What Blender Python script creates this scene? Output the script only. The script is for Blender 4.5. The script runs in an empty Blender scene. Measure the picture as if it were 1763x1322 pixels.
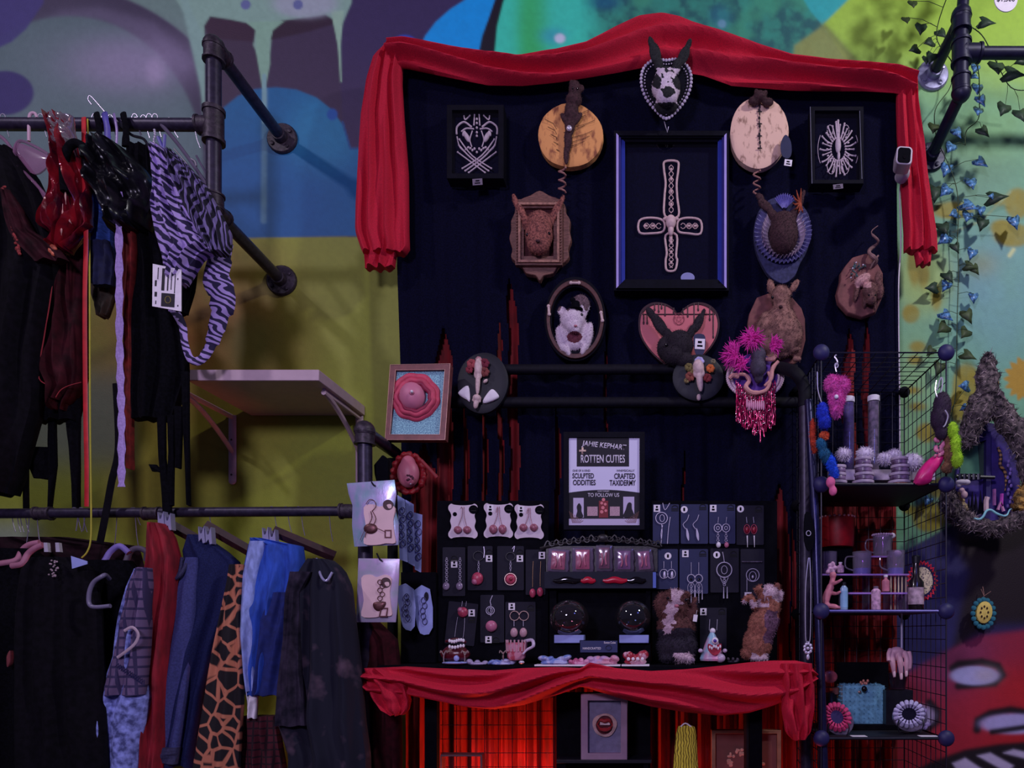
import bpy, bmesh, math, random
import numpy as np
from math import sin, cos, pi, sqrt, atan2, radians, exp
from mathutils import Vector, Matrix, noise
random.seed(7)
SC = bpy.context.scene
COL = SC.collection
# ---- camera: stands 2.5 m in front of the wall (wall = plane Y 0, camera looks along +Y) ----
CX, CY, F, D, ZC = 1118.0, 1090.0, 1250.0, 2.5, 0.83
cd = bpy.data.cameras.new('camera'); cam = bpy.data.objects.new('camera', cd); COL.objects.link(cam)
cam.location = (0, -D, ZC); cam.rotation_euler = (pi/2, 0, 0)
cd.sensor_fit = 'HORIZONTAL'; cd.sensor_width = 36; cd.lens = 36*F/1763
cd.shift_x = -(CX-881.5)/1763; cd.shift_y = (CY-661)/1763
cd.clip_start = .05; cd.clip_end = 60
SC.camera = cam
# ---- world, lights, exposure ----
wd = bpy.data.worlds.new('room_air'); SC.world = wd; wd.use_nodes = True
wd.node_tree.nodes['Background'].inputs[0].default_value = (.52, .44, 1, 1)
wd.node_tree.nodes['Background'].inputs[1].default_value = .075
SC.view_settings.view_transform = 'Standard'; SC.view_settings.look = 'None'
SC.view_settings.gamma = 1; SC.view_settings.exposure = 0.0; SC.view_settings.use_curve_mapping = False
def area(name, loc, target, size, power, col):
    l = bpy.data.lights.new(name, 'AREA'); l.shape = 'DISK'; l.size = size; l.energy = power; l.color = col
    o = bpy.data.objects.new(name, l); COL.objects.link(o); o.location = loc
    o.rotation_euler = (Vector(target)-Vector(loc)).to_track_quat('-Z', 'Y').to_euler(); return o
def point(name, loc, r, power, col):
    l = bpy.data.lights.new(name, 'POINT'); l.shadow_soft_size = r; l.energy = power; l.color = col
    o = bpy.data.objects.new(name, l); COL.objects.link(o); o.location = loc; return o
area('ceiling_lamp_left', (-3.0, -2.6, 3.7), (-.7, 0, 1.6), .18, 24, (.93, .84, 1))
area('ceiling_lamp_right', (2.1, -1.9, 3.5), (.9, 0, 1.7), .25, 36, (.98, .95, 1))
area('front_bounce_fill', (-.9, -3.8, 2.1), (-.1, 0, 1.3), .5, 42, (.76, .66, 1))  # unseen fill added for light bounced around the room
point('blue_lamp', (.75, -1.5, 1.7), .12, 5.0, (.18, .2, 1))
point('red_lamp_under_table', (-.46, -.22, .22), .05, 9, (1, .15, .05))
point('red_lamp_under_cubes', (.42, -.3, .12), .05, 2.2, (1, .07, .06))
# ---- placing: a photo pixel at depth Y (metres in front of the wall = negative) ----
def P(px, py, Y=0.0):
    k = (Y+D)/F; return Vector(((px-CX)*k, Y, ZC-(py-CY)*k))
def S(n, Y=0.0): return n*(Y+D)/F
def lin(c): return tuple(((v/255)/12.92 if v/255 <= .04045 else ((v/255+.055)/1.055)**2.4) for v in c)
# ---- objects ----
WL = {}
def _link(o, parent, w):
    COL.objects.link(o); WL[o.name] = w
    if parent is not None:
        o.parent = parent; o.location = w-WL[parent.name]
    else: o.location = w
    return o
def thing(name, label, cat, loc, group=None):
    o = bpy.data.objects.new(name, None); o.empty_display_size = .05
    _link(o, None, Vector(loc)); o['label'] = label; o['category'] = cat
    if group: o['group'] = group
    return o
def obj(name, bm, m, parent=None, label=None, smooth=True, bevel=0, mods=()):
    me = bpy.data.meshes.new(name)
    if bm.verts:
        lo = Vector([min(v.co[i] for v in bm.verts) for i in range(3)]); hi = Vector([max(v.co[i] for v in bm.verts) for i in range(3)])
        c = Vector(((lo.x+hi.x)/2, (lo.y+hi.y)/2, lo.z))
    else: c = Vector((0, 0, 0))
    for v in bm.verts: v.co -= c
    bmesh.ops.recalc_face_normals(bm, faces=bm.faces)
    bm.to_mesh(me); bm.free()
    ms = m if isinstance(m, (list, tuple)) else [m]
    for k in ms: me.materials.append(k)
    o = bpy.data.objects.new(name, me); _link(o, parent, c)
    if smooth and len(me.polygons):
        me.shade_smooth()
        try: me.set_sharp_from_angle(angle=radians(40))
        except Exception: pass
    if bevel:
        b = o.modifiers.new('bevel', 'BEVEL'); b.width = bevel; b.segments = 2; b.limit_method = 'ANGLE'
    if label: o['label'] = label
    return o
def tag(o, label, cat, group=None, kind=None):
    o['label'] = label; o['category'] = cat
    if group: o['group'] = group
    if kind: o['kind'] = kind
    return o
def one(name, bm, m, label, cat, group=None, **k): return tag(obj(name, bm, m, None, None, **k), label, cat, group)
def struct(name, bm, m, **k):
    o = obj(name, bm, m, None, None, **k); o['kind'] = 'structure'; return o
def B(): return bmesh.new()
# ---- mesh pieces (all take world points) ----
def box(bm, a, b):
    a, b = Vector(a), Vector(b)
    vs = [bm.verts.new((x, y, z)) for x in (a.x, b.x) for y in (a.y, b.y) for z in (a.z, b.z)]
    for f in ((0,1,3,2),(4,6,7,5),(0,4,5,1),(2,3,7,6),(0,2,6,4),(1,5,7,3)): bm.faces.new([vs[i] for i in f])
def pbox(bm, x0, y0, x1, y1, Y0, Y1):          # front face fills the given pixels at depth Y0, goes back to Y1
    a, b = P(x0, y0, Y0), P(x1, y1, Y0); box(bm, (a.x, Y0, b.z), (b.x, Y1, a.z))
def smoothpath(pts, n=6, closed=False):
    pts = [Vector(p) for p in pts]; out = []; N = len(pts)
    for i in range(N if closed else N-1):
        if closed: p0, p1, p2, p3 = pts[i-1], pts[i], pts[(i+1) % N], pts[(i+2) % N]
        else: p0, p1, p2, p3 = pts[max(i-1, 0)], pts[i], pts[i+1], pts[min(i+2, N-1)]
        for k in range(n):
            t = k/n
            out.append(.5*((2*p1)+(p2-p0)*t+(2*p0-5*p1+4*p2-p3)*t*t+(3*p1-p0-3*p2+p3)*t**3))
    if not closed: out.append(pts[-1])
    return out
def tube(bm, pts, r, n=8, closed=False, flat=1.0):
    pts = [Vector(p) for p in pts]; N = len(pts)
    if N < 2: return
    rs = r if isinstance(r, (list, tuple)) else [r]*N
    if len(rs) != N: rs = [rs[0]+(rs[-1]-rs[0])*i/(N-1) if len(rs) == 2 else rs[min(int(i*len(rs)/N), len(rs)-1)] for i in range(N)]
    rings = []; up = None
    for i, p in enumerate(pts):
        if closed: t = pts[(i+1) % N]-pts[i-1]
        else: t = pts[min(i+1, N-1)]-pts[max(i-1, 0)]
        if t.length < 1e-9: t = Vector((0, 0, 1))
        t.normalize()
        if up is None:
            up = Vector((0, 1, 0)) if abs(t.y) < .9 else Vector((1, 0, 0))
        s = t.cross(up)
        if s.length < 1e-6: s = t.orthogonal()
        s.normalize(); up = s.cross(t).normalized()
        rings.append([bm.verts.new(p+(s*cos(2*pi*k/n)+up*sin(2*pi*k/n)*flat)*rs[i]) for k in range(n)])
    for i in range(N if closed else N-1):
        a, b = rings[i], rings[(i+1) % N]
        for k in range(n):
            try: bm.faces.new((a[k], a[(k+1) % n], b[(k+1) % n], b[k]))
            except ValueError: pass
    if not closed and n > 2:
        bm.faces.new(rings[0][::-1]); bm.faces.new(rings[-1])
def ptube(bm, pts, r, n=8, sm=0, Y=None, **k):   # pts = (px, py, Y) or (px, py) with common Y; r in metres
    q = [P(p[0], p[1], p[2] if len(p) > 2 else Y) for p in pts]
    if sm: q = smoothpath(q, sm, k.get('closed', False))
    tube(bm, q, r, n, **k)
def ell(bm, c, r, rot=None, u=16, v=10):
    m = Matrix.Translation(Vector(c)) @ (rot.to_4x4() if rot else Matrix.Identity(4)) @ Matrix.Diagonal((r[0], r[1], r[2], 1))
    bmesh.ops.create_uvsphere(bm, u_segments=u, v_segments=v, radius=1, matrix=m)
def pell(bm, px, py, Y, rx, rz, ry=None, deg=0, u=16, v=10):
    ell(bm, P(px, py, Y), (S(rx, Y), S(ry if ry is not None else (rx+rz)/2, Y), S(rz, Y)), Matrix.Rotation(radians(deg), 3, 'Y'), u, v)
def ico(bm, c, r, s=1):
    bmesh.ops.create_icosphere(bm, subdivisions=s, radius=r, matrix=Matrix.Translation(Vector(c)))
def prism(bm, pts, Y0, Y1, inner=None, taper=1.0):  # polygon in pixels at depth Y0, pushed back to Y1
    q = [P(x, y, Y0) for x, y in pts]
    c = sum(q, Vector())/len(q)
    f = [bm.verts.new(p) for p in q]
    b = [bm.verts.new(((p.x-c.x)*taper+c.x, Y1, (p.z-c.z)*taper+c.z)) for p in q]
    n = len(q)
    for i in range(n): bm.faces.new((f[i], f[(i+1) % n], b[(i+1) % n], b[i]))
    if inner is None:
        bm.faces.new(f); bm.faces.new(b[::-1])
    else:
        q2 = [P(x, y, Y0) for x, y in inner]
        f2 = [bm.verts.new(p) for p in q2]; b2 = [bm.verts.new((p.x, Y1, p.z)) for p in q2]
        for i in range(n):
            j = (i+1) % n
            bm.faces.new((f[i], f2[i], f2[j], f[j])); bm.faces.new((b[i], b[j], b2[j], b2[i])); bm.faces.new((f2[i], b2[i], b2[j], f2[j]))
def dome(bm, pts, Y0, bulge, Y1, rings=4):      # outline in pixels at Y0, front inflated by bulge (m), flat back at Y1
    q = [P(x, y, Y0) for x, y in pts]; c = sum(q, Vector())/len(q); n = len(q)
    prev = [bm.verts.new(p) for p in q]; base = prev
    for k in range(1, rings):
        t = k/rings; d = sin(t*pi/2)*bulge
        cur = [bm.verts.new(p.lerp(c, 1-cos(t*pi/2)) + Vector((0, -d, 0))) for p in q]
        for i in range(n): bm.faces.new((prev[i], prev[(i+1) % n], cur[(i+1) % n], cur[i]))
        prev = cur
    v = bm.verts.new(c+Vector((0, -bulge, 0)))
    for i in range(n): bm.faces.new((prev[i], prev[(i+1) % n], v))
    bk = [bm.verts.new((p.x, Y1, p.z)) for p in q]
    for i in range(n): bm.faces.new((base[(i+1) % n], base[i], bk[i], bk[(i+1) % n]))
    bm.faces.new(bk[::-1])
def oval(cx, cy, rx, ry, n=32, deg=0, wob=0, seed=0, a0=0, a1=2*pi):
    rd = random.Random(seed); o = []
    ph = [rd.uniform(0, 6.28) for _ in range(4)]
    for i in range(n):
        a = a0+(a1-a0)*i/n
        k = 1+wob*(sin(2*a+ph[0])+.6*sin(3*a+ph[1])+.4*sin(5*a+ph[2]))
        x, y = rx*k*cos(a), ry*k*sin(a); d = radians(deg)
        o.append((cx+x*cos(d)-y*sin(d), cy+x*sin(d)+y*cos(d)))
    return o
def rect(x0, y0, x1, y1): return [(x0, y0), (x1, y0), (x1, y1), (x0, y1)]
def rrect(cx, cy, w, h, deg=0, rr=0, n=4):
    pts = []
    if rr <= 0: pts = [(-w/2, -h/2), (w/2, -h/2), (w/2, h/2), (-w/2, h/2)]
    else:
        for (sx, sy, a0) in ((1, -1, -90), (1, 1, 0), (-1, 1, 90), (-1, -1, 180)):
            for k in range(n+1):
                a = radians(a0+90*k/n); pts.append((sx*(w/2-rr)+rr*cos(a), sy*(h/2-rr)+rr*sin(a)))
    d = radians(deg)
    return [(cx+x*cos(d)-y*sin(d), cy+x*sin(d)+y*cos(d)) for x, y in pts]
def spl(pts, n=6): return [(p.x, p.y) for p in smoothpath([(x, y, 0) for x, y in pts], n, True)]
def lathe(bm, prof, c, n=20, axis='Z'):
    c = Vector(c); rings = []
    for r, z in prof:
        ring = []
        for k in range(n):
            a = 2*pi*k/n
            if axis == 'Z': ring.append(bm.verts.new(c+Vector((r*cos(a), r*sin(a), z))))
            elif axis == 'Y': ring.append(bm.verts.new(c+Vector((r*cos(a), z, r*sin(a)))))
            else: ring.append(bm.verts.new(c+Vector((z, r*cos(a), r*sin(a)))))
        rings.append(ring)
    for i in range(len(rings)-1):
        for k in range(n): bm.faces.new((rings[i][k], rings[i][(k+1) % n], rings[i+1][(k+1) % n], rings[i+1][k]))
    bm.faces.new(rings[0][::-1]); bm.faces.new(rings[-1])
def interp(tab, t):          # rows (t, a, b, ...) smooth interpolation
    if t <= tab[0][0]: return tab[0][1:]
    for i in range(len(tab)-1):
        if t <= tab[i+1][0]:
            k = (t-tab[i][0])/max(tab[i+1][0]-tab[i][0], 1e-9)
            return tuple(a+(b-a)*k for a, b in zip(tab[i][1:], tab[i+1][1:]))
    return tab[-1][1:]
def cloth(bm, rows, Y, T=.03, amp=.012, folds=5, nu=40, nv=40, seed=0, drift=.5, hem=2, crease=.5):
    """hanging cloth / garment: rows = (py, xleft, xright) in pixels at depth Y; a closed body about T thick with vertical folds"""
    rd = random.Random(seed); ph = [rd.uniform(0, 6.28) for _ in range(6)]
    y0, y1 = rows[0][0], rows[-1][0]; F_, K_ = [], []
    for j in range(nv+1):
        v = j/nv; py = y0+(y1-y0)*v; xl, xr = interp(rows, py)
        ra, rb = [], []
        for i in range(nu+1):
            u = i/nu
            w = sin(2*pi*(folds*u+drift*sin(2.1*v+ph[0]))+ph[1])+.5*sin(2*pi*(folds*1.7*u+drift*v)+ph[2])
            w += crease*noise.noise(Vector((u*folds*1.5, v*6, seed*3.1)))*1.6
            e = sqrt(max(0, 1-(2*u-1)**2))**.6
            d = -(T*.5)*e-amp*w*e*(.35+.65*min(1, v*3+.2))
            hy = py+(hem*sin(2*pi*folds*u+ph[3]) if j == nv else 0)
            p = P(xl+(xr-xl)*u, hy, Y)
            ra.append(bm.verts.new((p.x, Y+d, p.z)))
            rb.append(bm.verts.new((p.x, Y+T*.5*e+.0015-amp*w*e*.3, p.z)) if 0 < i < nu else ra[-1])
        F_.append(ra); K_.append(rb)
    for j in range(nv):
        for i in range(nu):
            bm.faces.new((F_[j][i], F_[j][i+1], F_[j+1][i+1], F_[j+1][i]))
            q = [K_[j][i], K_[j+1][i], K_[j+1][i+1], K_[j][i+1]]
            q2 = []
            for x in q:
                if x not in q2: q2.append(x)
            if len(q2) > 2:
                try: bm.faces.new(q2)
                except ValueError: pass
    for R, Q in ((F_[0], K_[0]), (F_[-1], K_[-1])):
        for i in range(nu):
            q2 = []
            for x in (R[i], R[i+1], Q[i+1], Q[i]):
                if x not in q2: q2.append(x)
            if len(q2) > 2:
                try: bm.faces.new(q2)
                except ValueError: pass
def swag(bm, cols, Y, T=.05, amp=.012, nf=3, nu=120, nv=24, seed=0, drift=1.2, slope=0):
    """draped band: cols = (px, ytop, ybottom); folds run along the band"""
    rd = random.Random(seed); ph = [rd.uniform(0, 6.28) for _ in range(6)]; A, K = [], []
    for i in range(nu+1):
        u = i/nu; px = cols[0][0]+(cols[-1][0]-cols[0][0])*u; yt, yb = interp(cols, px); a, b = [], []
        for j in range(nv+1):
            v = j/nv
            w = sin(2*pi*(nf*v+drift*sin(2.6*u*pi+ph[0])*.5+slope*u)+ph[1])
            w += .6*noise.noise(Vector((u*7, v*3, seed)))
            e = sin(pi*min(max(v, 0), 1))**.5 if 0 < v < 1 else 0
            p = P(px, yt+(yb-yt)*v, Y)
            a.append(bm.verts.new((p.x, Y-T*.7*e-amp*w*e, p.z)))
            b.append(bm.verts.new((p.x, Y+.002+T*.25*e, p.z)) if 0 < j < nv else a[-1])
        A.append(a); K.append(b)
    for i in range(nu):
        for j in range(nv):
            for G, rev in ((A, 0), (K, 1)):
                q = [G[i][j], G[i+1][j], G[i+1][j+1], G[i][j+1]]; q2 = []
                for x in q:
                    if x not in q2: q2.append(x)
                try: bm.faces.new(q2[::-1] if rev else q2)
                except ValueError: pass
    for R, Q in ((A[0], K[0]), (A[-1], K[-1])):
        for j in range(nv):
            q2 = []
            for x in (R[j], R[j+1], Q[j+1], Q[j]):
                if x not in q2: q2.append(x)
            if len(q2) > 2:
                try: bm.faces.new(q2)
                except ValueError: pass
def fur(bm, n, ln, r=.0012, seed=1, down=0.0, jitter=.6):
    """tufts standing on the faces already in bm"""
    rd = random.Random(seed); bm.faces.ensure_lookup_table(); fs = list(bm.faces); bm.normal_update()
    ar = [f.calc_area() for f in fs]; pick = rd.choices(fs, ar, k=n)
    for f in pick:
        vs = f.verts; w = [rd.random() for _ in vs]; s = sum(w)
        c = sum((v.co*a for v, a in zip(vs, w)), Vector())/s
        d = f.normal+Vector((rd.uniform(-1, 1), rd.uniform(-1, 1), rd.uniform(-1, 1)))*jitter-Vector((0, 0, down)); d.normalize()
        L = ln*rd.uniform(.5, 1.2); t = d.orthogonal().normalized()*r; b = d.cross(t).normalized()*r
        a0, a1, a2, tip = bm.verts.new(c+t), bm.verts.new(c-t*.5+b*.8), bm.verts.new(c-t*.5-b*.8), bm.verts.new(c+d*L)
        bm.faces.new((a0, a1, tip)); bm.faces.new((a1, a2, tip)); bm.faces.new((a2, a0, tip))
def remesh(bm, vox, it=4):
    """melt the overlapping pieces of bm into one continuous skin"""
    me = bpy.data.meshes.new('tmp'); bmesh.ops.recalc_face_normals(bm, faces=bm.faces); bm.to_mesh(me); bm.free()
    o = bpy.data.objects.new('tmp', me); COL.objects.link(o)
    m = o.modifiers.new('r', 'REMESH'); m.mode = 'VOXEL'; m.voxel_size = vox
    s = o.modifiers.new('s', 'SMOOTH'); s.factor = .5; s.iterations = it
    dg = bpy.context.evaluated_depsgraph_get(); ev = o.evaluated_get(dg); me2 = bpy.data.meshes.new_from_object(ev)
    nb = bmesh.new(); nb.from_mesh(me2); bpy.data.objects.remove(o); bpy.data.meshes.remove(me); bpy.data.meshes.remove(me2)
    return nb
def text(name, s, px, py, w, h, Y, m, parent, deg=0, shear=0, bold=.0):
    """raised lettering fitted into w x h pixels, centre at px, py"""
    c = bpy.data.curves.new('t', 'FONT'); c.body = s; c.align_x = 'CENTER'; c.align_y = 'CENTER'; c.offset = bold; c.resolution_u = 3
    o = bpy.data.objects.new('t', c); COL.objects.link(o); dg = bpy.context.evaluated_depsgraph_get()
    me = bpy.data.meshes.new_from_object(o.evaluated_get(dg)); bm = bmesh.new(); bm.from_mesh(me)
    bpy.data.objects.remove(o); bpy.data.meshes.remove(me)
    if not bm.verts: return
    xs = [v.co.x for v in bm.verts]; ys = [v.co.y for v in bm.verts]
    cx, cy = (min(xs)+max(xs))/2, (min(ys)+max(ys))/2; sx = S(w, Y)/max(max(xs)-min(xs), 1e-6); sy = S(h, Y)/max(max(ys)-min(ys), 1e-6)
    ctr = P(px, py, Y); a = radians(-deg)
    for v in bm.verts:
        x, y = (v.co.x-cx)*sx, (v.co.y-cy)*sy; x += shear*y
        v.co = Vector((ctr.x+x*cos(a)-y*sin(a), Y, ctr.z+x*sin(a)+y*cos(a)))
    r = bmesh.ops.extrude_face_region(bm, geom=list(bm.faces))
    for v in [g for g in r['geom'] if isinstance(g, bmesh.types.BMVert)]: v.co.y -= .0006
    return obj(name, bm, m, parent, smooth=False)
# ---- materials ----
MC = {}
def M(name, c, rough=.75, metal=0.0, var=.18, scale=40, bump=.15, sheen=0, alpha=1, trans=0, emit=0, coat=0, c2=None, stretch=None, spec=.5):
    if name in MC: return MC[name]
    m = bpy.data.materials.new(name); m.use_nodes = True; nt = m.node_tree; b = nt.nodes['Principled BSDF']; L = nt.links
    b.inputs['Specular IOR Level'].default_value = spec; col = lin(c); b.inputs['Roughness'].default_value = rough; b.inputs['Metallic'].default_value = metal
    tc = nt.nodes.new('ShaderNodeTexCoord'); nz = nt.nodes.new('ShaderNodeTexNoise'); nz.inputs['Scale'].default_value = scale; nz.inputs['Detail'].default_value = 4
    src = tc.outputs['Object']
    if stretch:
        mp = nt.nodes.new('ShaderNodeMapping'); mp.inputs['Scale'].default_value = stretch; L.new(src, mp.inputs[0]); src = mp.outputs[0]
    L.new(src, nz.inputs['Vector'])
    mx = nt.nodes.new('ShaderNodeMix'); mx.data_type = 'RGBA'
    lo = lin(c2) if c2 else tuple(v*(1-var) for v in col); hi = tuple(min(1, v*(1+var)) for v in col)
    mx.inputs['A'].default_value = (*lo, 1); mx.inputs['B'].default_value = (*hi, 1)
    rp = nt.nodes.new('ShaderNodeMapRange'); rp.inputs['From Min'].default_value = .35; rp.inputs['From Max'].default_value = .65
    L.new(nz.outputs['Fac'], rp.inputs['Value']); L.new(rp.outputs[0], mx.inputs['Factor']); L.new(mx.outputs['Result'], b.inputs['Base Color'])
    if bump:
        bp = nt.nodes.new('ShaderNodeBump'); bp.inputs['Strength'].default_value = bump; bp.inputs['Distance'].default_value = .003
        L.new(nz.outputs['Fac'], bp.inputs['Height']); L.new(bp.outputs[0], b.inputs['Normal'])
    if sheen:
        b.inputs['Sheen Weight'].default_value = sheen; b.inputs['Sheen Roughness'].default_value = .4; b.inputs['Sheen Tint'].default_value = (*hi, 1)
    if alpha < 1: b.inputs['Alpha'].default_value = alpha
    if trans: b.inputs['Transmission Weight'].default_value = trans
    if coat: b.inputs['Coat Weight'].default_value = coat; b.inputs['Coat Roughness'].default_value = .1
    if emit:
        b.inputs['Emission Color'].default_value = (*col, 1); b.inputs['Emission Strength'].default_value = emit
    MC[name] = m; return m
def pattern(name, c1, c2, kind, scale, rough=.8, dist=2.0, lo=.45, hi=.55, sheen=0, stretch=(1, 1, 1), rot=(0, 0, 0)):
    if name in MC: return MC[name]
    m = bpy.data.materials.new(name); m.use_nodes = True; nt = m.node_tree; b = nt.nodes['Principled BSDF']; L = nt.links
    b.inputs['Roughness'].default_value = rough; b.inputs['Sheen Weight'].default_value = sheen
    tc = nt.nodes.new('ShaderNodeTexCoord'); mp = nt.nodes.new('ShaderNodeMapping'); mp.inputs['Scale'].default_value = stretch; mp.inputs['Rotation'].default_value = rot
    L.new(tc.outputs['Object'], mp.inputs[0])
    if kind == 'wave':
        t = nt.nodes.new('ShaderNodeTexWave'); t.inputs['Scale'].default_value = scale; t.inputs['Distortion'].default_value = dist; t.inputs['Detail'].default_value = 1.5; t.inputs['Detail Scale'].default_value = 1.2; out = t.outputs['Fac']
    elif kind == 'voronoi':
        t = nt.nodes.new('ShaderNodeTexVoronoi'); t.inputs['Scale'].default_value = scale; out = t.outputs['Distance']
    elif kind == 'edge':
        t = nt.nodes.new('ShaderNodeTexVoronoi'); t.feature = 'DISTANCE_TO_EDGE'; t.inputs['Scale'].default_value = scale; out = t.outputs['Distance']
    else:
        t = nt.nodes.new('ShaderNodeTexNoise'); t.inputs['Scale'].default_value = scale; t.inputs['Detail'].default_value = 3; out = t.outputs['Fac']
    L.new(mp.outputs[0], t.inputs['Vector'])
    r = nt.nodes.new('ShaderNodeMapRange'); r.inputs['From Min'].default_value = lo; r.inputs['From Max'].default_value = hi; L.new(out, r.inputs['Value'])
    mx = nt.nodes.new('ShaderNodeMix'); mx.data_type = 'RGBA'; mx.inputs['A'].default_value = (*lin(c1), 1); mx.inputs['B'].default_value = (*lin(c2), 1)
    L.new(r.outputs[0], mx.inputs['Factor']); L.new(mx.outputs['Result'], b.inputs['Base Color'])
    bp = nt.nodes.new('ShaderNodeBump'); bp.inputs['Strength'].default_value = .15; bp.inputs['Distance'].default_value = .002
    L.new(out, bp.inputs['Height']); L.new(bp.outputs[0], b.inputs['Normal'])
    MC[name] = m; return m
def grid_mat(name, c1, c2, sx, sz, w=.1, rough=.85):        # plaid / check cloth
    if name in MC: return MC[name]
    m = bpy.data.materials.new(name); m.use_nodes = True; nt = m.node_tree; b = nt.nodes['Principled BSDF']; L = nt.links; b.inputs['Roughness'].default_value = rough
    tc = nt.nodes.new('ShaderNodeTexCoord'); mp = nt.nodes.new('ShaderNodeMapping'); mp.inputs['Rotation'].default_value = (pi/2, 0, 0); L.new(tc.outputs['Object'], mp.inputs[0])
    t = nt.nodes.new('ShaderNodeTexBrick'); t.offset = 0; t.inputs['Scale'].default_value = 1; t.inputs['Brick Width'].default_value = sx; t.inputs['Row Height'].default_value = sz
    t.inputs['Mortar Size'].default_value = w*min(sx, sz); t.inputs['Color1'].default_value = (*lin(c1), 1); t.inputs['Color2'].default_value = (*[v*.8 for v in lin(c1)], 1); t.inputs['Mortar'].default_value = (*lin(c2), 1)
    L.new(mp.outputs[0], t.inputs['Vector']); L.new(t.outputs['Color'], b.inputs['Base Color']); MC[name] = m; return m
def glass(name, c=(255, 255, 255), rough=.03, a=.25, weight=.35, milk=.45):     # thin clear material
    if name in MC: return MC[name]
    m = bpy.data.materials.new(name); m.use_nodes = True; nt = m.node_tree; L = nt.links; nt.nodes.remove(nt.nodes['Principled BSDF'])
    tr = nt.nodes.new('ShaderNodeBsdfTransparent'); tr.inputs[0].default_value = (*lin(c), 1)
    gl = nt.nodes.new('ShaderNodeBsdfGlossy'); gl.inputs['Roughness'].default_value = rough
    fr = nt.nodes.new('ShaderNodeLayerWeight'); fr.inputs['Blend'].default_value = weight
    ad = nt.nodes.new('ShaderNodeMapRange'); ad.inputs['To Min'].default_value = a*.35; ad.inputs['To Max'].default_value = min(1, a*2.5)
    L.new(fr.outputs['Facing'], ad.inputs['Value'])
    mx = nt.nodes.new('ShaderNodeMixShader'); L.new(ad.outputs[0], mx.inputs[0]); L.new(tr.outputs[0], mx.inputs[1]); L.new(gl.outputs[0], mx.inputs[2])
    df = nt.nodes.new('ShaderNodeBsdfDiffuse'); df.inputs[0].default_value = (.85, .8, .9, 1); m2 = nt.nodes.new('ShaderNodeMixShader'); m2.inputs[0].default_value = min(.5, a*milk)
    L.new(mx.outputs[0], m2.inputs[1]); L.new(df.outputs[0], m2.inputs[2]); L.new(m2.outputs[0], nt.nodes['Material Output'].inputs[0]); MC[name] = m; return m
PIPE = M('black_iron', (52, 44, 66), .42, .35, .3, 60, .12)
PIPE2 = M('dark_cast_iron', (58, 47, 60), .5, .3, .4, 90, .4)
RED = M('red_gauze', (196, 10, 50), .85, 0, .15, 300, .25, sheen=.25)
REDV = M('red_velvet', (125, 8, 18), .8, 0, .3, 60, .2, sheen=.3, stretch=(1, 1, .2))
BLK = M('black_cloth', (7, 7, 33), .95, 0, .35, 200, .2, spec=.12)
BLKP = M('black_plastic', (20, 18, 30), .4, 0, .2, 60, .05)
BLKM = M('black_matte', (9, 8, 17), .9, 0, .2, 60, .05, spec=.1)
PIPED = M('matt_black_pipe', (15, 13, 26), .7, .1, .3, 60, .1, spec=.25)
WHT = M('white_card', (246, 236, 248), .7, 0, .05, 60, 0)
BONE = M('bone', (222, 190, 190), .55, 0, .15, 120, .2)
CHROME = M('chrome', (225, 215, 235), .25, .4, .05, 60, 0)
SILVER = M('silver_wire', (215, 205, 230), .3, .3, .05, 60, 0)
GOLD = M('brass', (190, 145, 100), .3, .4, .1, 60, 0)
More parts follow.
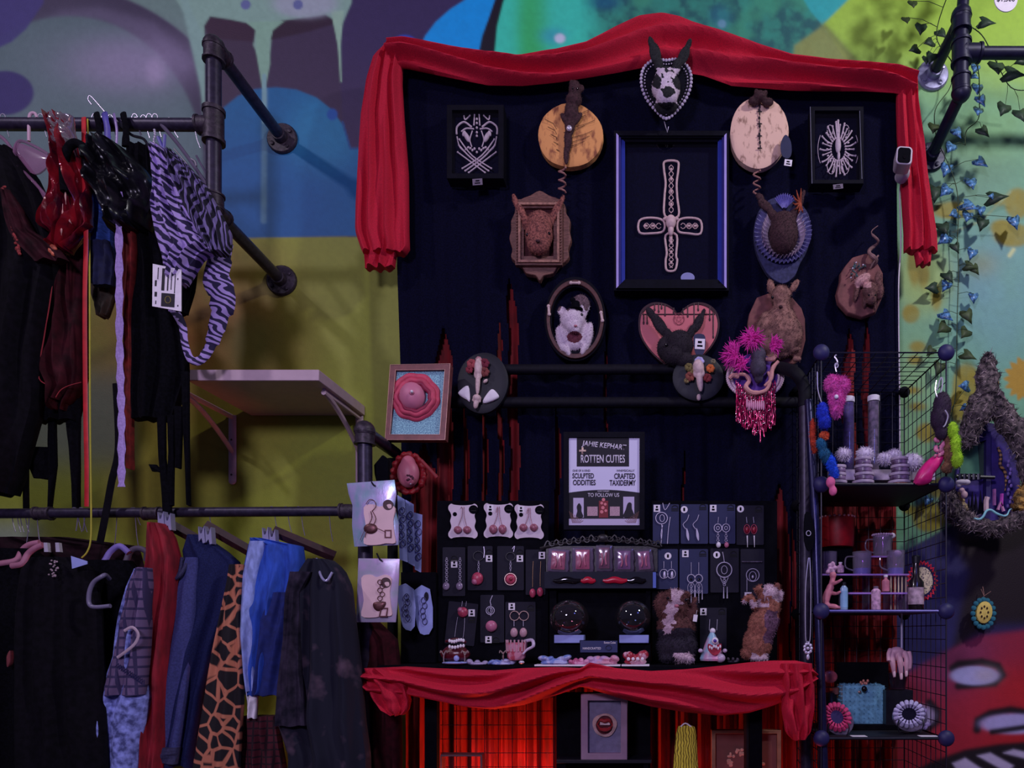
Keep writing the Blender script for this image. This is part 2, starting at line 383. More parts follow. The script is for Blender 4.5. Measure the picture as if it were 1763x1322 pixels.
# ======================= the wall and its mural =======================
def paint_mural():
    st = 2.6
    xs = np.concatenate([[-2600, -1500, -600, -200], np.arange(-60, 1830, st), [1900, 2400, 3400]])
    ys = np.concatenate([[-1100, -500, -150], np.arange(-40, 1345, st), [1400, 1504.9]])
    X, Y = np.meshgrid(xs, ys); n = X.shape
    C = np.zeros(n+(3,))
    rs = np.random.RandomState(3)
    def vn(sc, seed=0, oc=3):      # value noise, lattice in wall units
        out = np.zeros(n); a = 1; tot = 0
        for o in range(oc):
            r = np.random.RandomState(seed*17+o); T = r.rand(256, 256)
            u, v = (X+3000)/sc, (Y+3000)/sc; iu, iv = np.floor(u).astype(int), np.floor(v).astype(int); fu, fv = u-iu, v-iv
            fu, fv = fu*fu*(3-2*fu), fv*fv*(3-2*fv); g = lambda i, j: T[i % 256, j % 256]
            out += a*((g(iu, iv)*(1-fu)+g(iu+1, iv)*fu)*(1-fv)+(g(iu, iv+1)*(1-fu)+g(iu+1, iv+1)*fu)*fv); tot += a; a *= .5; sc = sc/2
        return out/tot
    def put(mask, c, E=1.0):
        c = np.array(lin(c))*E; m = np.clip(mask, 0, 1)[..., None]; C[:] = C*(1-m)+c*m
    def sm(d, w=1.5): return 1/(1+np.exp(np.clip(d/w*2.2, -40, 40)))     # 1 inside (d<0)
    def circ(cx, cy, rx, ry=None, w=1.5):
        ry = ry or rx; return sm((np.sqrt(((X-cx)/rx)**2+((Y-cy)/ry)**2)-1)*min(rx, ry), w)
    def poly(pts, w=1.5):
        ins = np.zeros(n, bool); dist = np.full(n, 1e9); N = len(pts)
        for i in range(N):
            (x1, y1), (x2, y2) = pts[i], pts[(i+1) % N]
            if y1 != y2:
                c = ((y1 > Y) != (y2 > Y)) & (X < (x2-x1)*(Y-y1)/(y2-y1)+x1); ins ^= c
            t = np.clip(((X-x1)*(x2-x1)+(Y-y1)*(y2-y1))/max((x2-x1)**2+(y2-y1)**2, 1e-6), 0, 1)
            dist = np.minimum(dist, np.hypot(X-x1-t*(x2-x1), Y-y1-t*(y2-y1)))
        return sm(np.where(ins, -dist, dist), w)
    def line(pts, r, w=1.5):
        dist = np.full(n, 1e9)
        for i in range(len(pts)-1):
            (x1, y1), (x2, y2) = pts[i][:2], pts[i+1][:2]
            t = np.clip(((X-x1)*(x2-x1)+(Y-y1)*(y2-y1))/max((x2-x1)**2+(y2-y1)**2, 1e-6), 0, 1)
            dist = np.minimum(dist, np.hypot(X-x1-t*(x2-x1), Y-y1-t*(y2-y1)))
        return sm(dist-r, w)
    n1, n2, n3 = vn(60, 1), vn(18, 2), vn(200, 4)
    put(np.ones(n), (160, 205, 180))
    # lime lower field on the left
    put(sm(408-(X-400)*.03-Y, 2), (150, 156, 56))
    put(circ(330, 640, 170, 230, 60)*(.45+.7*n1), (165, 100, 50))
    put(circ(240, 800, 60, 120, 30)*.8, (190, 130, 60))
    put(circ(480, 600, 90, 60, 30)*.6*n1*1.3, (130, 125, 45))
    put(circ(430, 590, 30, 60, 12)*.5, (70, 90, 35)); put(circ(470, 600, 22, 50, 10)*.35, (70, 80, 30))
    put(sm(680-Y, 60)*sm(X-700, 20)*.75, (140, 150, 30))
    put(sm(X-230, 15)*sm(640-Y, 30)*sm(Y-800, 30)*.8, (110, 120, 115))
    put(sm(X-70, 20)*sm(900-Y, 20)*.8, (150, 165, 150))
    # big grey orb, its rim, and the blue corner
    top = sm(Y-408, 2)
    put(top*sm(X-378, 2), (120, 150, 140))
    put(top*circ(75, 345, 375, 375, 3), (74, 66, 92))
    put(top*circ(75, 345, 372, 372, 2)*sm(150-X, 80), (62, 52, 80))
    put(top*line([(60, 60), (110, 30), (170, 24), (260, 50), (320, 110)], 12, 8)*.5, (120, 110, 140))
    put(top*circ(118, 290, 232, 262, 3), (95, 120, 122))
    put(top*circ(118, 290, 225, 250, 20)*(.3+.5*n1)*.6, (120, 140, 145))
    put(circ(225, 110, 95, 42, 28)*.8, (165, 150, 185)); put(circ(268, 122, 16, 22, 8)*.5, (200, 180, 215))
    put(poly([(-2600, -1100), (90, -1100), (75, 5), (45, 50), (20, 72), (-30, 95), (-2600, 95)], 2)*.95, (72, 64, 130))
    put(circ(8, 160, 50, 38, 2), (62, 52, 115))
    # mint field with drips over plum letters
    put(poly([(285, -200), (300, -5), (330, 40), (348, 160), (352, 220), (620, 230), (700, -200)], 2), (150, 190, 170))
    put(poly([(352, 45), (362, 29), (395, 34), (424, 40), (440, 50), (436, 78), (444, 95), (452, 150), (470, 240), (352, 260)], 1.6), (68, 50, 76))
    put(poly([(352, 45), (362, 29), (395, 34), (424, 40), (440, 50), (436, 72), (362, 66)], 2), (60, 32, 58))
    put(poly([(466, 80), (470, 46), (486, 36), (560, 28), (573, 36), (580, 60), (590, 140), (700, 300), (700, 407), (480, 407), (440, 260)], 1.6), (68, 52, 82))
    put(poly([(466, 68), (470, 46), (486, 36), (560, 25), (575, 34), (573, 42), (530, 55), (480, 66)], 2), (52, 28, 52))
    put(poly([(586, 60), (590, 40), (605, 5), (620, -200), (1000, -200), (900, 60), (830, 200), (720, 300), (720, 407), (600, 407), (587, 150)], 1.6), (62, 48, 94))
    put(circ(610, 250, 60, 110, 40)*.5, (72, 54, 84))
    put(poly([(300, -50), (320, 40), (345, 150), (352, 200), (350, 60), (330, 20), (310, -50)], 3), (150, 190, 175))
    put(poly([(570, 20), (592, 18), (589, 45), (586, 80), (588, 140), (586, 142), (582, 80), (575, 45)], 1.2), (165, 205, 175))
    put(poly([(424, 38), (490, 36), (470, 52), (464, 70), (465, 110), (457, 150), (452, 150), (446, 118), (441, 90), (440, 52)], 1.4), (150, 195, 165))
    put(circ(525, 5, 55, 26, 5)*.8, (180, 185, 200))
    for cx in (423, 513): put(circ(cx, 8, 8.5, 8.5, 1.2), (110, 120, 170))
    # blue half disc
    bl = poly([(372, 214), (385, 185), (410, 165), (440, 153), (475, 150), (510, 154), (545, 168), (570, 188), (590, 215), (603, 255), (640, 255), (660, 405), (378, 410)], 1.5)
    put(bl, (28, 108, 160)); put(bl*sm(240-Y, 70)*sm(X-600, 120)*.55, (34, 86, 158)); put(bl*circ(560, 230, 60, 60, 30)*.5, (56, 158, 196))
    put(circ(572, 197, 9, 10, 1.5), (38, 98, 180)); put(line([(590, 210), (603, 256), (640, 256)], 1.6, 1), (42, 90, 150))
    put(line([(456, 150), (454, 380)], 5, 2)*bl*(.35+.3*n2), (130, 175, 185)); put(line([(455, 130), (455, 210)], 3.5, 1)*.9, (140, 185, 185))
    # top middle
    put(poly([(842, 110), (850, 40), (880, -50), (1440, -200), (1400, 60), (1500, 140), (900, 140)], 2), (66, 226, 190))
    put(circ(917, 50, 25, 110, 14)*.9, (60, 195, 78)); put(circ(990, 30, 60, 60, 40)*.5, (66, 214, 190))
    dk = sm(1030-X+40*(n1-.5), 25)*poly([(1000, -300), (1386, -300), (1420, 55), (1480, 115), (1500, 140), (1000, 140)], 3)
    put(dk*(.75+.4*n2), (52, 130, 115)); put(dk*np.clip((n2-.5)*5, 0, 1)*.8, (35, 95, 100)); put(dk*np.clip((n1-.55)*6, 0, 1)*.6, (70, 165, 125))
    put(circ(1040, 2, 26, 14, 8)*.8, (20, 95, 135))
    put(circ(952, 62, 20, 13, 8)*.6, (60, 165, 205)); put(circ(964, 66, 9, 8, 2), (215, 225, 245)); put(circ(1243, 41, 7, 7, 2), (140, 190, 210)); put(circ(1240, 30, 18, 22, 8)*.5, (40, 120, 150))
    put(poly([(724, 80), (732, 62), (750, 38), (775, 16), (800, 0), (850, -40), (870, -20), (852, 5), (838, 45), (828, 110), (730, 110)], 1.5), (4, 165, 245))
    put(poly([(860, -60), (890, -60), (866, 5), (856, 45), (850, 110), (820, 110), (830, 62), (842, 30), (852, 0)], 1.6), (22, 14, 34))
    put(circ(697, 84, 25, 24, 1.5), (50, 82, 190))
    # right: lime over sage
    rt = poly([(1386, -300), (3500, -300), (3500, 1600), (1490, 1600), (1480, 140), (1416, 42)], 2)
    put(rt, (118, 178, 140))
    put(rt*sm(Y-150-60*(n1-.5), 45), (165, 208, 62))
    put(rt*circ(1480, 60, 90, 60, 40)*.5, (175, 215, 90))
    put(poly([(1370, -300), (1500, -300), (1480, -20), (1416, 43), (1396, 20), (1384, 0)], 2), (50, 180, 180))
    put(poly([(1420, 42), (1495, 125), (1360, 130), (1368, 78)], 3)*.9, (150, 160, 85))
    put(line([(1418, 44), (1480, 112)], 6, 5)*.5, (110, 130, 70))
    put(circ(1660, 290, 90, 70, 40)*.55, (104, 140, 112)); put(circ(1720, 500, 90, 110, 50)*.7*(.5+n1), (118, 170, 180))
    put(circ(1700, 230, 70, 40, 30)*.5, (130, 185, 100))
    put(circ(1590, 480, 48, 60, 18)*.8, (165, 190, 95)); put(circ(1575, 650, 40, 70, 25)*.6, (150, 190, 110)); put(circ(1590, 780, 60, 60, 25)*.4, (150, 190, 105))
    och = (150, 138, 34)
    for (cx, cy, rx, ry) in ((1745, 405, 34, 20), (1752, 350, 22, 26), (1725, 392, 20, 14), (1640, 362, 36, 15), (1575, 455, 12, 36), (1590, 470, 10, 26), (1568, 540, 15, 16), (1580, 597, 14, 10), (1612, 512, 9, 22), (1578, 432, 16, 14), (1720, 345, 14, 9), (1595, 745, 18, 17), (1580, 700, 14, 7), (1570, 672, 14, 6), (1664, 665, 24, 40), (1650, 700, 16, 30), (1600, 890, 30, 26), (1566, 878, 12, 8), (1618, 840, 20, 18), (1575, 620, 12, 8)):
        put(circ(cx, cy, rx, ry, 3)*(.75+.4*n2), och)
    put(circ(1690, 455, 24, 18, 14)*.5, (150, 140, 70))
    A = np.arctan2(Y-652, X-1768); put(sm(np.hypot(X-1768, Y-652)-(36+4*np.cos(A*16)), 2), (185, 145, 40))
    put(line([(1640, 400), (1690, 380), (1740, 330)], 1.6, 1), (150, 175, 130)); put(line([(1745, 430), (1738, 440)], 3, 2), (220, 225, 160))
    # purple cellar, plum shade colour, and the red monster at the bottom right
    lowm = poly([(1480, 985), (1560, 946), (1600, 925), (1660, 890), (1763, 850), (3500, 800), (3500, 1700), (1400, 1700), (1400, 1000)], 2)
    put(lowm, (40, 34, 88)); put(lowm*circ(1580, 1090, 60, 120, 30)*.6, (56, 52, 125))
    put(poly([(1645, 905), (1763, 860), (1900, 850), (1900, 1050), (1763, 1075), (1700, 1075), (1660, 1110), (1640, 1120), (1655, 1040), (1668, 985), (1650, 950)], 8), (30, 12, 24))
    rd_ = poly([(1400, 1330), (1440, 1250), (1560, 1160), (1620, 1128), (1690, 1095), (1763, 1085), (3500, 900), (3500, 1700), (1400, 1700)], 5)
    put(rd_, (165, 36, 66)); put(rd_*circ(1640, 1130, 70, 60, 30)*.7, (125, 55, 105)); put(rd_*sm(1700-X+30*(n1-.5), 35)*sm(1150-Y, 30)*.85, (200, 24, 26)); put(rd_*circ(1700, 1225, 60, 40, 25)*.6, (200, 40, 62)); put(rd_*sm(1250-Y, 20)*.5, (190, 30, 40))
    K = (26, 12, 24)
    def blob2(cx, cy, rx, ry, off=(0, 0), deg=0): 
        put(circ(cx+off[0], cy+off[1], rx+13, ry+11, 3), K); put(circ(cx, cy, rx, ry, 2), (190, 185, 240))
    put(line([(1640, 1150), (1650, 1143), (1690, 1139), (1718, 1146), (1726, 1162), (1712, 1176), (1650, 1181)], 6.5, 3), K)
    put(circ(1678, 1163, 41, 16, 2), (195, 192, 245)); put(circ(1698, 1162, 18, 12, 8)*.6, (210, 190, 190))
    put(line([(1600, 1210), (1614, 1225), (1612, 1242), (1595, 1256), (1560, 1262)], 7, 3), K); put(circ(1575, 1232, 34, 20, 3), (175, 165, 205))
    put(line([(1763, 1226), (1740, 1222), (1705, 1228), (1684, 1240), (1682, 1256)], 7, 3), K); put(circ(1745, 1246, 56, 17, 2.5), (195, 185, 240)); put(line([(1708, 1260), (1763, 1252), (1830, 1252)], 5, 2.5), K)
    put(poly([(1560, 1335), (1600, 1312), (1660, 1290), (1720, 1280), (1800, 1274), (1800, 1700), (1500, 1700)], 3), K)
    for a in ((1640, 1314, 1662, 1305, 1700, 1330, 1650, 1330), (1683, 1301, 1705, 1296, 1745, 1318, 1735, 1330), (1728, 1296, 1745, 1290, 1790, 1300, 1790, 1312)):
        put(poly([(a[0], a[1]), (a[2], a[3]), (a[4], a[5]), (a[6], a[7])], 2), (205, 190, 225))
    C[:] *= (.93+.14*vn(6, 9, 2))[..., None]
    # build mesh
    k = D/F; vx = (X-CX)*k; vz = ZC-(Y-CY)*k
    co = np.stack([vx, np.zeros(n), vz], -1).reshape(-1, 3)
    h, w = n; idx = np.arange(h*w).reshape(h, w)
    q = np.stack([idx[:-1, :-1], idx[1:, :-1], idx[1:, 1:], idx[:-1, 1:]], -1).reshape(-1, 4)
    me = bpy.data.meshes.new('wall_back'); me.vertices.add(h*w); me.vertices.foreach_set('co', co.astype(np.float32).ravel())
    me.loops.add(q.size); me.loops.foreach_set('vertex_index', q.ravel().astype(np.int32))
    me.polygons.add(len(q)); me.polygons.foreach_set('loop_start', np.arange(0, q.size, 4, dtype=np.int32)); me.polygons.foreach_set('loop_total', np.full(len(q), 4, np.int32))
    me.update(); ca = me.color_attributes.new('mural', 'FLOAT_COLOR', 'POINT')
    ca.data.foreach_set('color', np.concatenate([C.reshape(-1, 3), np.ones((h*w, 1))], 1).astype(np.float32).ravel())
    m = bpy.data.materials.new('mural_paint'); m.use_nodes = True; nt = m.node_tree; b = nt.nodes['Principled BSDF']; b.inputs['Roughness'].default_value = .62
    a = nt.nodes.new('ShaderNodeAttribute'); a.attribute_name = 'mural'; nt.links.new(a.outputs['Color'], b.inputs['Base Color'])
    nz = nt.nodes.new('ShaderNodeTexNoise'); nz.inputs['Scale'].default_value = 220; tc = nt.nodes.new('ShaderNodeTexCoord'); nt.links.new(tc.outputs['Object'], nz.inputs['Vector'])
    bp = nt.nodes.new('ShaderNodeBump'); bp.inputs['Strength'].default_value = .25; bp.inputs['Distance'].default_value = .002; nt.links.new(nz.outputs['Fac'], bp.inputs['Height']); nt.links.new(bp.outputs[0], b.inputs['Normal'])
    me.materials.append(m); o = bpy.data.objects.new('wall_back', me); COL.objects.link(o); WL[o.name] = Vector(); o['kind'] = 'structure'
    return o
paint_mural()
b = B(); box(b, (-4.2, -4.6, -.05), (4.2, .02, 0)); struct('floor', b, M('floor_concrete', (60, 55, 60), .6, 0, .3, 6, .1))
# ======================= pipes =======================
YR = -.39
def flange(bm, c, r=.052):
    c = Vector(c); lathe(bm, [(r, -.001), (r, -.007), (r*.92, -.012), (r*.46, -.014), (r*.42, -.035), (.018, -.036)], c, 24, 'Y')
    for k in range(4):
        a = k*pi/2+.6; lathe(bm, [(.007, -.012), (.007, -.017), (.003, -.018)], c+Vector((cos(a)*r*.7, 0, sin(a)*r*.7)), 8, 'Y')
def collar(bm, a, b, r, n=16):
    a, b = Vector(a), Vector(b); d = (b-a)
    tube(bm, [a, a+d*.12, a+d*.12, a+d*.88, a+d*.88, b], [r*1.12, r*1.12, r, r, r*1.12, r*1.12], n)
rk = thing('pipe_clothes_rack', 'dark iron pipe clothes rack held to the wall by two round flanges', 'clothes rack', P(368, 365, YR))
b = B(); ptube(b, [(368, 82, YR), (368, 352, YR)], .0205, 16); obj('upright', b, PIPE, rk)
b = B(); ptube(b, [(-260, 213, YR), (352, 215, YR)], .0175, 14); obj('hanging_rail', b, PIPE, rk)
b = B(); collar(b, P(368, 188, YR), P(368, 246, YR), .0275); collar(b, P(340, 215, YR), P(368, 215, YR), .024); obj('tee_fitting', b, PIPE2, rk)
for (y0, fx, fy) in ((80, 487, 240), (362, 486, 484)):
    b = B(); c = P(368, y0, YR); w = P(fx, fy, 0)
    ell(b, c, (.029, .029, .029)); dr = 1 if y0 < 200 else -1
    collar(b, c, c-Vector((0, 0, .045*dr)), .027); w2 = Vector((c.x, -.01, c.z)); collar(b, c, c+Vector((0, .05, 0)), .027); obj('elbow_fitting', b, PIPE2, rk)
    b = B(); tube(b, [c, Vector((w.x, -.02, w.z))], .0185, 14); obj('arm', b, PIPE, rk)
    b = B(); flange(b, (w.x, 0, w.z)); obj('flange', b, PIPE2, rk)
lr = thing('lower_clothes_rail', 'long dark pipe rail low on the left, with wooden and velvet hangers on it', 'clothes rail', P(300, 882, YR))
b = B(); ptube(b, [(-300, 886, YR), (598, 880, YR)], .0145, 14); obj('rail', b, PIPE, lr)
for x in (75, 262): 
    b = B(); collar(b, P(x-14, 884, YR), P(x+14, 884, YR), .018); obj('coupling', b, PIPE2, lr)
b = B(); collar(b, P(586, 880, YR), P(616, 880, YR), .021); obj('end_fitting', b, PIPE2, lr)
# frame of the shelf table: front uprights left and right, returning to the wall, two rails at the back
fr = thing('pipe_shelf_frame', 'black iron pipe frame around the display table, with tall bent uprights', 'pipe frame', P(1118, 1300, -.3))
def upright(x0, y0, x1, xb, yb):
    b = B(); ptube(b, [(x0, y0, YR), (x1, 1560, YR)], .0205, 16); obj('upright', b, PIPE, fr)
    b = B(); c = P(x0, y0, YR); ell(b, c, (.03, .03, .03)); collar(b, c-Vector((0, 0, .04)), c, .027); obj('elbow_fitting', b, PIPE2, fr)
    b = B(); tube(b, [c, Vector((c.x, -.13, c.z))], .0185, 14); obj('return_arm', b, PIPE, fr)
upright(628, 742, 632, 0, 0)
b = B(); ptube(b, [(1385, 700, -.30), (1384, 668, -.30), (1370, 643, -.30), (1340, 633, -.22), (1300, 632, -.15)], .019, 14, 5); obj('bent_arm', b, PIPED, fr)
b = B(); ptube(b, [(1392, 690, -.33), (1404, 900, -.41), (1426, 1540, -.41)], .0125, 14); obj('upright', b, M('blue_black_iron', (40, 38, 78), .3, .5, .2, 60, .05), fr)
b = B(); ptube(b, [(1385, 690, -.30), (1389, 1560, -.30)], .017, 14); obj('upright', b, PIPE, fr)
for y, r in ((636, .0165), (693, .018)):
    b = B(); ptube(b, [(800 if y < 650 else 690, y, -.13), (1372, y, -.13)], r, 12); obj('back_rail', b, PIPED, fr)
for x in (676, 745, 1290):
    b = B(); ptube(b, [(x, 790 if x < 700 else 1150, -.14 if x < 700 else -.30), (x, 1580, -.14 if x < 700 else -.30)], .0165, 12); obj('back_upright', b, PIPED, fr)
# ======================= backdrop =======================
b = B()
def sheet(bm, rows, Y, folds, amp, nu=200, nv=50, seed=0, keep=None):
    rd = random.Random(seed); ph = [rd.uniform(0, 6) for _ in range(4)]; V = []; y0, y1 = rows[0][0], rows[-1][0]
    for j in range(nv+1):
        v = j/nv; py = y0+(y1-y0)*v; xl, xr = interp(rows, py); r = []
        for i in range(nu+1):
            u = i/nu; g = .15+.85*min(1, max(0, (v-.1)*1.6))
            w = sin(2*pi*folds*u+.8*sin(6*u*pi+ph[0])+.5*v)+.5*sin(2*pi*folds*2.3*u+ph[1]+v)
            p = P(xl+(xr-xl)*u, py, Y); p.y += amp*w*g; r.append(bm.verts.new(p))
        V.append(r)
    for j in range(nv):
        for i in range(nu):
            px = rows[0][1]+(rows[0][2]-rows[0][1])*(i+.5)/nu; py = y0+(y1-y0)*(j+.5)/nv
            if keep is None or keep(px, py): bm.faces.new((V[j][i], V[j][i+1], V[j+1][i+1], V[j+1][i]))
def solid(o, t=.002):
    s = o.modifiers.new('thick', 'SOLIDIFY'); s.thickness = t; s.offset = 0; return o
sheet(b, [(440, 700, 1540), (1490, 700, 1545)], -.035, 26, .016, 320, 30, 5)
solid(tag(obj('red_curtain', b, REDV), 'deep red velvet curtain hanging behind the black cloth and under the table', 'curtain'))
gaps = [(742, 774, 560), (788, 799, 700), (823, 832, 700), (850, 858, 540), (868, 886, 470), (948, 957, 690), (1034, 1039, 560), (1166, 1171, 760), (1318, 1350, 830), (1353, 1362, 900), (1445, 1466, 560), (1478, 1492, 540), (700, 742, 760)]
def keepb(px, py):
    px += 2.5*sin(py*.03)
    for a, c, t in gaps:
        wd_ = min(1, max(0, (py-t)/60)); m = (a+c)/2; h = (c-a)/2*wd_
        if py > t and abs(px-m) < h: return False
    if px > 1392 and py > 850+14*sin(px*.08): return False
    if px > 1300 and py < 112+(px-1300)*.07: return False
    return True
b = B(); sheet(b, [(95, 684, 1542), (460, 684, 1545), (640, 690, 1548), (1150, 694, 1552)], -.075, 15, .008, 330, 110, 2, keepb)
solid(tag(obj('black_backdrop_cloth', b, BLK), 'tall black cloth backdrop behind the mounted heads and frames', 'backdrop cloth'), .0015)
# ======================= red swag on top =======================
b = B()
swag(b, [(672, 76, 120), (700, 74, 118), (760, 84, 131), (840, 95, 147), (900, 98, 148), (960, 92, 142), (1010, 80, 134), (1060, 52, 126), (1100, 33, 118), (1140, 27, 112), (1170, 30, 124), (1210, 42, 130), (1260, 62, 148), (1310, 84, 152), (1360, 102, 156), (1420, 110, 157), (1490, 114, 157), (1540, 118, 160), (1572, 130, 168)], -.13, .05, .024, 2.2, 170, 26, 3, 1.0)
cloth(b, [(78, 668, 690), (100, 645, 694), (140, 632, 692), (200, 622, 696), (300, 616, 704), (400, 612, 705), (430, 622, 706), (436, 626, 700)], -.13, .05, .012, 3.4, 46, 44, 4, .25)
cloth(b, [(395, 628, 690), (462, 628, 680)], -.12, .04, .009, 3, 26, 14, 5)
cloth(b, [(130, 1545, 1578), (180, 1544, 1580), (230, 1545, 1588), (330, 1552, 1602), (400, 1556, 1613), (432, 1556, 1614)], -.12, .045, .010, 3, 40, 40, 6, .3)
cloth(b, [(400, 1566, 1606), (456, 1578, 1602)], -.11, .03, .006, 2, 24, 12, 7)
one('red_swag', b, RED, 'long red gauze swag draped over the top of the black backdrop, ends hanging down', 'drape')
# ======================= white wall shelf =======================
WS = M('white_shelf', (200, 170, 185), .5, 0, .05, 30, .02)
sh = thing('wall_shelf', 'small empty white shelf on two white brackets between clothes and backdrop', 'shelf', P(490, 700, 0))
a = P(322, 636, -.35); c = P(549, 655, -.35)
b = B(); box(b, (a.x, -.35, c.z), (c.x, -.002, a.z)); obj('shelf_board', b, WS, sh, bevel=.002)
zb = c.z
for px in (402, 620):
    xx = P(px, 0, 0).x; b = B()
    tube(b, [(xx, -.006, zb-.006), (xx, -.28, zb-.006)], .009, 8, flat=.6)
    tube(b, [(xx, -.006, zb), (xx, -.006, zb-.225)], .0135, 10, flat=.4)
    ell(b, (xx, -.006, zb-.225), (.0135, .006, .013))
    q = [Vector((xx, -.28+.275*t, zb-.012-.115*t**1.6)) for t in [i/8 for i in range(9)]]; tube(b, q, .008, 8)
    obj('bracket', b, WS, sh)
    for dz in (.085, .205):
        b = B(); ell(b, (xx, -.013, zb-dz), (.0035, .002, .0035), None, 8, 6); obj('screw', b, PIPE2, sh)
# ======================= table and its red cloth =======================
tz = .738
tb = thing('display_table', 'black topped display table holding the jewellery boards and stuffed animals', 'table', (P(1010, 1150, -.3).x, -.3, 0))
x0, x1 = P(655, 0, -.40).x, P(1392, 0, -.40).x
b = B(); box(b, (x0, -.43, tz-.02), (x1, -.10, tz)); obj('table_top', b, BLKM, tb, bevel=.002)
for px in (745, 1300):
    xx = P(px, 0, -.34).x; b = B(); box(b, (xx-.018, -.36, 0), (xx+.018, -.33, tz-.02)); obj('leg', b, BLKM, tb)
b = B()
swag(b, [(622, 1158, 1172), (640, 1150, 1195), (700, 1147, 1196), (750, 1150, 1206), (800, 1152, 1217), (850, 1154, 1221), (900, 1150, 1214), (960, 1148, 1196), (1000, 1150, 1182), (1016, 1140, 1186), (1060, 1150, 1200), (1120, 1155, 1216), (1180, 1152, 1226), (1240, 1146, 1232), (1290, 1140, 1227), (1330, 1137, 1215), (1370, 1137, 1200), (1394, 1142, 1180), (1402, 1155, 1170)], -.45, .05, .024, 2.0, 170, 26, 11, 1.3, .8)
cloth(b, [(1150, 628, 660), (1175, 632, 700), (1205, 645, 708), (1222, 660, 704), (1229, 676, 696)], -.46, .05, .012, 2, 30, 20, 12)
cloth(b, [(1142, 1345, 1398), (1180, 1348, 1402), (1220, 1345, 1401), (1260, 1352, 1396), (1272, 1362, 1386)], -.47, .05, .014, 2.4, 36, 28, 13)
one('red_table_swag', b, RED, 'red gauze cloth gathered in two swags along the front edge of the table', 'drape')
# ======================= mounted heads, frames and plaques on the backdrop =======================
def blobs(lst, Y, vox=.003, it=3):
    """lst = (px, py, dY metres towards viewer, rx, rz, ry, deg) in pixels -> one continuous skin"""
    b = B()
    for t in lst:
        px, py, dy, rx, rz = t[:5]; ry = t[5] if len(t) > 5 else (rx+rz)/2; dg = t[6] if len(t) > 6 else 0
        pell(b, px, py, Y-dy, rx, rz, ry, dg, 20, 14)
    return remesh(b, vox, it)
def paintf(bm, fn):
    for f in bm.faces:
        c = f.calc_center_median(); k = (c.y+D)/F
        f.material_index = fn(c.x/k+CX, CY-(c.z-ZC)/k)
def furm(bm, n, ln, r=.0012, seed=1, down=0., jitter=.6):
    rd = random.Random(seed); bm.normal_update(); fs = list(bm.faces); ar = [f.calc_area() for f in fs]
    for f in rd.choices(fs, ar, k=n):
        c = f.calc_center_median()+Vector([rd.uniform(-.001, .001) for _ in range(3)])
        d = (f.normal+Vector([rd.uniform(-1, 1) for _ in range(3)])*jitter-Vector((0, 0, down))).normalized(); L = ln*rd.uniform(.5, 1.2)
        t = d.orthogonal().normalized()*r; q = d.cross(t).normalized()*r
        a0, a1, a2, tip = bm.verts.new(c+t), bm.verts.new(c-t*.5+q*.8), bm.verts.new(c-t*.5-q*.8), bm.verts.new(c+d*L)
        for tri in ((a0, a1, tip), (a1, a2, tip), (a2, a0, tip)): bm.faces.new(tri).material_index = f.material_index
EYE = M('black_glass_eye', (12, 8, 12), .08, 0, 0, 10, 0, coat=.6)
def eyes(parent, pts, Y, r=2.2):
    for px, py in pts:
        b = B(); pell(b, px, py, Y, r, r, r, 0, 12, 8); obj('eye', b, EYE, parent)
def ptag(parent, px, py, w=12, h=13, deg=0, Y=-.17, m=None):
    b = B(); prism(b, rrect(px, py, w, h, deg), Y, Y+.0015); o = obj('price_tag', b, m or WHT, parent, 'white price tag')
    b = B()
    for dx, dy, ww, hh in ((0, -.18*h, .4*w, .2*h), (0, .18*h, .55*w, .16*h)): prism(b, rrect(px+dx, py+dy, ww, hh, deg), Y-.0008, Y-.0001)
    obj('printed_mark', b, BLKM, o)
FURB = M('brown_fur', (146, 104, 94), .9, 0, .35, 45, .4, c2=(104, 70, 66)); FURD = M('dark_fur', (34, 24, 36), .9, 0, .3, 160, .5)
FURW = M('white_fur', (225, 205, 222), .9, 0, .1, 160, .4); FURP = M('dark_brown_fur', (66, 38, 44), .9, 0, .35, 150, .5)
WOOD = M('carved_wood', (120, 78, 70), .6, 0, .3, 60, .4, stretch=(1, 1, 4)); WOOD2 = M('dark_walnut', (84, 44, 44), .5, 0, .3, 50, .3)
FRM = M('black_frame', (13, 12, 25), .7, 0, .2, 60, .05, spec=.12)
GL = glass('pane_glass', a=.05, milk=0)
YB = -.095
# --- rabbit head on lace-edged shield ---
t = thing('rabbit_head_mount', 'black and white rabbit head on a lace edged shield at the red swag peak', 'mounted rabbit head', P(1147, 205, -.19))
sh_ = spl([(1147, 104), (1168, 103), (1186, 118), (1190, 142), (1182, 168), (1166, 190), (1147, 204), (1129, 190), (1112, 168), (1104, 142), (1108, 118), (1126, 103)], 4)
b = B(); dome(b, sh_, -.175, .01, -.16, 4); obj('shield', b, FRM, t)
b = B()
for i in range(0, len(sh_)):
    x, y = sh_[i]; pell(b, 1147+(x-1147)*1.0, 152+(y-152)*1.0, -.178, 2.9, 2.9, 2.4, 0, 8, 6)
    pell(b, 1147+(x-1147)*.86, 152+(y-152)*.86, -.186, 1.3, 1.3, 1.3, 0, 6, 5)
obj('lace_trim', b, M('pale_lace', (205, 190, 215), .8, 0, .1, 90, .2), t)
b = blobs([(1147, 150, .03, 25, 24, 20), (1148, 166, .045, 19, 16, 16), (1146, 134, .025, 19, 16, 16), (1150, 160, .055, 12, 10, 10), (1147, 182, .01, 20, 14, 14),
           (1134, 112, .02, 8, 14, 6, -8), (1128, 92, .018, 10, 20, 4, -12), (1122, 76, .014, 6, 14, 3, -16),
           (1165, 114, .02, 8, 14, 6, 14), (1177, 96, .018, 9, 19, 4, 24), (1185, 78, .014, 5, 13, 3, 20)], -.18, .0026, 3)
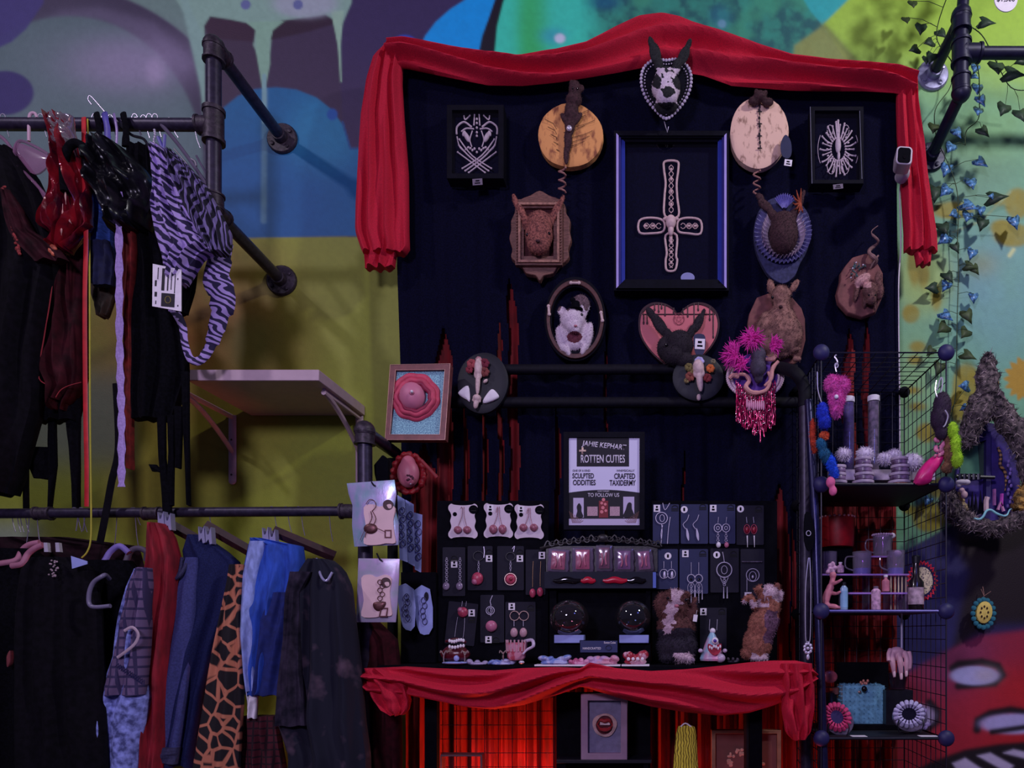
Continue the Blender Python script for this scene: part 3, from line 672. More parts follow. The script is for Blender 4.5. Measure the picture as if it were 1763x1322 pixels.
def rb(x, y):
    q = .35*noise.noise(Vector((x*.16, y*.16, 2))); E = lambda cx, cy, rx, ry: ((x-cx)/rx)**2+((y-cy)/ry)**2 < 1+q*2
    if y < 118+12*q or y > 176+10*q: return 1
    return 1 if E(1150, 158, 12, 9) or E(1131, 141, 8, 12) or E(1168, 141, 8, 13) or (y < 142 and q > .09) else 0
paintf(b, rb); furm(b, 1500, .004, .0007, 3); obj('head', b, [FURW, M('black_green_fur', (32, 32, 36), .9, 0, .3, 120, .4)], t)
eyes(t, [(1131, 140), (1164, 139)], -.228, 3); b = B(); pell(b, 1148, 155, -.248, 4, 2.6, 3); obj('nose', b, FURD, t)
b = B(); ptube(b, [(1143, 206, -.165), (1146, 218, -.165), (1149, 228, -.16), (1151, 218, -.165)], .0012, 6); obj('hanging_wire', b, CHROME, t)
# --- two fungus / wood slices with small rodents and corkscrew tails ---
def slice_(name, label, cx, cy, rx, ry, m, seed, edge):
    t = thing(name, label, 'mounted rodent', P(cx, cy+ry, -.12)); o_ = oval(cx, cy, rx, ry, 44, 0, .018, seed)
    b = B(); dome(b, o_, -.12, .008, -.098, 5)
    for v in b.verts: v.co.y -= .003*noise.noise(Vector((v.co.x*60, v.co.z*25, seed)))
    obj('slice', b, m, t); return t
OR = pattern('orange_fungus', (150, 85, 60), (240, 165, 100), 'noise', 55, .8, lo=.3, hi=.5, stretch=(1.2, 1, .5)); CR = pattern('cream_fungus', (150, 110, 95), (245, 200, 180), 'noise', 60, .8, lo=.28, hi=.46, stretch=(1.2, 1, .6))
t = slice_('rodent_on_orange_slice', 'dark rodent spread over a round orange slice, corkscrew tail hanging below', 982, 233, 55, 56, OR, 4, None)
b = blobs([(990, 155, .02, 11, 15, 12), (988, 172, .02, 14, 12, 11), (984, 190, .018, 12, 18, 8), (981, 215, .014, 9, 20, 6), (978, 240, .012, 7, 22, 5), (975, 266, .01, 5, 18, 4), (994, 205, .015, 5, 14, 4, 35), (972, 205, .015, 5, 12, 4, -30), (984, 143, .02, 4, 6, 3), (1002, 152, .02, 4, 6, 3)], -.125, .003, 2)
furm(b, 900, .004, .0007, 5); obj('body', b, FURP, t); eyes(t, [(986, 152), (995, 152)], -.165, 1.6)
b = B(); pell(b, 980, 221, -.152, 5, 5, 4); obj('bead', b, CHROME, t)
b = B(); ptube(b, [(968+6*cos(i*.75), 288+i*1.75+2*sin(i*.75), -.128+.012*sin(i*.75)) for i in range(26)], .0032, 8); obj('tail', b, M('tan_tail', (160, 110, 105), .7, 0, .2, 90, .2), t)
b = B()
for i in range(7):
    x0 = 1000+random.uniform(-10, 20); y0 = 195+i*9; ptube(b, [(x0-22, y0+6, -.131), (x0, y0, -.133), (x0+14, y0-6, -.131)], .0007, 5)
for i in range(5): ptube(b, [(938+i*5, 205+i*13, -.13), (952+i*3, 212+i*12, -.1315), (958, 222+i*9, -.13)], .0008, 5)
obj('crease', b, FURP, t)
t = slice_('rodent_on_cream_slice', 'brown rodent head over a round cream slice with a navy tag', 1307, 228, 50, 62, CR, 9, None)
b = blobs([(1308, 166, .02, 11, 9, 9), (1298, 174, .015, 10, 7, 7), (1322, 176, .015, 10, 7, 6), (1318, 160, .02, 4, 5, 3), (1302, 158, .02, 4, 5, 3)], -.125, .003, 2); furm(b, 400, .004, .0007, 5); obj('body', b, FURP, t)
b = B()
for i, y in enumerate(range(182, 256, 7)):
    w = 3.2 if i % 2 else 2; pell(b, 1308+random.uniform(-1, 1), y, -.132, w*.6, 3, .8); 
    if i % 3 == 1: pell(b, 1308, y+3, -.132, 4.5, 1.2, .8)
ptube(b, [(1307, 180, -.131), (1309, 262, -.131)], .0008, 6)
obj('bead_string', b, FURD, t)
b = B(); ptube(b, [(1303+6*cos(i*.8), 293+i*1.9, -.128+.01*sin(i*.8)) for i in range(24)], .0028, 8); obj('tail', b, M('tan_tail', (0, 0, 0)), t)
b = B(); prism(b, spl([(1352, 232), (1361, 242), (1363, 262), (1358, 272), (1347, 268), (1344, 248)], 4), -.15, -.147); g = obj('hang_tag', b, M('navy_card', (38, 40, 80), .6, 0, .1, 50, 0), t)
ptag(t, 1357, 280, 13, 11, 8, -.152)
# --- shadow boxes with bone pictures ---
def shadow_box(label, x0, y0, x1, y1, w=9, lines=False):
    t = thing('bone_shadow_box', label, 'framed bone art', P((x0+x1)/2, y1, -.13)); b = B()
    prism(b, rect(x0, y0, x1, y1), -.14, -.092, rect(x0+w, y0+w, x1-w, y1-w)); obj('frame', b, FRM, t, bevel=.0015)
    b = B(); pbox(b, x0+w-1, y0+w-1, x1-w+1, y1-w+1, -.104, -.093); obj('backing', b, BLK, t)
    b = B(); pbox(b, x0+w, y0+w, x1-w, y1-w, -.132, -.1305); obj('glass', b, GL, t); return t
BONED = M('bone_white', (212, 190, 205), .6, 0, .12, 90, .2)
def bone(b, pts, Y, r=1.1, knob=1.7, sm=4):
    ptube(b, [(x, y, Y) for x, y in pts], S(r*1.45, Y), 6, sm)
    for e in (pts[0], pts[-1]): pell(b, e[0], e[1], Y, knob*1.2, knob*1.2, knob*1.2, 0, 8, 6)
t = shadow_box('black shadow box with crossed bones and paired skulls, left of the orange slice', 769, 180, 867, 307)
b = B(); Y = -.118; cx = 821
for s in (-1, 1):
    X_ = lambda v: cx+s*v
    pell(b, X_(17), 236, Y, 4, 10, 4, s*28); pell(b, X_(22), 230, Y, 3, 5, 3, s*-20)
    bone(b, [(X_(-20), 294), (X_(10), 272), (X_(31), 250)], Y, .9, 1.5); bone(b, [(X_(-25), 290), (X_(8), 268), (X_(30), 240)], Y-.003, .8, 1.4); bone(b, [(X_(-14), 297), (X_(14), 276), (X_(33), 262)], Y, .8, 1.4)
    bone(b, [(X_(4), 197), (X_(5), 215)], Y, .8, 1.3); bone(b, [(X_(12), 199), (X_(20), 206), (X_(22), 200)], Y, .8, 1.2)
    bone(b, [(X_(10), 218), (X_(22), 210), (X_(34), 218), (X_(35), 230)], Y, 1.1, 1.6); bone(b, [(X_(6), 222), (X_(18), 221), (X_(26), 226)], Y, .9, 1.2)
    bone(b, [(X_(34), 236), (X_(30), 252), (X_(20), 262)], Y, .8, 1.2); bone(b, [(X_(8), 226), (X_(12), 240), (X_(9), 252)], Y, .7, 1)
    for k in range(5): pell(b, X_(4+k*3.6), 256+2.5*sin(k*1.7), Y, 1.8, 2.4, 1.5, 20*k)
for y in (205, 212, 220, 228, 234, 262): pell(b, cx, y, Y, 2, 2.2, 2, 0, 8, 6)
obj('bone_picture', b, BONED, t); ptag(t, 822, 313, 17, 11, -4, -.142, M('grey_card', (120, 105, 125), .7, 0, .05, 40, 0))
t = shadow_box('black shadow box with bones fanned in an oval around a narrow skull, far right', 1396, 183, 1487, 316, 7)
b = B(); cx, cy = 1443, 257; Y = -.118
pell(b, cx, 250, Y, 5, 14, 4); pell(b, cx-1, 234, Y, 2, 14, 2); pell(b, cx+1, 268, Y, 2.5, 8, 2.5); bone(b, [(cx, 208), (cx, 232)], Y, 1.2, 1.8)
for k in range(26):
    a = 2*pi*k/26; x, y = cos(a), sin(a); 
    if abs(x) < .12: continue
    bone(b, [(cx+x*13, cy+y*20), (cx+x*22, cy+y*34+2*(k % 2)), (cx+x*(31 if k % 2 else 27), cy+y*(47 if k % 2 else 42))], Y, .9 if k % 2 else .7, 1.5)
for k in range(16):
    a = 2*pi*k/16; pell(b, cx+19*cos(a), cy+29*sin(a), Y-.002, 2.2, 1.5, 1.5, math.degrees(a), 8, 6)
for a0, a1 in ((-.5, .5), (pi-.5, pi+.5)):
    ptube(b, [(cx+35*cos(a0+(a1-a0)*i/10), cy+50*sin(a0+(a1-a0)*i/10), Y) for i in range(11)], .0011, 6)
for s in (-1, 1): ptube(b, [(cx+s*(12+7*cos(q)), 286+14*sin(q), Y) for q in [i*.6 for i in range(11)]], .0012, 6); ptube(b, [(cx+s*(14+5*cos(q)), 224+9*sin(q), Y) for q in [i*.6 for i in range(11)]], .0011, 6)
obj('bone_picture', b, BONED, t)
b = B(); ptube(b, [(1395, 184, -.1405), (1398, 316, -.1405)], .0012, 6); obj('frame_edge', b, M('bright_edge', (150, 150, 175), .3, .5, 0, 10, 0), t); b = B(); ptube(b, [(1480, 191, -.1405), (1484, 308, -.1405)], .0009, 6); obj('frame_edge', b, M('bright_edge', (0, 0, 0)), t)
ptag(t, 1443, 321, 17, 8, -6, -.142, M('grey_card', (0, 0, 0)))
# --- large frame with bone cross ---
t = thing('bone_cross_frame', 'large black frame with painted blue highlights around an ornate upside down bone cross', 'framed cross', P(1156, 500, -.14))
for k, (d0, d1, yf, yb, m) in enumerate(((0, 4, -.135, -.092, FRM), (4, 8, -.145, -.092, M('violet_highlight', (190, 172, 245), .3, .1, .05, 30, 0)), (8, 12, -.138, -.092, M('dark_violet_highlight', (60, 55, 130), .3, .1, .05, 30, 0)), (12, 19, -.128, -.092, M('blue_highlight', (52, 66, 170), .32, .1, .05, 30, 0)))):
    for side in ('v', 'h'):
        b = B(); X0, Y0, X1, Y1 = 1057+d0, 225+d0, 1255-d0, 500-d0; x0, y0, x1, y1 = 1057+d1, 225+d1, 1255-d1, 500-d1
        quads = [[(X0, Y0), (x0, y0), (x0, y1), (X0, Y1)], [(x1, y0), (X1, Y0), (X1, Y1), (x1, y1)]] if side == 'v' else [[(X0, Y0), (X1, Y0), (x1, y0), (x0, y0)], [(x0, y1), (x1, y1), (X1, Y1), (X0, Y1)]]
        for q in quads:
            b = B(); prism(b, q, yf, yb); obj('frame_moulding', b, m if side == 'v' else FRM, t, smooth=False)  # uprights coloured violet and blue for their highlights, crosspieces left black
b = B(); pbox(b, 1075, 243, 1237, 482, -.1, -.094); obj('backing', b, BLK, t)
b = B(); pbox(b, 1076, 244, 1236, 481, -.124, -.122); obj('glass', b, GL, t)
b = B(); Y = -.108
def outl(pts): ptube(b, [(x, y, Y) for x, y in pts], .0036, 8, 4, closed=True)
outl([(1145, 278), (1166, 278), (1168, 290), (1165, 315), (1166, 340), (1168, 372), (1145, 372), (1144, 340), (1146, 315), (1143, 290)])
outl([(1146, 405), (1165, 405), (1164, 440), (1166, 448), (1162, 465), (1148, 465), (1146, 448), (1148, 435)])
outl([(1101, 380), (1120, 375), (1142, 380), (1142, 398), (1120, 402), (1101, 400)]); outl([(1206, 380), (1186, 375), (1168, 380), (1168, 398), (1186, 402), (1206, 402)])
b.verts.ensure_lookup_table()
ptube(b, [(1155.5+4*sin(i*1.1), 284+i*3.6, Y) for i in range(24)], .0014, 6); ptube(b, [(1155.5-4*sin(i*1.1), 284+i*3.6, Y) for i in range(24)], .0014, 6)
ptube(b, [(1155.5+4*sin(i*1.3), 410+i*3.4, Y) for i in range(16)], .0014, 6); ptube(b, [(1155.5-4*sin(i*1.3), 410+i*3.4, Y) for i in range(16)], .0014, 6)
for s in (-1, 1):
    for sg in (-1, 1): ptube(b, [(1155+s*(17+i*3), 389+sg*5*sin(i*.9+.4), Y) for i in range(11)], .0013, 6)
for y in (292, 308, 330, 352, 418, 434, 452): pell(b, 1155.5, y, Y, 2.2, 3.2, 2)
for x in (1112, 1124, 1186, 1197): pell(b, x, 389, Y, 3.4, 2.2, 2)
pell(b, 1155, 382, Y-.012, 9, 12, 8); pell(b, 1155, 395, Y-.01, 5, 11, 5); pell(b, 1155, 410, Y, 3, 7, 3); pell(b, 1145, 377, Y-.004, 4, 3, 3); pell(b, 1165, 377, Y-.004, 4, 3, 3)
obj('bone_cross', b, M('cross_bone', (225, 188, 190), .6, 0, .12, 90, .2), t)
b = B(); prism(b, oval(1184, 478, 12, 9, 24), -.1205, -.118); obj('round_reflection', b, M('lilac_reflection', (150, 150, 205), .7, 0, .05, 50, 0), t)  # lilac disc stands in for a round light reflected in the glass
# --- carved wood frame with brown rabbit ---
t = thing('carved_frame_rabbit', 'brown rabbit face in a carved rectangular wooden frame on a lobed wooden plaque', 'mounted rabbit head', P(929, 478, -.12))
b = B(); prism(b, spl([(929, 328), (945, 336), (962, 342), (972, 352), (974, 366), (981, 378), (980, 396), (983, 412), (978, 428), (979, 442), (970, 452), (960, 458), (952, 470), (936, 474), (929, 483), (922, 474), (906, 470), (898, 458), (890, 452), (880, 442), (882, 428), (877, 410), (880, 396), (880, 380), (886, 366), (888, 352), (898, 342), (913, 336)], 3), -.118, -.098, taper=1.02); obj('plaque', b, WOOD, t, bevel=.002)
for d0, d1, yf in ((0, 5, -.135), (5, 9, -.142), (9, 15, -.132)):
    b = B(); prism(b, rect(887+d0, 343+d0, 968-d0, 456-d0), yf, -.118, rect(887+d1, 343+d1, 968-d1, 456-d1)); obj('frame_moulding', b, WOOD if d0 != 5 else M('light_wood', (165, 115, 100), .6, 0, .3, 90, .3), t, smooth=False)
b = B()
for i in range(14): pell(b, 893+i*5.3, 348, -.1365, 2, 2, 2, 0, 8, 6)
for i in range(20): pell(b, 890, 356+i*5, -.1365, 1.8, 2.2, 1.8, 0, 8, 6); pell(b, 965, 356+i*5, -.1365, 1.8, 2.2, 1.8, 0, 8, 6)
obj('carved_beads', b, WOOD, t)
b = B(); pbox(b, 900, 356, 955, 443, -.121, -.118); obj('backing', b, M('dark_red_felt', (70, 25, 32), .9, 0, .2, 90, .2), t)
b = blobs([(929, 385, .01, 22, 22, 14), (928, 404, .022, 24, 28, 18), (927, 420, .032, 20, 18, 14), (917, 420, .036, 9, 9, 8), (938, 420, .036, 9, 9, 8), (906, 385, .005, 8, 14, 5, -14), (899, 368, .012, 7, 20, 4, -22), (888, 348, .014, 5, 16, 3, -18), (948, 380, .005, 8, 14, 5, 14), (958, 362, .012, 7, 20, 4, 24), (967, 346, .014, 4, 12, 3, 20)], -.125, .003, 3)
furm(b, 1400, .004, .0007, 9); obj('head', b, M('red_brown_fur', (150, 88, 78), .9, 0, .35, 160, .5, c2=(95, 50, 50)), t); eyes(t, [(908, 404), (945, 402)], -.165, 3); b = B(); pell(b, 926, 415, -.188, 4, 2.5, 3); obj('nose', b, FURP, t)
# --- ruffled plaque with dark rabbit ---
t = thing('ruffle_rabbit_mount', 'dark rabbit head, face hidden, inside a pleated blue and cream ruffle', 'mounted rabbit head', P(1347, 485, -.13))
b = B(); prism(b, spl([(1347, 338), (1372, 345), (1392, 368), (1396, 400), (1390, 430), (1378, 452), (1368, 475), (1348, 488), (1326, 476), (1312, 455), (1302, 430), (1298, 400), (1304, 368), (1322, 345)], 4), -.118, -.098); obj('plaque', b, M('denim_plaque', (52, 52, 92), .85, 0, .3, 90, .4), t, bevel=.002)
def ruffle(bm, cx, cy, r0, r1, ky, Y, n=40, lift=.014, a0=0, a1=2*pi, t_=.0016):
    N = n*6; V = []
    for i in range(N+1):
        a = a0+(a1-a0)*i/N; w = sin(i*pi/3); q = []
        for k in range(4):
            f = k/3; r = r0+(r1-r0)*f; p = P(cx+r*cos(a), cy+r*sin(a)*ky, Y); p.y -= lift*f*(.6+.5*w*f)+.002; q.append(p)
        V.append([bm.verts.new(p) for p in q]+[bm.verts.new(p+Vector((0, t_, 0))) for p in q])
    for i in range(N):
        A_, B_ = V[i], V[i+1]
        for k in range(3): bm.faces.new((A_[k], A_[k+1], B_[k+1], B_[k])); bm.faces.new((A_[k+4], B_[k+4], B_[k+5], A_[k+5]))
        bm.faces.new((A_[0], B_[0], B_[4], A_[4])); bm.faces.new((A_[3], A_[7], B_[7], B_[3]))
b = B(); ruffle(b, 1347, 402, 27, 49, 1.08, -.122, 34, .016, -.95, pi+.95); obj('outer_ruffle', b, M('blue_grey_satin', (112, 108, 158), .6, 0, .15, 60, .1), t)
b = B(); ruffle(b, 1347, 405, 25, 37, 1.15, -.130, 26, .030, -.8, pi+.8); obj('inner_ruffle', b, M('cream_satin', (205, 185, 205), .6, 0, .1, 60, .1), t)
b = B(); ruffle(b, 1350, 362, 4, 23, 1.1, -.135, 10, .012, pi+.7, 2*pi-.7); obj('bow_fan', b, M('lilac_satin', (120, 112, 190), .6, 0, .15, 60, .1), t)
b = blobs([(1349, 405, .03, 25, 32, 22), (1349, 385, .025, 22, 20, 18), (1332, 372, .02, 8, 16, 6, -35), (1318, 354, .015, 8, 16, 4, -50), (1309, 340, .01, 6, 10, 3, -40), (1366, 370, .02, 7, 14, 6, 30), (1376, 352, .015, 6, 16, 4, 25), (1382, 336, .01, 4, 10, 3, 20)], -.13, .003, 3)
furm(b, 1600, .005, .0008, 12); obj('head', b, FURP, t)
b = B()
for k in range(7): a = 1.2+k*.6; ptube(b, [(1378, 350, -.155), (1378+9*cos(a), 350+14*sin(a), -.165), (1378+14*cos(a), 346+22*sin(a), -.158)], [.004, .003, .0008], 6)
obj('orange_feather_tuft', b, M('rust_feather', (150, 66, 40), .8, 0, .3, 80, .3), t)
# --- brown squirrel-like rabbit on rough wooden board ---
t = thing('full_body_rabbit_mount', 'brown upright rabbit torso with folded paws mounted on a rough edged wooden board', 'mounted rabbit', P(1340, 625, -.12))
b = B(); prism(b, [(1303, 512), (1322, 505), (1360, 507), (1380, 530), (1386, 548), (1387, 585), (1380, 612), (1368, 627), (1310, 622), (1290, 600), (1287, 556), (1290, 540)], -.115, -.098); obj('board', b, M('rough_board', (120, 70, 70), .8, 0, .25, 40, .5), t, bevel=.003)
b = blobs([(1345, 512, .03, 18, 20, 16), (1346, 530, .035, 15, 15, 14), (1344, 520, .045, 9, 9, 9), (1327, 494, .02, 7, 14, 4, -8), (1368, 492, .02, 6, 13, 4, 30), (1345, 552, .025, 26, 26, 20), (1348, 575, .03, 34, 36, 24), (1330, 575, .02, 30, 40, 18), (1322, 560, .02, 14, 24, 12, -10), (1365, 590, .02, 14, 22, 12), (1340, 612, .03, 26, 6, 7, -12), (1362, 604, .035, 18, 4, 5, -14), (1372, 618, .02, 8, 5, 5)], -.118, .0032, 3)
furm(b, 2600, .006, .0009, 14); obj('body', b, FURB, t); eyes(t, [(1330, 512), (1362, 510)], -.162, 2.6); b = B(); pell(b, 1344, 528, -.182, 3.5, 2.5, 3); obj('nose', b, FURP, t)
# --- octagonal plaque with rodent and twisted twig ---
t = thing('twig_rodent_plaque', 'small pale rodent under a twisted twig on an eight sided brown plaque', 'mounted rodent', P(1480, 545, -.12))
b = B(); prism(b, [(1468, 443), (1492, 436), (1508, 448), (1520, 470), (1520, 508), (1508, 536), (1485, 545), (1460, 538), (1444, 520), (1441, 505), (1447, 484), (1448, 470), (1457, 456)], -.118, -.098, taper=1.04); obj('plaque', b, M('rough_board', (0, 0, 0)), t, bevel=.003)
b = B(); ptube(b, [(1500-3*i/6+7*sin(i*.62)+i*.9, 458-i*3.3, -.13+.012*cos(i*.62)) for i in range(22)], [.008, .006, .004, .0015], 8); ptube(b, [(1498, 462, -.13), (1505, 450, -.14), (1512, 440, -.13)], .003, 6); obj('twig', b, M('grey_twig', (130, 95, 95), .8, 0, .3, 60, .4), t)
b = blobs([(1485, 482, .015, 16, 9, 8, -35), (1498, 500, .02, 13, 14, 11), (1500, 515, .025, 9, 10, 9), (1475, 500, .01, 4, 20, 5, 12), (1506, 522, .01, 3, 14, 4, -3), (1488, 520, .01, 3, 10, 4), (1512, 478, .02, 6, 12, 4, 10), (1515, 500, .015, 6, 16, 8)], -.12, .0028, 2)
paintf(b, lambda x, y: 1 if y < 495 and x < 1500 else 0); furm(b, 1200, .005, .0007, 15); obj('body', b, [M('dusty_fur', (110, 72, 70), .9, 0, .3, 140, .4), M('pale_fur', (200, 150, 150), .9, 0, .2, 140, .4)], t); eyes(t, [(1496, 508), (1507, 508)], -.168, 1.8)
b = B(); rd = random.Random(4)
for k in range(16): x, y = 1478+rd.uniform(-12, 14), 462+rd.uniform(-8, 20); ptube(b, [(x, y, -.122), (x+rd.uniform(-9, 9), y+rd.uniform(-9, 9), -.132)], [.003, .0006], 5)
obj('moss_tuft', b, M('blue_green_moss', (70, 100, 105), .9, 0, .4, 50, .3), t)
b = B()
for x, y in ((1486, 456), (1468, 462), (1474, 452), (1465, 478)): pell(b, x, y, -.136, 1.6, 1.6, 1.6, 0, 8, 6)
obj('crystal_bead', b, CHROME, t)
# --- oval frame with white rat in a hat ---
t = thing('oval_frame_rat', 'white rat wearing a tiny black hat in a brown oval frame with little bones', 'mounted rat', P(989, 622, -.13))
for k, (r0, r1, yf, m) in enumerate(((1, .9, -.125, FRM), (.93, .82, -.135, WOOD2), (.84, .76, -.128, FRM))):
    b = B(); prism(b, oval(990, 549, 53*r0, 73*r0, 48), yf, -.098, oval(990, 549, 53*r1, 73*r1, 48)); obj('frame_moulding', b, m, t, bevel=.0015)
b = B(); prism(b, oval(990, 549, 43, 60, 40), -.102, -.098); obj('backing', b, BLK, t)
b = blobs([(986, 551, .035, 21, 19, 16), (988, 562, .045, 14, 12, 12), (991, 568, .05, 8, 7, 8), (974, 548, .03, 9, 9, 8), (1003, 540, .02, 8, 12, 5, 20), (968, 536, .02, 8, 9, 4, -30), (988, 572, .015, 26, 32, 14), (966, 585, .02, 8, 24, 8, -12), (1012, 580, .02, 8, 26, 8, 12), (976, 602, .025, 5, 12, 5, -24), (1005, 600, .025, 5, 12, 5, 18), (1000, 590, .025, 12, 4, 5, 15), (1000, 525, .01, 16, 18, 8)], -.108, .003, 3)
paintf(b, lambda x, y: 1 if ((x-989)/13)**2+((y-580)/10)**2 < 1 else (2 if y < 530+6*sin(x*.4) else 0)); furm(b, 1800, .005, .0008, 16); obj('body', b, [FURW, M('dark_red_fur', (110, 50, 66), .9, 0, .2, 90, .3), M('grey_brown_fur', (110, 85, 95), .9, 0, .3, 120, .4)], t)
eyes(t, [(978, 545), (1001, 542)], -.158, 3); b = B(); pell(b, 991, 561, -.178, 3, 2, 2); obj('nose', b, M('pink_nose', (190, 110, 130), .6, 0, .1, 40, 0), t)
b = B(); c = P(991, 532, -.15); lathe(b, [(.024, -.003), (.024, 0), (.014, .001), (.013, .022), (.010, .024)], c, 24); pell(b, 986, 516, -.152, 5, 4, 4); obj('hat', b, BLKM, t)
for x, y, d in ((990, 487, 0), (945, 534, 85), (1036, 545, 80)):
    b = B(); d = radians(d); bone(b, [(x-7*cos(d), y-7*sin(d)), (x+7*cos(d), y+7*sin(d))], -.139, 1.5, 2.6, 1); obj('little_bone', b, BONE, t)
# --- heart plaque with black rabbit head ---
t = thing('heart_plaque_rabbit', 'black rabbit head with raised ears on a pink heart with dripping dark paint', 'mounted rabbit head', P(1168, 640, -.13))
ht = spl([(1168, 540), (1178, 530), (1194, 521), (1215, 522), (1232, 534), (1239, 556), (1234, 582), (1218, 606), (1196, 626), (1168, 645), (1142, 626), (1120, 606), (1103, 580), (1099, 556), (1104, 534), (1122, 521), (1144, 522), (1160, 531)], 4)
b = B(); prism(b, ht, -.114, -.098); obj('heart_edge', b, M('dark_red_paint', (52, 12, 28), .5, 0, .2, 50, 0), t)
b = B(); prism(b, [(1168+(x-1168)*.95, 578+(y-578)*.95) for x, y in ht], -.120, -.114); obj('heart', b, M('salmon_paint', (215, 112, 122), .55, 0, .06, 12, .05), t)
b = B()
for x, y0, L in ((1108, 540, 16), (1114, 530, 26), (1127, 523, 10), (1134, 522, 14), (1145, 524, 18), (1184, 526, 18), (1195, 522, 34), (1202, 521, 12), (1222, 528, 22), (1228, 538, 42), (1139, 522, 8), (1160, 530, 8), (1176, 531, 8)):
    ptube(b, [(x, y0, -.1205), (x, y0+L, -.1205)], [.0022, .0018], 8); pell(b, x, y0+L, -.1205, 1.7, 3, 1)
ptube(b, [(x, y, -.1205) for x, y in [(1168+(x-1168)*.94, 578+(y-578)*.94) for x, y in ht] if y < 545][:40], .0022, 6)
obj('painted_drips', b, M('dark_red_paint', (0, 0, 0)), t)
b = B(); ptube(b, [(1169+9*cos(i*.4), 549+10*sin(i*.4), -.122) for i in range(16)], .001, 6, closed=True)
ptube(b, [(1169+9*cos(-pi/2+i*4*pi/5), 549+10*sin(-pi/2+i*4*pi/5), -.122) for i in range(5)], .0008, 6, closed=True); obj('painted_star', b, M('dull_rose', (150, 72, 88), .7, 0, .1, 30, 0), t)
b = blobs([(1170, 594, .03, 24, 25, 20), (1160, 612, .035, 20, 18, 18), (1145, 600, .02, 14, 20, 14), (1178, 622, .03, 18, 14, 16), (1152, 580, .025, 8, 16, 7, -20), (1136, 560, .02, 10, 24, 4, -34), (1121, 540, .015, 7, 14, 3, -34), (1190, 572, .025, 7, 14, 7, 22), (1202, 556, .02, 8, 18, 4, 24), (1210, 540, .015, 4, 10, 3, 18)], -.125, .0032, 3)
furm(b, 1800, .005, .0008, 18); obj('head', b, FURD, t); eyes(t, [(1147, 594), (1164, 618)], -.178, 2.6)
b = B(); prism(b, spl([(1196, 576), (1212, 576), (1215, 590), (1213, 604), (1208, 612), (1200, 612), (1196, 604), (1194, 590)], 3), -.165, -.163); obj('hang_tag', b, M('navy_card', (0, 0, 0)), t); ptag(t, 1205, 592, 17, 18, 3, -.167)
# --- small round plaques with skulls ---
def skull(b, cx, cy, w, h, Y, deg=0):
    d = radians(deg); R = lambda x, y: (cx+x*cos(d)-y*sin(d), cy+x*sin(d)+y*cos(d))
    pell(b, *R(0, -h*.28), Y, w*.5, h*.27, w*.5, deg); pell(b, *R(0, h*.1), Y-.002, w*.3, h*.4, w*.3, deg); pell(b, *R(-w*.34, -h*.1), Y, w*.18, h*.12, w*.2, deg); pell(b, *R(w*.34, -h*.1), Y, w*.18, h*.12, w*.2, deg)
t = thing('flower_skull_plaque', 'pale narrow skull with autumn flowers on a small dark round plaque', 'skull plaque', P(1203, 690, -.16))
b = B(); dome(b, oval(1202, 650, 44, 40, 36), -.165, .008, -.150, 4); obj('plaque', b, M('dark_grey_paint', (26, 26, 40), .6, 0, .2, 40, .05), t)
b = B(); skull(b, 1204, 648, 20, 54, -.188, -6); pell(b, 1203, 684, -.18, 4, 6, 4); b = remesh(b, .0022, 2); obj('skull', b, BONE, t)
rd = random.Random(6)
for cx, cy, r, c in ((1186, 632, 8, (120, 105, 60)), (1188, 648, 9, (140, 70, 60)), (1223, 634, 8, (215, 110, 55)), (1218, 650, 8, (150, 55, 60)), (1204, 622, 9, (190, 180, 235)), (1193, 640, 6, (150, 130, 80)), (1228, 622, 5, (120, 110, 90)), (1182, 655, 5, (130, 110, 70))):
    b = B()
    for k in range(7): a = k*.9; pell(b, cx+r*.5*cos(a), cy+r*.5*sin(a), -.185-.002*(k % 2), r*.5, r*.42, r*.25, 40*k, 8, 6)
    obj('flower', b, M('petal_%d_%d' % (cx, cy), c, .8, 0, .2, 60, .2), t)
t = thing('bowtie_skull_plaque', 'bleached long skull with red flowers and white bow of bones on a black oval plaque', 'skull plaque', P(830, 712, -.16))
b = B(); dome(b, oval(831, 659, 43, 53, 36, 8, .01, 3), -.165, .008, -.150, 4); obj('plaque', b, M('black_blue_paint', (17, 15, 32), .6, 0, .2, 40, .05), t)
b = B(); skull(b, 823, 650, 14, 62, -.186, 2); pell(b, 836, 656, -.182, 5, 3, 3, -40); b = remesh(b, .0022, 2); obj('skull', b, BONE, t)
for cx, cy, r, c in ((812, 626, 9, (170, 70, 80)), (808, 636, 7, (140, 40, 60)), (834, 625, 9, (120, 30, 55)), (834, 640, 9, (130, 60, 60)), (824, 619, 6, (200, 140, 150))):
    b = B()
    for k in range(7): a = k*.9; pell(b, cx+r*.5*cos(a), cy+r*.5*sin(a), -.185-.002*(k % 2), r*.5, r*.42, r*.25, 40*k, 8, 6)
    obj('flower', b, M('petal_%d_%d' % (cx, cy), c, .8, 0, .2, 60, .2), t)
for q in ([(806, 664), (809, 690), (803, 688), (791, 680), (790, 674)], [(846, 670), (857, 678), (858, 684), (848, 690), (834, 694), (832, 688)]):
    b = B(); dome(b, spl(q, 4), -.178, .005, -.172, 3); obj('jaw_bone', b, WHT, t)
b = B(); skull(b, 820, 692, 15, 24, -.186, 10); b = remesh(b, .002, 1); obj('small_skull', b, BONE, t)
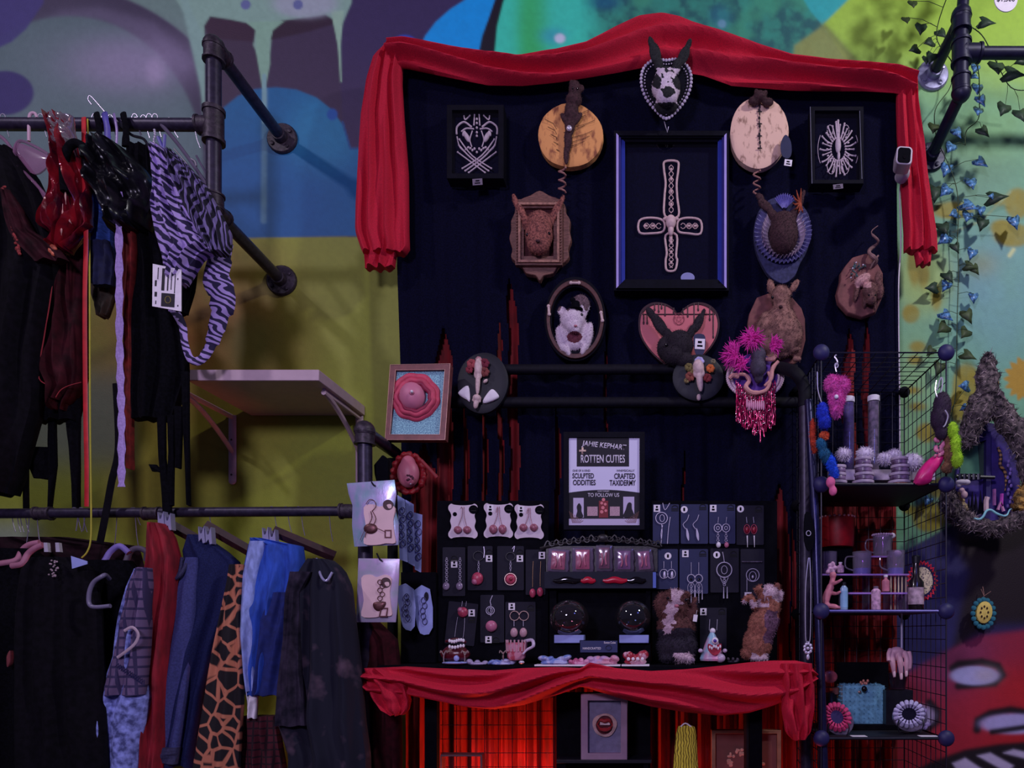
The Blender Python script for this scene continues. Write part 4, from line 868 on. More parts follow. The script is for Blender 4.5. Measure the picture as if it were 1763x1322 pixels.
# --- pink feathered creature with beaded fringe ---
t = thing('pink_feather_creature', 'small grey head with magenta feathers, bead ruff and long sparkling fringe', 'mounted creature', P(1300, 755, -.2))
b = B(); dome(b, oval(1300, 650, 42, 42, 30), -.215, .006, -.205, 3); obj('plaque', b, M('violet_felt', (92, 50, 150), .8, 0, .15, 60, .1), t)
b = B()
for i in range(46):
    a = -.55+(pi+1.1)*i/45; pell(b, 1300+47*cos(a), 645+36*sin(a)+4, -.222, 3.4, 3.4, 3, 0, 8, 6)
    pell(b, 1300+41*cos(a), 645+31*sin(a)+4, -.224, 2.4, 2.4, 2, 0, 8, 6)
obj('bead_ruff', b, M('pearl_bead', (232, 200, 215), .45, 0, .1, 60, 0), t)
b = blobs([(1306, 612, .02, 13, 16, 12), (1305, 632, .028, 14, 18, 13), (1306, 650, .02, 8, 10, 8), (1300, 598, .015, 8, 8, 7)], -.225, .003, 3); furm(b, 300, .004, .0007, 3); obj('head', b, M('grey_skin', (66, 56, 76), .7, 0, .3, 60, .3), t)
b = B()
for pts in ([(1266, 645), (1282, 645), (1290, 655), (1284, 666), (1296, 676), (1318, 672), (1326, 655), (1322, 640)], [(1340, 622), (1330, 635), (1326, 655), (1316, 664)], [(1256, 652), (1262, 646), (1272, 650)], [(1318, 618), (1330, 618), (1336, 612)]):
    ptube(b, [(x, y, -.245) for x, y in pts], [.0055, .007, .008, .006, .004], 8, 4)
obj('horn_band', b, M('peach_horn', (215, 150, 145), .6, 0, .15, 40, .1), t)
MAG = M('magenta_feather', (225, 50, 170), .8, 0, .3, 60, .2, sheen=.4)
for k, (cx, cy, r, n, a0, a1) in enumerate(((1294, 586, 22, 150, 0, 6.3), (1266, 614, 24, 170, 1.6, 5), (1330, 596, 16, 90, -1.6, 1.6), (1276, 628, 16, 60, 0, 6.3))):
    b = B(); rd = random.Random(k)
    for i in range(n):
        a = rd.uniform(a0, a1); L = r*rd.uniform(.6, 1.15); c = P(cx+rd.uniform(-5, 5), cy+rd.uniform(-5, 5), -.24-rd.uniform(0, .02))
        e = c+Vector((S(L*cos(a), -.24), rd.uniform(-.02, .005), -S(L*sin(a), -.24))); m_ = (c+e)/2+Vector((rd.uniform(-.005, .005), -.008, rd.uniform(-.004, .006)))
        tube(b, [c, m_, e], [.0016, .0018, .0004], 4)
    obj('feather_tuft', b, MAG, t)
FR = M('magenta_beads', (200, 20, 95), .25, .3, .5, 300, .1, c2=(90, 4, 40)); SP = M('silver_bead', (230, 200, 220), .2, .8, .1, 60, 0)
rd = random.Random(9); sp = B()
for i in range(22):
    x = 1268+i*3.15; y0 = 655+20*sin(pi*i/21); L = 726+22*sin(pi*(i/21))*rd.uniform(.5, 1.1)+(14 if i > 10 else 0)*rd.random(); b = B()
    ptube(b, [(x+rd.uniform(-.7, .7), y0+(L-y0)*k/14, -.232-.006*rd.random()) for k in range(15)], [.0016, .0026]*7+[.0016], 5)
    obj('fringe_strand', b, FR, t)
    for k in range(3): pell(sp, x+rd.uniform(-1, 1), rd.uniform(y0, L), -.239, 1.2, 1.2, 1.2, 0, 6, 5)
obj('sparkle_beads', sp, SP, t)['kind'] = 'stuff'
b = B()
for i in range(9): pell(b, 1286+i*3.6, 694+5*abs(sin(i*1.7)), -.242, 1.8, 9, 1.8, 0, 8, 6)
obj('tooth_row', b, M('pink_pearl', (225, 150, 185), .4, 0, .1, 60, 0), t)
# --- framed sculpted breast and pink face sculpture on the left post ---
t = thing('sculpted_breast_frame', 'tilted wood frame with a pink sculpted breast in ruched rings on glittery teal', 'framed sculpture', P(718, 758, -.2))
o4 = [(672, 628), (775, 626), (766, 757), (663, 757)]; i4 = [(681, 637), (766, 636), (757, 748), (671, 748)]
b = B(); prism(b, o4, -.235, -.2, i4); obj('frame', b, M('reddish_frame', (130, 70, 70), .45, 0, .2, 40, .1), t, smooth=False)
b = B(); ptube(b, [(x, y, -.2355) for x, y in o4], .0012, 6, closed=True); ptube(b, [(x, y, -.2355) for x, y in i4], .0012, 6, closed=True); obj('gilt_edge', b, M('pale_gilt', (215, 165, 150), .35, .4, .1, 40, 0), t)
b = B(); prism(b, [(677, 633), (770, 632), (761, 752), (668, 752)], -.224, -.201); obj('glitter_mat', b, pattern('teal_glitter', (80, 130, 165), (165, 225, 235), 'noise', 260, .5, lo=.35, hi=.65), t)
RP = M('rose_satin', (205, 70, 100), .6, 0, .2, 40, .15)
for r0, w, yy in ((36, 6, -.222), (29, 5.5, -.232), (24, 4, -.236)):
    b = B(); ptube(b, [(715+(r0+1.6*sin(i*1.3))*cos(i*.2)*1.04, 684+(r0+1.2*cos(i*1.7))*sin(i*.2), yy) for i in range(31)], S(w, -.22), 10, 3, closed=True); obj('ruched_ring', b, RP if w != 4 else M('deep_rose', (150, 30, 70), .6, 0, .2, 40, .1), t)
b = B(); pell(b, 711, 683, -.225, 23, 25, 22); pell(b, 709, 677, -.260, 5, 4, 5); obj('breast', b, M('pink_skin', (220, 130, 160), .5, 0, .06, 20, .02), t)
b = B(); pell(b, 709, 674, -.272, 2.6, 2.6, 3); obj('nipple_pearl', b, WHT, t)
t = thing('pink_face_sculpture', 'pink egg shaped sculpture with a nose nestled in red satin below the breast frame', 'sculpture', P(703, 858, -.2))
b = blobs([(703, 815, .02, 19, 25, 14), (703, 800, .015, 13, 16, 12), (705, 825, .03, 11, 11, 8)], -.235, .003, 4); obj('face', b, M('rose_skin', (200, 110, 130), .45, 0, .1, 20, .05), t)
b = B(); rd = random.Random(5)
for k in range(18): a = k*.38; ptube(b, [(703+18*cos(a), 815+24*sin(a), -.225), (703+27*cos(a+.2), 815+34*sin(a+.2), -.235-rd.random()*.012), (703+rd.uniform(26, 34)*cos(a+.45), 815+rd.uniform(32, 40)*sin(a+.45)*.9, -.225)], [.008, .009, .003], 6, 3)
b = remesh(b, .0035, 2); obj('satin_ruffle', b, M('dark_red_satin', (140, 14, 28), .55, 0, .2, 50, .1), t)
b = B(); ptube(b, [(725, 792, -.25), (752, 822, -.24)], [.005, .006], 6, flat=.3); obj('ribbon_end', b, M('dark_red_satin', (0, 0, 0)), t)
b = B(); pell(b, 707, 833, -.287, 1.4, 1.4, 1.4, 0, 8, 6); obj('bead', b, CHROME, t)
b = B()
for k in range(10): pell(b, 706+5*cos(k*2.4), 822+4*sin(k*1.9), -.281, 2, 1.6, 1.4, 0, 8, 6)
obj('dark_petals', b, M('plum_petals', (90, 40, 60), .7, 0, .3, 40, .1), t)
# --- security camera ---
t = thing('security_camera', 'small white security camera on a round base at the right edge of the backdrop', 'camera', P(1556, 310, -.2))
WPL = M('white_plastic', (215, 200, 215), .35, 0, .03, 20, 0)
b = B(); v0 = rrect(1557, 267, 28, 31, 4, 7); v1 = [(x+9, y-9) for x, y in v0]
f = [b.verts.new(P(x, y, -.27)) for x, y in v0]; k = [b.verts.new(Vector((P(x, y, -.27).x+.014, -.20, P(x, y, -.27).z+.012))) for x, y in v0]
for i in range(len(f)): b.faces.new((f[i], f[(i+1) % len(f)], k[(i+1) % len(f)], k[i]))
b.faces.new(f); b.faces.new(k[::-1]); obj('body', b, WPL, t, bevel=.003)
b = B(); prism(b, rrect(1557, 267, 22, 26, 4, 5), -.2715, -.268); obj('face_plate', b, BLKM, t)
b = B(); lathe(b, [(.005, -.273), (.005, -.271)], (P(1557, 271, -.27).x, 0, P(1557, 271, -.27).z), 16, 'Y'); obj('lens', b, EYE, t)
b = B(); c = P(1555, 299, -.16); lathe(b, [(.012, -.02), (.018, -.012), (.021, 0), (.021, .02)], c, 24, 'Y'); tube(b, [c, Vector((c.x, -.22, c.z+.03))], .006, 10); obj('mount', b, WPL, t)
b = B(); ptube(b, [(1553, 309, -.15), (1549, 330, -.10), (1551, 420, -.09), (1547, 500, -.09), (1549, 700, -.088), (1549, 840, -.088)], .0022, 8, 6); obj('cable', b, WPL, t)
# ======================= sign with lettering =======================
YS = -.28
t = thing('shop_sign', 'black framed sign with white poster advertising sculpted oddities and crafted taxidermy', 'sign', P(1040, 912, YS))
b = B(); prism(b, rect(970, 743, 1110, 912), YS, YS+.02, rect(979, 753, 1101, 904)); obj('frame', b, FRM, t, bevel=.0012)
b = B(); pbox(b, 977, 751, 1103, 906, YS+.006, YS+.012); obj('poster', b, M('poster_white', (228, 222, 255), .6, 0, .02, 10, 0), t)
INK = M('poster_ink', (24, 18, 34), .7, 0, .05, 10, 0); YP = YS+.0055
b = B(); prism(b, [(993, 754), (1083, 754), (1083, 803), (993, 803)], YP, YP+.0005); obj('title_panel', b, INK, t)
arc = [(979, 848)]+[(979+122*i/12, 848-5*sin(pi*i/12)) for i in range(1, 12)]+[(1101, 848), (1101, 904), (979, 904)]
b = B(); prism(b, arc, YP, YP+.0005); obj('lower_panel', b, INK, t)
YT = YP-.0003; PW = M('poster_letters', (236, 225, 245), .6, 0, .02, 10, 0)
text('title_lettering', 'JAMIE KEPHART', 1040, 768, 76, 12, YT, PW, t, 6, .1, .016)
text('title_lettering', 'ROTTEN CUTIES', 1038, 790, 76, 14, YT, PW, t, 0, 0, .016)
text('plus_sign', '+', 1003, 776, 12, 12, YT-.0004, M('cream_ink', (240, 205, 190), .6, 0, .02, 10, 0), t, 0, 0, .03)
for s, x, y, w, h in (('ONE OF A KIND', 1001, 810, 30, 3.6), ('SCULPTED', 1004, 819, 37, 9), ('ODDITIES', 1006, 830.5, 39, 9.5), ('WHIMSICALLY', 1077, 810, 31, 3.6), ('CRAFTED', 1075.5, 819.5, 36, 9.5), ('TAXIDERMY', 1072, 831, 45, 9.5)):
    text('poster_lettering', s, x, y, w, h, YT, INK, t, 0, 0, .016 if h > 5 else .0)
text('poster_lettering', 'TO FOLLOW US', 1039, 852, 54, 6.5, YT, PW, t)
text('poster_lettering', 'DON\'T FORGET', 1039, 845.5, 20, 2.5, YT, PW, t)
LIL = M('poster_lilac', (205, 190, 225), .6, 0, .02, 10, 0)
for x0, y0, x1, y1, m in ((987, 857, 1005, 891, LIL), (1073, 855, 1092, 891, LIL), (979, 893, 1101, 904, LIL), (1011, 872, 1029, 888, M('poster_rose', (190, 150, 165), .6, 0, .3, 500, 0)), (1050, 872, 1067, 888, M('poster_rose', (0, 0, 0))), (1031, 862, 1047, 891, M('poster_red', (130, 20, 36), .6, 0, .1, 10, 0))):
    b = B(); pbox(b, x0, y0, x1, y1, YT-.0004, YT+.0006); obj('printed_picture', b, m, t)
b = B()
for x, y, r in ((1039, 860, 3), (1036, 866, 2.5), (1042, 868, 2.5), (1038, 874, 3), (1036, 881, 3), (1043, 879, 2.5)): prism(b, oval(x, y, r, r, 10), YT-.0012, YT)
obj('printed_rose', b, M('poster_pink', (230, 130, 140), .6, 0, .1, 10, 0), t)
b = B(); prism(b, spl([(997, 866), (1001, 872), (1001, 880), (1004, 890), (992, 890), (994, 880), (993, 872)], 3), YT-.0012, YT); prism(b, spl([(1081, 866), (1087, 866), (1088, 876), (1092, 890), (1073, 890), (1077, 878)], 3), YT-.0012, YT); obj('printed_figure', b, INK, t)
for s in (-1, 1):
    b = B()
    for k in range(9): ptube(b, [(1040+s*(54-k*1.5), 900, YT-.001), (1040+s*(60-k*3), 880+k*2, YT-.001)], .0007, 4)
    obj('printed_fence', b, M('poster_tan', (160, 115, 110), .6, 0, .1, 10, 0), t)
# ======================= jewellery boards, cards, sachets =======================
YJ = -.26      # face of the boards
for x0, x1, lab in ((752, 944, 'black board behind the left half of the earring cards'), (1122, 1338, 'black board behind the right half of the earring cards')):
    b = B(); pbox(b, x0, 862, x1, 1139, YJ, YJ+.012); one('display_board', b, BLKM, lab, 'display board', bevel=.001)
YC = YJ-.004
CARD = M('black_card', (30, 27, 44), .75, 0, .08, 40, 0, spec=.3); NAVY = M('navy_earring_card', (36, 40, 84), .7, 0, .08, 40, 0)
PINK = M('pink_resin', (205, 115, 150), .35, 0, .15, 60, .05); ROSE = M('rose_resin', (195, 70, 100), .35, 0, .3, 90, .1)
def marks(t, x, y, kind, Y=None):
    Y = Y or YC-.0015
    if kind == 's':
        b = B(); prism(b, rrect(x, y, 11, 12), Y-.0008, Y); o = obj('sticker', b, WHT, t, 'white square sticker'); b = B(); prism(b, rrect(x, y-2.6, 3.4, 3.4, 0, 1), Y-.0014, Y-.0008); prism(b, rrect(x, y+2.2, 5, 3), Y-.0014, Y-.0008); obj('printed_mark', b, BLKM, o)
    elif kind == 'r':
        b = B(); prism(b, oval(x, y, 6, 6, 18), Y-.0008, Y); o = obj('sticker', b, WHT, t, 'round white sticker'); b = B(); prism(b, rrect(x, y, 3.2, 6, 0, 1), Y-.0014, Y-.0008); obj('printed_mark', b, BLKM, o)
    elif kind == 'a':
        b = B(); ptube(b, [(x+5*cos(pi+i*pi/8), y+4*sin(pi+i*pi/8), Y-.0006) for i in range(9)], .0011, 6); prism(b, rrect(x, y+2, 12, 2), Y-.0008, Y); prism(b, rrect(x, y+5, 12, 1.4), Y-.0008, Y); obj('printed_emblem', b, M('grey_print', (130, 118, 135), .7, 0, .1, 30, 0), t)
    elif kind == 'd':
        b = B(); prism(b, oval(x, y, 8, 7.5, 22), Y-.0006, Y); o = obj('round_label', b, BLKM, t, 'black round label'); b = B(); ptube(b, [(x+4*cos(pi+i*pi/8), y+3*sin(pi+i*pi/8), Y-.001) for i in range(9)], .0006, 5); prism(b, rrect(x, y+2, 9, 1.3), Y-.001, Y-.0005); obj('printed_emblem', b, M('grey_print', (0, 0, 0)), o)
def wire(t, pts, r=.0009, m=None, sm=3, name='wire', closed=False, Y=None):
    b = B(); ptube(b, [(x, y, (Y or YC-.004)) for x, y in pts], r, 6, sm, closed=closed); obj(name, b, m or SILVER, t)
def ball(t, x, y, rx, rz, m, name='drop', ry=None, Y=None, deg=0):
    b = B(); pell(b, x, y, Y or YC-.006, rx, rz, ry or min(rx, rz)*.8, deg); obj(name, b, m, t)
def ring(t, x, y, rx, ry, r=.0012, m=None, name='hoop', Y=None):
    wire(t, [(x+rx*cos(i*pi/8), y+ry*sin(i*pi/8)) for i in range(16)], r, m, 2, name, True, Y)
def chain(t, x, y0, y1, m=None, w=2.2):
    b = B(); n = int((y1-y0)/3.4)
    for i in range(n):
        cy = y0+(i+.5)*(y1-y0)/n; ptube(b, [(x+(w if i % 2 else w*.5)*cos(k*pi/4), cy+2.2*sin(k*pi/4), YC-.005-(.001 if i % 2 else 0)) for k in range(8)], .0007, 5, closed=True)
    obj('chain', b, m or SILVER, t)
GW = 'white scalloped earring cards'; GB = 'black jewellery cards'
def bracket_card(cx, cy, w=50, h=60, Y=YC, m=WHT):
    q = []
    for sx, sy in ((-1, -1), (1, -1), (1, 1), (-1, 1)):
        c = [(.30, .47), (.40, .5), (.49, .44), (.5, .34), (.43, .24), (.40, .14)] 
        pts = [(sx*a*w, sy*b_*h) for a, b_ in c]
        if (sx, sy) in ((-1, -1), (1, 1)): pts = pts[::-1]
        q += pts
        if (sx, sy) == (-1, -1): q.append((0, -.45*h))
        if (sx, sy) == (1, -1): q.append((.44*w, 0))
        if (sx, sy) == (1, 1): q.append((0, .45*h))
        if (sx, sy) == (-1, 1): q.append((-.44*w, 0))
    q = [(cx+x, cy+y) for x, y in q]; b = B(); prism(b, spl(q, 3), Y-.0012, Y); return b
for i, (cx, cy, lab) in enumerate(((797, 897, 'white scalloped card with two round pink drop earrings, leftmost of three'), (858, 896, 'white scalloped card with two pointed pink drop earrings, middle of three'), (911, 898, 'white scalloped card with two round rosy drops beside its square sticker, nearest the sign'))):
    t = thing('earring_card', lab, 'earring card', P(cx, cy+30, YC), GW); obj('card', bracket_card(cx, cy), M('pinkish_card', (225, 205, 222), .7, 0, .06, 25, 0), t)
    marks(t, cx+18, cy-20, 'd', YC-.0013)
    if i: marks(t, cx-14, cy-21, 's', YC-.0013)
    b = B(); prism(b, oval(cx-14, cy-12, 3.6, 3.6, 14), YC-.0022, YC-.0012); obj('hook_hole', b, BLKM, t)
    for s in (-1, 1):
        wire(t, [(cx-1+s*3, cy-14-8*(i == 0)), (cx+s*1.5, cy-24), (cx+s*2, cy-8), (cx-1+s*7, cy+8)], .0008, M('copper_wire', (130, 85, 95), .4, .6, .1, 40, 0))
        ball(t, cx-1+s*(8 if i != 2 else 9), cy+(15 if i != 2 else 10), 7, 8 if i == 1 else 6.5, M('rose_copper', (165, 95, 115), .4, .2, .3, 90, .2), ry=4)
def bcard(x0, y0, x1, y1, lab, mk=(), navy=False, deg=0):
    t = thing('jewellery_card', lab, 'jewellery card', P((x0+x1)/2, y1, YC), GB); b = B(); prism(b, rrect((x0+x1)/2, (y0+y1)/2, x1-x0, y1-y0, deg, 2), YC-.0012, YC); obj('card', b, NAVY if navy else CARD, t)
    for x, y, k in mk: marks(t, x, y, k, YC-.0013)
    return t
t = bcard(762, 942, 801, 1026, 'black card with two silver chain earrings ending in clear crystals', ((782, 971, 's'), (782, 961, 'a')))
for x in (769, 792): chain(t, x, 960, 1001); ball(t, x-1, 1009, 6, 7, M('clear_crystal', (200, 175, 210), .1, 0, .3, 60, 0, trans=.4), 'crystal', 4)
t = bcard(805, 940, 848, 1016, 'black card with a key ring and a pink fleshy charm', ((842, 961, 's'), (842, 950, 'a'))); ring(t, 824, 957, 9, 8, .0014, BLKP); chain(t, 824, 966, 985, None, 1.6); ball(t, 822, 996, 10, 11, ROSE, 'charm', 6); ball(t, 818, 1001, 6, 6, PINK, 'charm', 7, deg=30); wire(t, [(833, 941), (834, 950), (833, 960)], .0016)
t = bcard(856, 940, 902, 1016, 'black card with a key ring and a round gold rimmed pink pendant', ((895, 961, 's'), (895, 950, 'a'))); ring(t, 879, 958, 8, 7, .0014, BLKP); chain(t, 879, 966, 983, None, 1.6); ring(t, 879, 997, 10, 10, .002, M('pale_gold', (210, 175, 165), .3, .8, .1, 40, 0)); ball(t, 879, 997, 8.5, 8.5, ROSE, 'pendant', 3); ball(t, 880, 997, 4, 4, M('deep_red_resin', (150, 40, 60), .3, 0, .2, 40, 0), 'pendant_centre', 5); wire(t, [(882, 945), (886, 940), (884, 950)], .001)
t = bcard(905, 946, 939, 1024, 'black card with two long thread earrings ending in rose teardrops', ((933, 956, 's'),))
for x, y in ((917, 1021), (930, 1019)): wire(t, [(x+1, 966), (x, 990), (x, y-10)], .0005, GOLD); ball(t, x, y, 5.5, 8, ROSE, 'teardrop', 4)
t = bcard(769, 1037, 820, 1110, 'dark tilted card with a pink fleshy charm and two long chains', ((812, 1055, 's'), (812, 1066, 'a')), False, 6)
ball(t, 797, 1054, 9, 9, ROSE, 'charm', 6); ball(t, 793, 1050, 5, 5, PINK, 'charm', 8)
for q in ([(796, 1035), (795, 1044)], [(803, 1035), (802, 1044)], [(788, 1062), (785, 1080), (783, 1096)], [(800, 1064), (799, 1085), (796, 1106)]): wire(t, q, .0006)
t = bcard(827, 1024, 868, 1106, 'black card with a filigree charm over a smooth pink ball', ((841, 1101, 's'), (854, 1101, 'a'))); wire(t, [(848, 1025), (844, 1035), (846, 1042)], .0012); ring(t, 844, 1051, 7, 7, .0012); ring(t, 844, 1051, 4, 5, .0008); chain(t, 845, 1040, 1060, None, 1.5); ball(t, 846, 1078, 10, 10, PINK, 'ball', 8)
t = bcard(870, 1036, 922, 1104, 'black card with two gold hoops holding pale pink teardrops', ((881, 1044, 's'), (914, 1046, 'a')))
for x in (886, 902): ring(t, x, 1060, 8, 8, .0015, M('pale_gold', (0, 0, 0))); wire(t, [(x-1, 1068), (x-1, 1078)], .0009); ball(t, x-1, 1089, 6.5, 8.5, M('pale_pink_resin', (210, 160, 175), .4, 0, .1, 60, 0), 'teardrop', 5)
# right board
t = bcard(1124, 868, 1169, 936, 'navy card with a silver ring brooch and two long pins', ((1131, 875, 's'), (1162, 874, 'a')), True)
ring(t, 1139, 892, 10, 10, .0014); ring(t, 1140, 892, 4, 6, .001)
for q in ([(1141, 866), (1145, 878), (1153, 866)], [(1139, 902), (1140, 915), (1138, 936)], [(1154, 890), (1151, 910), (1149, 936)], [(1141, 904), (1138, 918), (1139, 930)]): wire(t, q, .0012)
t = bcard(1172, 868, 1219, 936, 'navy card with two silver feather and leaf earrings', ((1178, 877, 'r'), (1210, 872, 'a')), True)
for x, y in ((1182, 911), (1199, 911)): wire(t, [(x+4, y-25), (x+1, y-16), (x-6, y-8), (x-1, y)], .0012); b = B(); prism(b, spl([(x, y-2), (x+4, y+8), (x+4, y+20), (x, y+12)], 3), YC-.006, YC-.004); obj('feather', b, SILVER, t)
t = bcard(1221, 868, 1266, 936, 'navy card with two silver hoops and hanging pink baubles', ((1228, 875, 's'), (1258, 873, 'a')), True)
for x in (1236, 1250): wire(t, [(x+1, 890), (x, 900)], .0008); ring(t, x, 909, 6.5, 7, .0015); ring(t, x, 909, 2.5, 3, .0012); chain(t, x, 917, 932); ball(t, x+1, 938, 4, 5, WHT if x < 1240 else PINK, 'bauble', 4)
t = bcard(1268, 870, 1315, 938, 'black card with two red teardrops tipped with white spikes', ((1275, 876, 'r'), (1306, 876, 'a')))
for x in (1286, 1298): wire(t, [(x-1, 890), (x, 900)], .0009); ring(t, x, 911, 5, 8, .001, ROSE); ball(t, x, 912, 3.6, 6, M('red_resin', (150, 26, 50), .3, 0, .2, 40, 0), 'teardrop', 3); b = B(); ptube(b, [(x+.5, 922, YC-.005), (x+1, 942, YC-.005)], [.0022, .0006], 8); obj('spike', b, WHT, t)
t = bcard(1130, 945, 1167, 1014, 'navy card with two small hooped silver bird earrings', ((1150, 957, 'r'),), True)
for x in (1143, 1156): wire(t, [(x, 966), (x, 978)], .0009); ring(t, x, 988, 7, 8, .0012); ball(t, x+1, 990, 2.5, 7, SILVER, 'charm', 2)
t = bcard(1170, 945, 1219, 1022, 'navy card with two silver eye dreamcatcher earrings', ((1180, 953, 's'), (1210, 952, 'a')), True)
for x in (1190, 1203):
    wire(t, [(x, 968), (x, 988)], .0008); ring(t, x, 996, 6.5, 7, .0015); ball(t, x, 997, 2, 2.5, EYE, 'pupil', 2); chain(t, x, 1004, 1018); ring(t, x, 1012, 6, 9, .0008)
    for dx in (-6, 0, 6): b = B(); ptube(b, [(x+dx, 1016, YC-.005), (x+dx, 1032+6*(dx == 0), YC-.005)], [.001, .0018], 6); obj('spike', b, SILVER, t)
t = bcard(1223, 944, 1272, 1020, 'black card with one large silver ring pendant and hanging spikes', ((1234, 955, 'r'), (1263, 953, 'a'))); ring(t, 1247, 981, 13, 13, .0018); ring(t, 1247, 981, 5, 7, .001); wire(t, [(1244, 950), (1246, 960), (1247, 968)], .0012); wire(t, [(1240, 994), (1247, 1006), (1254, 994)], .001); chain(t, 1247, 994, 1008)
for x in (1246, 1252): b = B(); ptube(b, [(x, 1010, YC-.005), (x, 1030, YC-.005)], [.0009, .0022], 6); obj('spike', b, SILVER, t)
t = bcard(1275, 945, 1316, 1030, 'black card with a silver arched pendant below a small bar, beside the tan rodent', ()); wire(t, [(1277, 967), (1312, 967)], .003, M('dull_silver', (95, 85, 100), .4, .7, .3, 90, .3), 1); ring(t, 1296, 990, 11, 11, .0014); ring(t, 1296, 992, 6, 8, .001); ball(t, 1296, 993, 2, 3, SILVER, 'charm', 2); wire(t, [(1286, 993), (1286, 1018)], .001); ptag(t, 1288, 1025, 12, 11, 0, YC-.012)
t = bcard(1205, 1046, 1251, 1132, 'black card hanging behind the pastel cone figurine', ((1211, 1053, 's'), (1243, 1052, 'a'))); wire(t, [(1222, 1066), (1221, 1085)], .0009); wire(t, [(1235, 1066), (1234, 1085)], .0009)
# centre riser with carved crest, five sachets, two feather picks
YL = -.30
t = thing('ledge_riser', 'black ledge with a carved crest standing above the glass globes', 'display shelf', P(1032, 1138, YL))
b = B(); pbox(b, 937, 984, 1128, 1013, YL, YL+.04); obj('ledge_front', b, M('slate_black', (20, 20, 44), .8, 0, .1, 30, .02), t, bevel=.001)
b = B(); pbox(b, 1124, 985, 1129.5, 1012, YL-.002, YL+.002); obj('blue_end_label', b, M('pale_blue_card', (90, 110, 200), .6, 0, .05, 20, 0), t)
b = B(); pbox(b, 946, 1013, 958, 1138, YL+.02, YL+.04); pbox(b, 1112, 1013, 1120, 1138, YL+.02, YL+.04); pbox(b, 946, 1013, 1120, 1138, YL+.037, YL+.040); obj('support', b, BLKM, t)
b = B(); rd = random.Random(2)
for s in (-1, 1):
    for k in range(6):
        cx = 1038+s*(12+k*15); ptube(b, [(cx+s*(6-5*i/14)*cos(i*.6), 927+k*1.6+(6-5*i/14)*sin(i*.6), YL+.018-.004*(i/14)) for i in range(15)], .0022, 6)
        ptube(b, [(cx, 933+k*1.5, YL+.02), (cx+s*8, 921+k*2, YL+.02), (cx+s*14, 931+k*2, YL+.02)], .003, 6, 3)
pell(b, 1038, 926, YL+.02, 10, 7, 4); ptube(b, [(930, 944, YL+.02), (980, 934, YL+.02), (1038, 931, YL+.02), (1096, 934, YL+.02), (1136, 942, YL+.02)], .0045, 8, 5)
b2 = b; pbox(b2, 940, 940, 1132, 984, YL+.022, YL+.034); obj('carved_crest', b2, M('carved_black_wood', (36, 30, 34), .4, 0, .3, 60, .2), t)
FOIL = glass('foil_film', (225, 205, 235), .18, .36, .4, .12)
for x0, y0, x1, y1, dg, c, lab in ((943, 945, 979, 984, 4, (190, 80, 90), 'foil sachet with a salmon card and blue sheen, leftmost of five'), (985, 942, 1021, 984, 0, (200, 70, 90), 'foil sachet with a bright rose card, second from the left'), (1026, 938, 1054, 983, 0, (110, 40, 60), 'foil sachet with a dark wine card, middle of five'), (1058, 944, 1091, 984, 0, (120, 60, 110), 'foil sachet with a purple card, second from the right'), (1094, 945, 1124, 984, -5, (150, 80, 110), 'tilted foil sachet with a dusty pink card, rightmost of five')):
    t = thing('foil_sachet', lab, 'sachet', P((x0+x1)/2, y1, YL+.014), 'foil sachets on the black ledge'); b = B(); cx, cy, w, h = (x0+x1)/2, (y0+y1)/2, x1-x0, y1-y0
    dome(b, rrect(cx, cy, w*.66, h*.8, dg, 1), YL+.008, .002, YL+.012, 2); obj('card', b, M('sachet_card_%d' % x0, tuple(min(255, v+45) for v in c), .6, 0, .15, 60, .05), t)
    b = B(); q = []
    for i in range(28):
        a = rrect(cx, cy, w, h, dg); k = i/7; j = int(k); f = k-j; p, r = a[j], a[(j+1) % 4]; e = .8*sin(i*2.1); q.append((p[0]+(r[0]-p[0])*f+e, p[1]+(r[1]-p[1])*f+e*.6))
    dome(b, q, YL+.006, .005, YL+.0135, 3)
    for v in b.verts: v.co.y += .0012*noise.noise(v.co*260)
    obj('foil_film', b, FOIL, t)
    b = B(); ptube(b, [(cx-w*.15, cy-h*.2, YL-.001), (cx-w*.1, cy+h*.1, YL-.001), (cx-w*.16, cy+h*.28, YL-.001)], .0022, 6, 3); ptube(b, [(cx+w*.12, cy-h*.22, YL-.001), (cx+w*.09, cy+h*.05, YL-.001), (cx+w*.13, cy+h*.25, YL-.001)], .0022, 6, 3); obj('moulded_pieces', b, M('pale_moulding', (190, 95, 125), .4, 0, .2, 60, .05), t)
for x0, x1, lab, red0, red1 in ((952, 1025, 'black feather pick with a red tip pointing right, left one on the ledge', 1000, 1025), (1038, 1112, 'black feather pick with a red tip pointing left, right one on the ledge', 1038, 1080)):
    t = thing('feather_pick', lab, 'feather pick', P((x0+x1)/2, 1005, YL-.004), 'feather picks on the ledge front'); 
    for a, c, m, nm in ((red0, red1, M('crimson_lacquer', (190, 16, 50), .3, 0, .1, 20, 0), 'red_tip'), (x0, red0 if red0 > x0+5 else x0, EYE, 'black_barb'), (red1, x1, EYE, 'black_barb')):
        if c-a < 5: continue
        b = B(); n = 10; ptube(b, [(a+(c-a)*i/n, 999+1.2*sin(i), YL-.004) for i in range(n+1)], [S(1.5+4.0*sin(pi*(i+.6)/(n+1.4)), YL) for i in range(n+1)], 8, flat=.35); obj(nm, b, m, t)
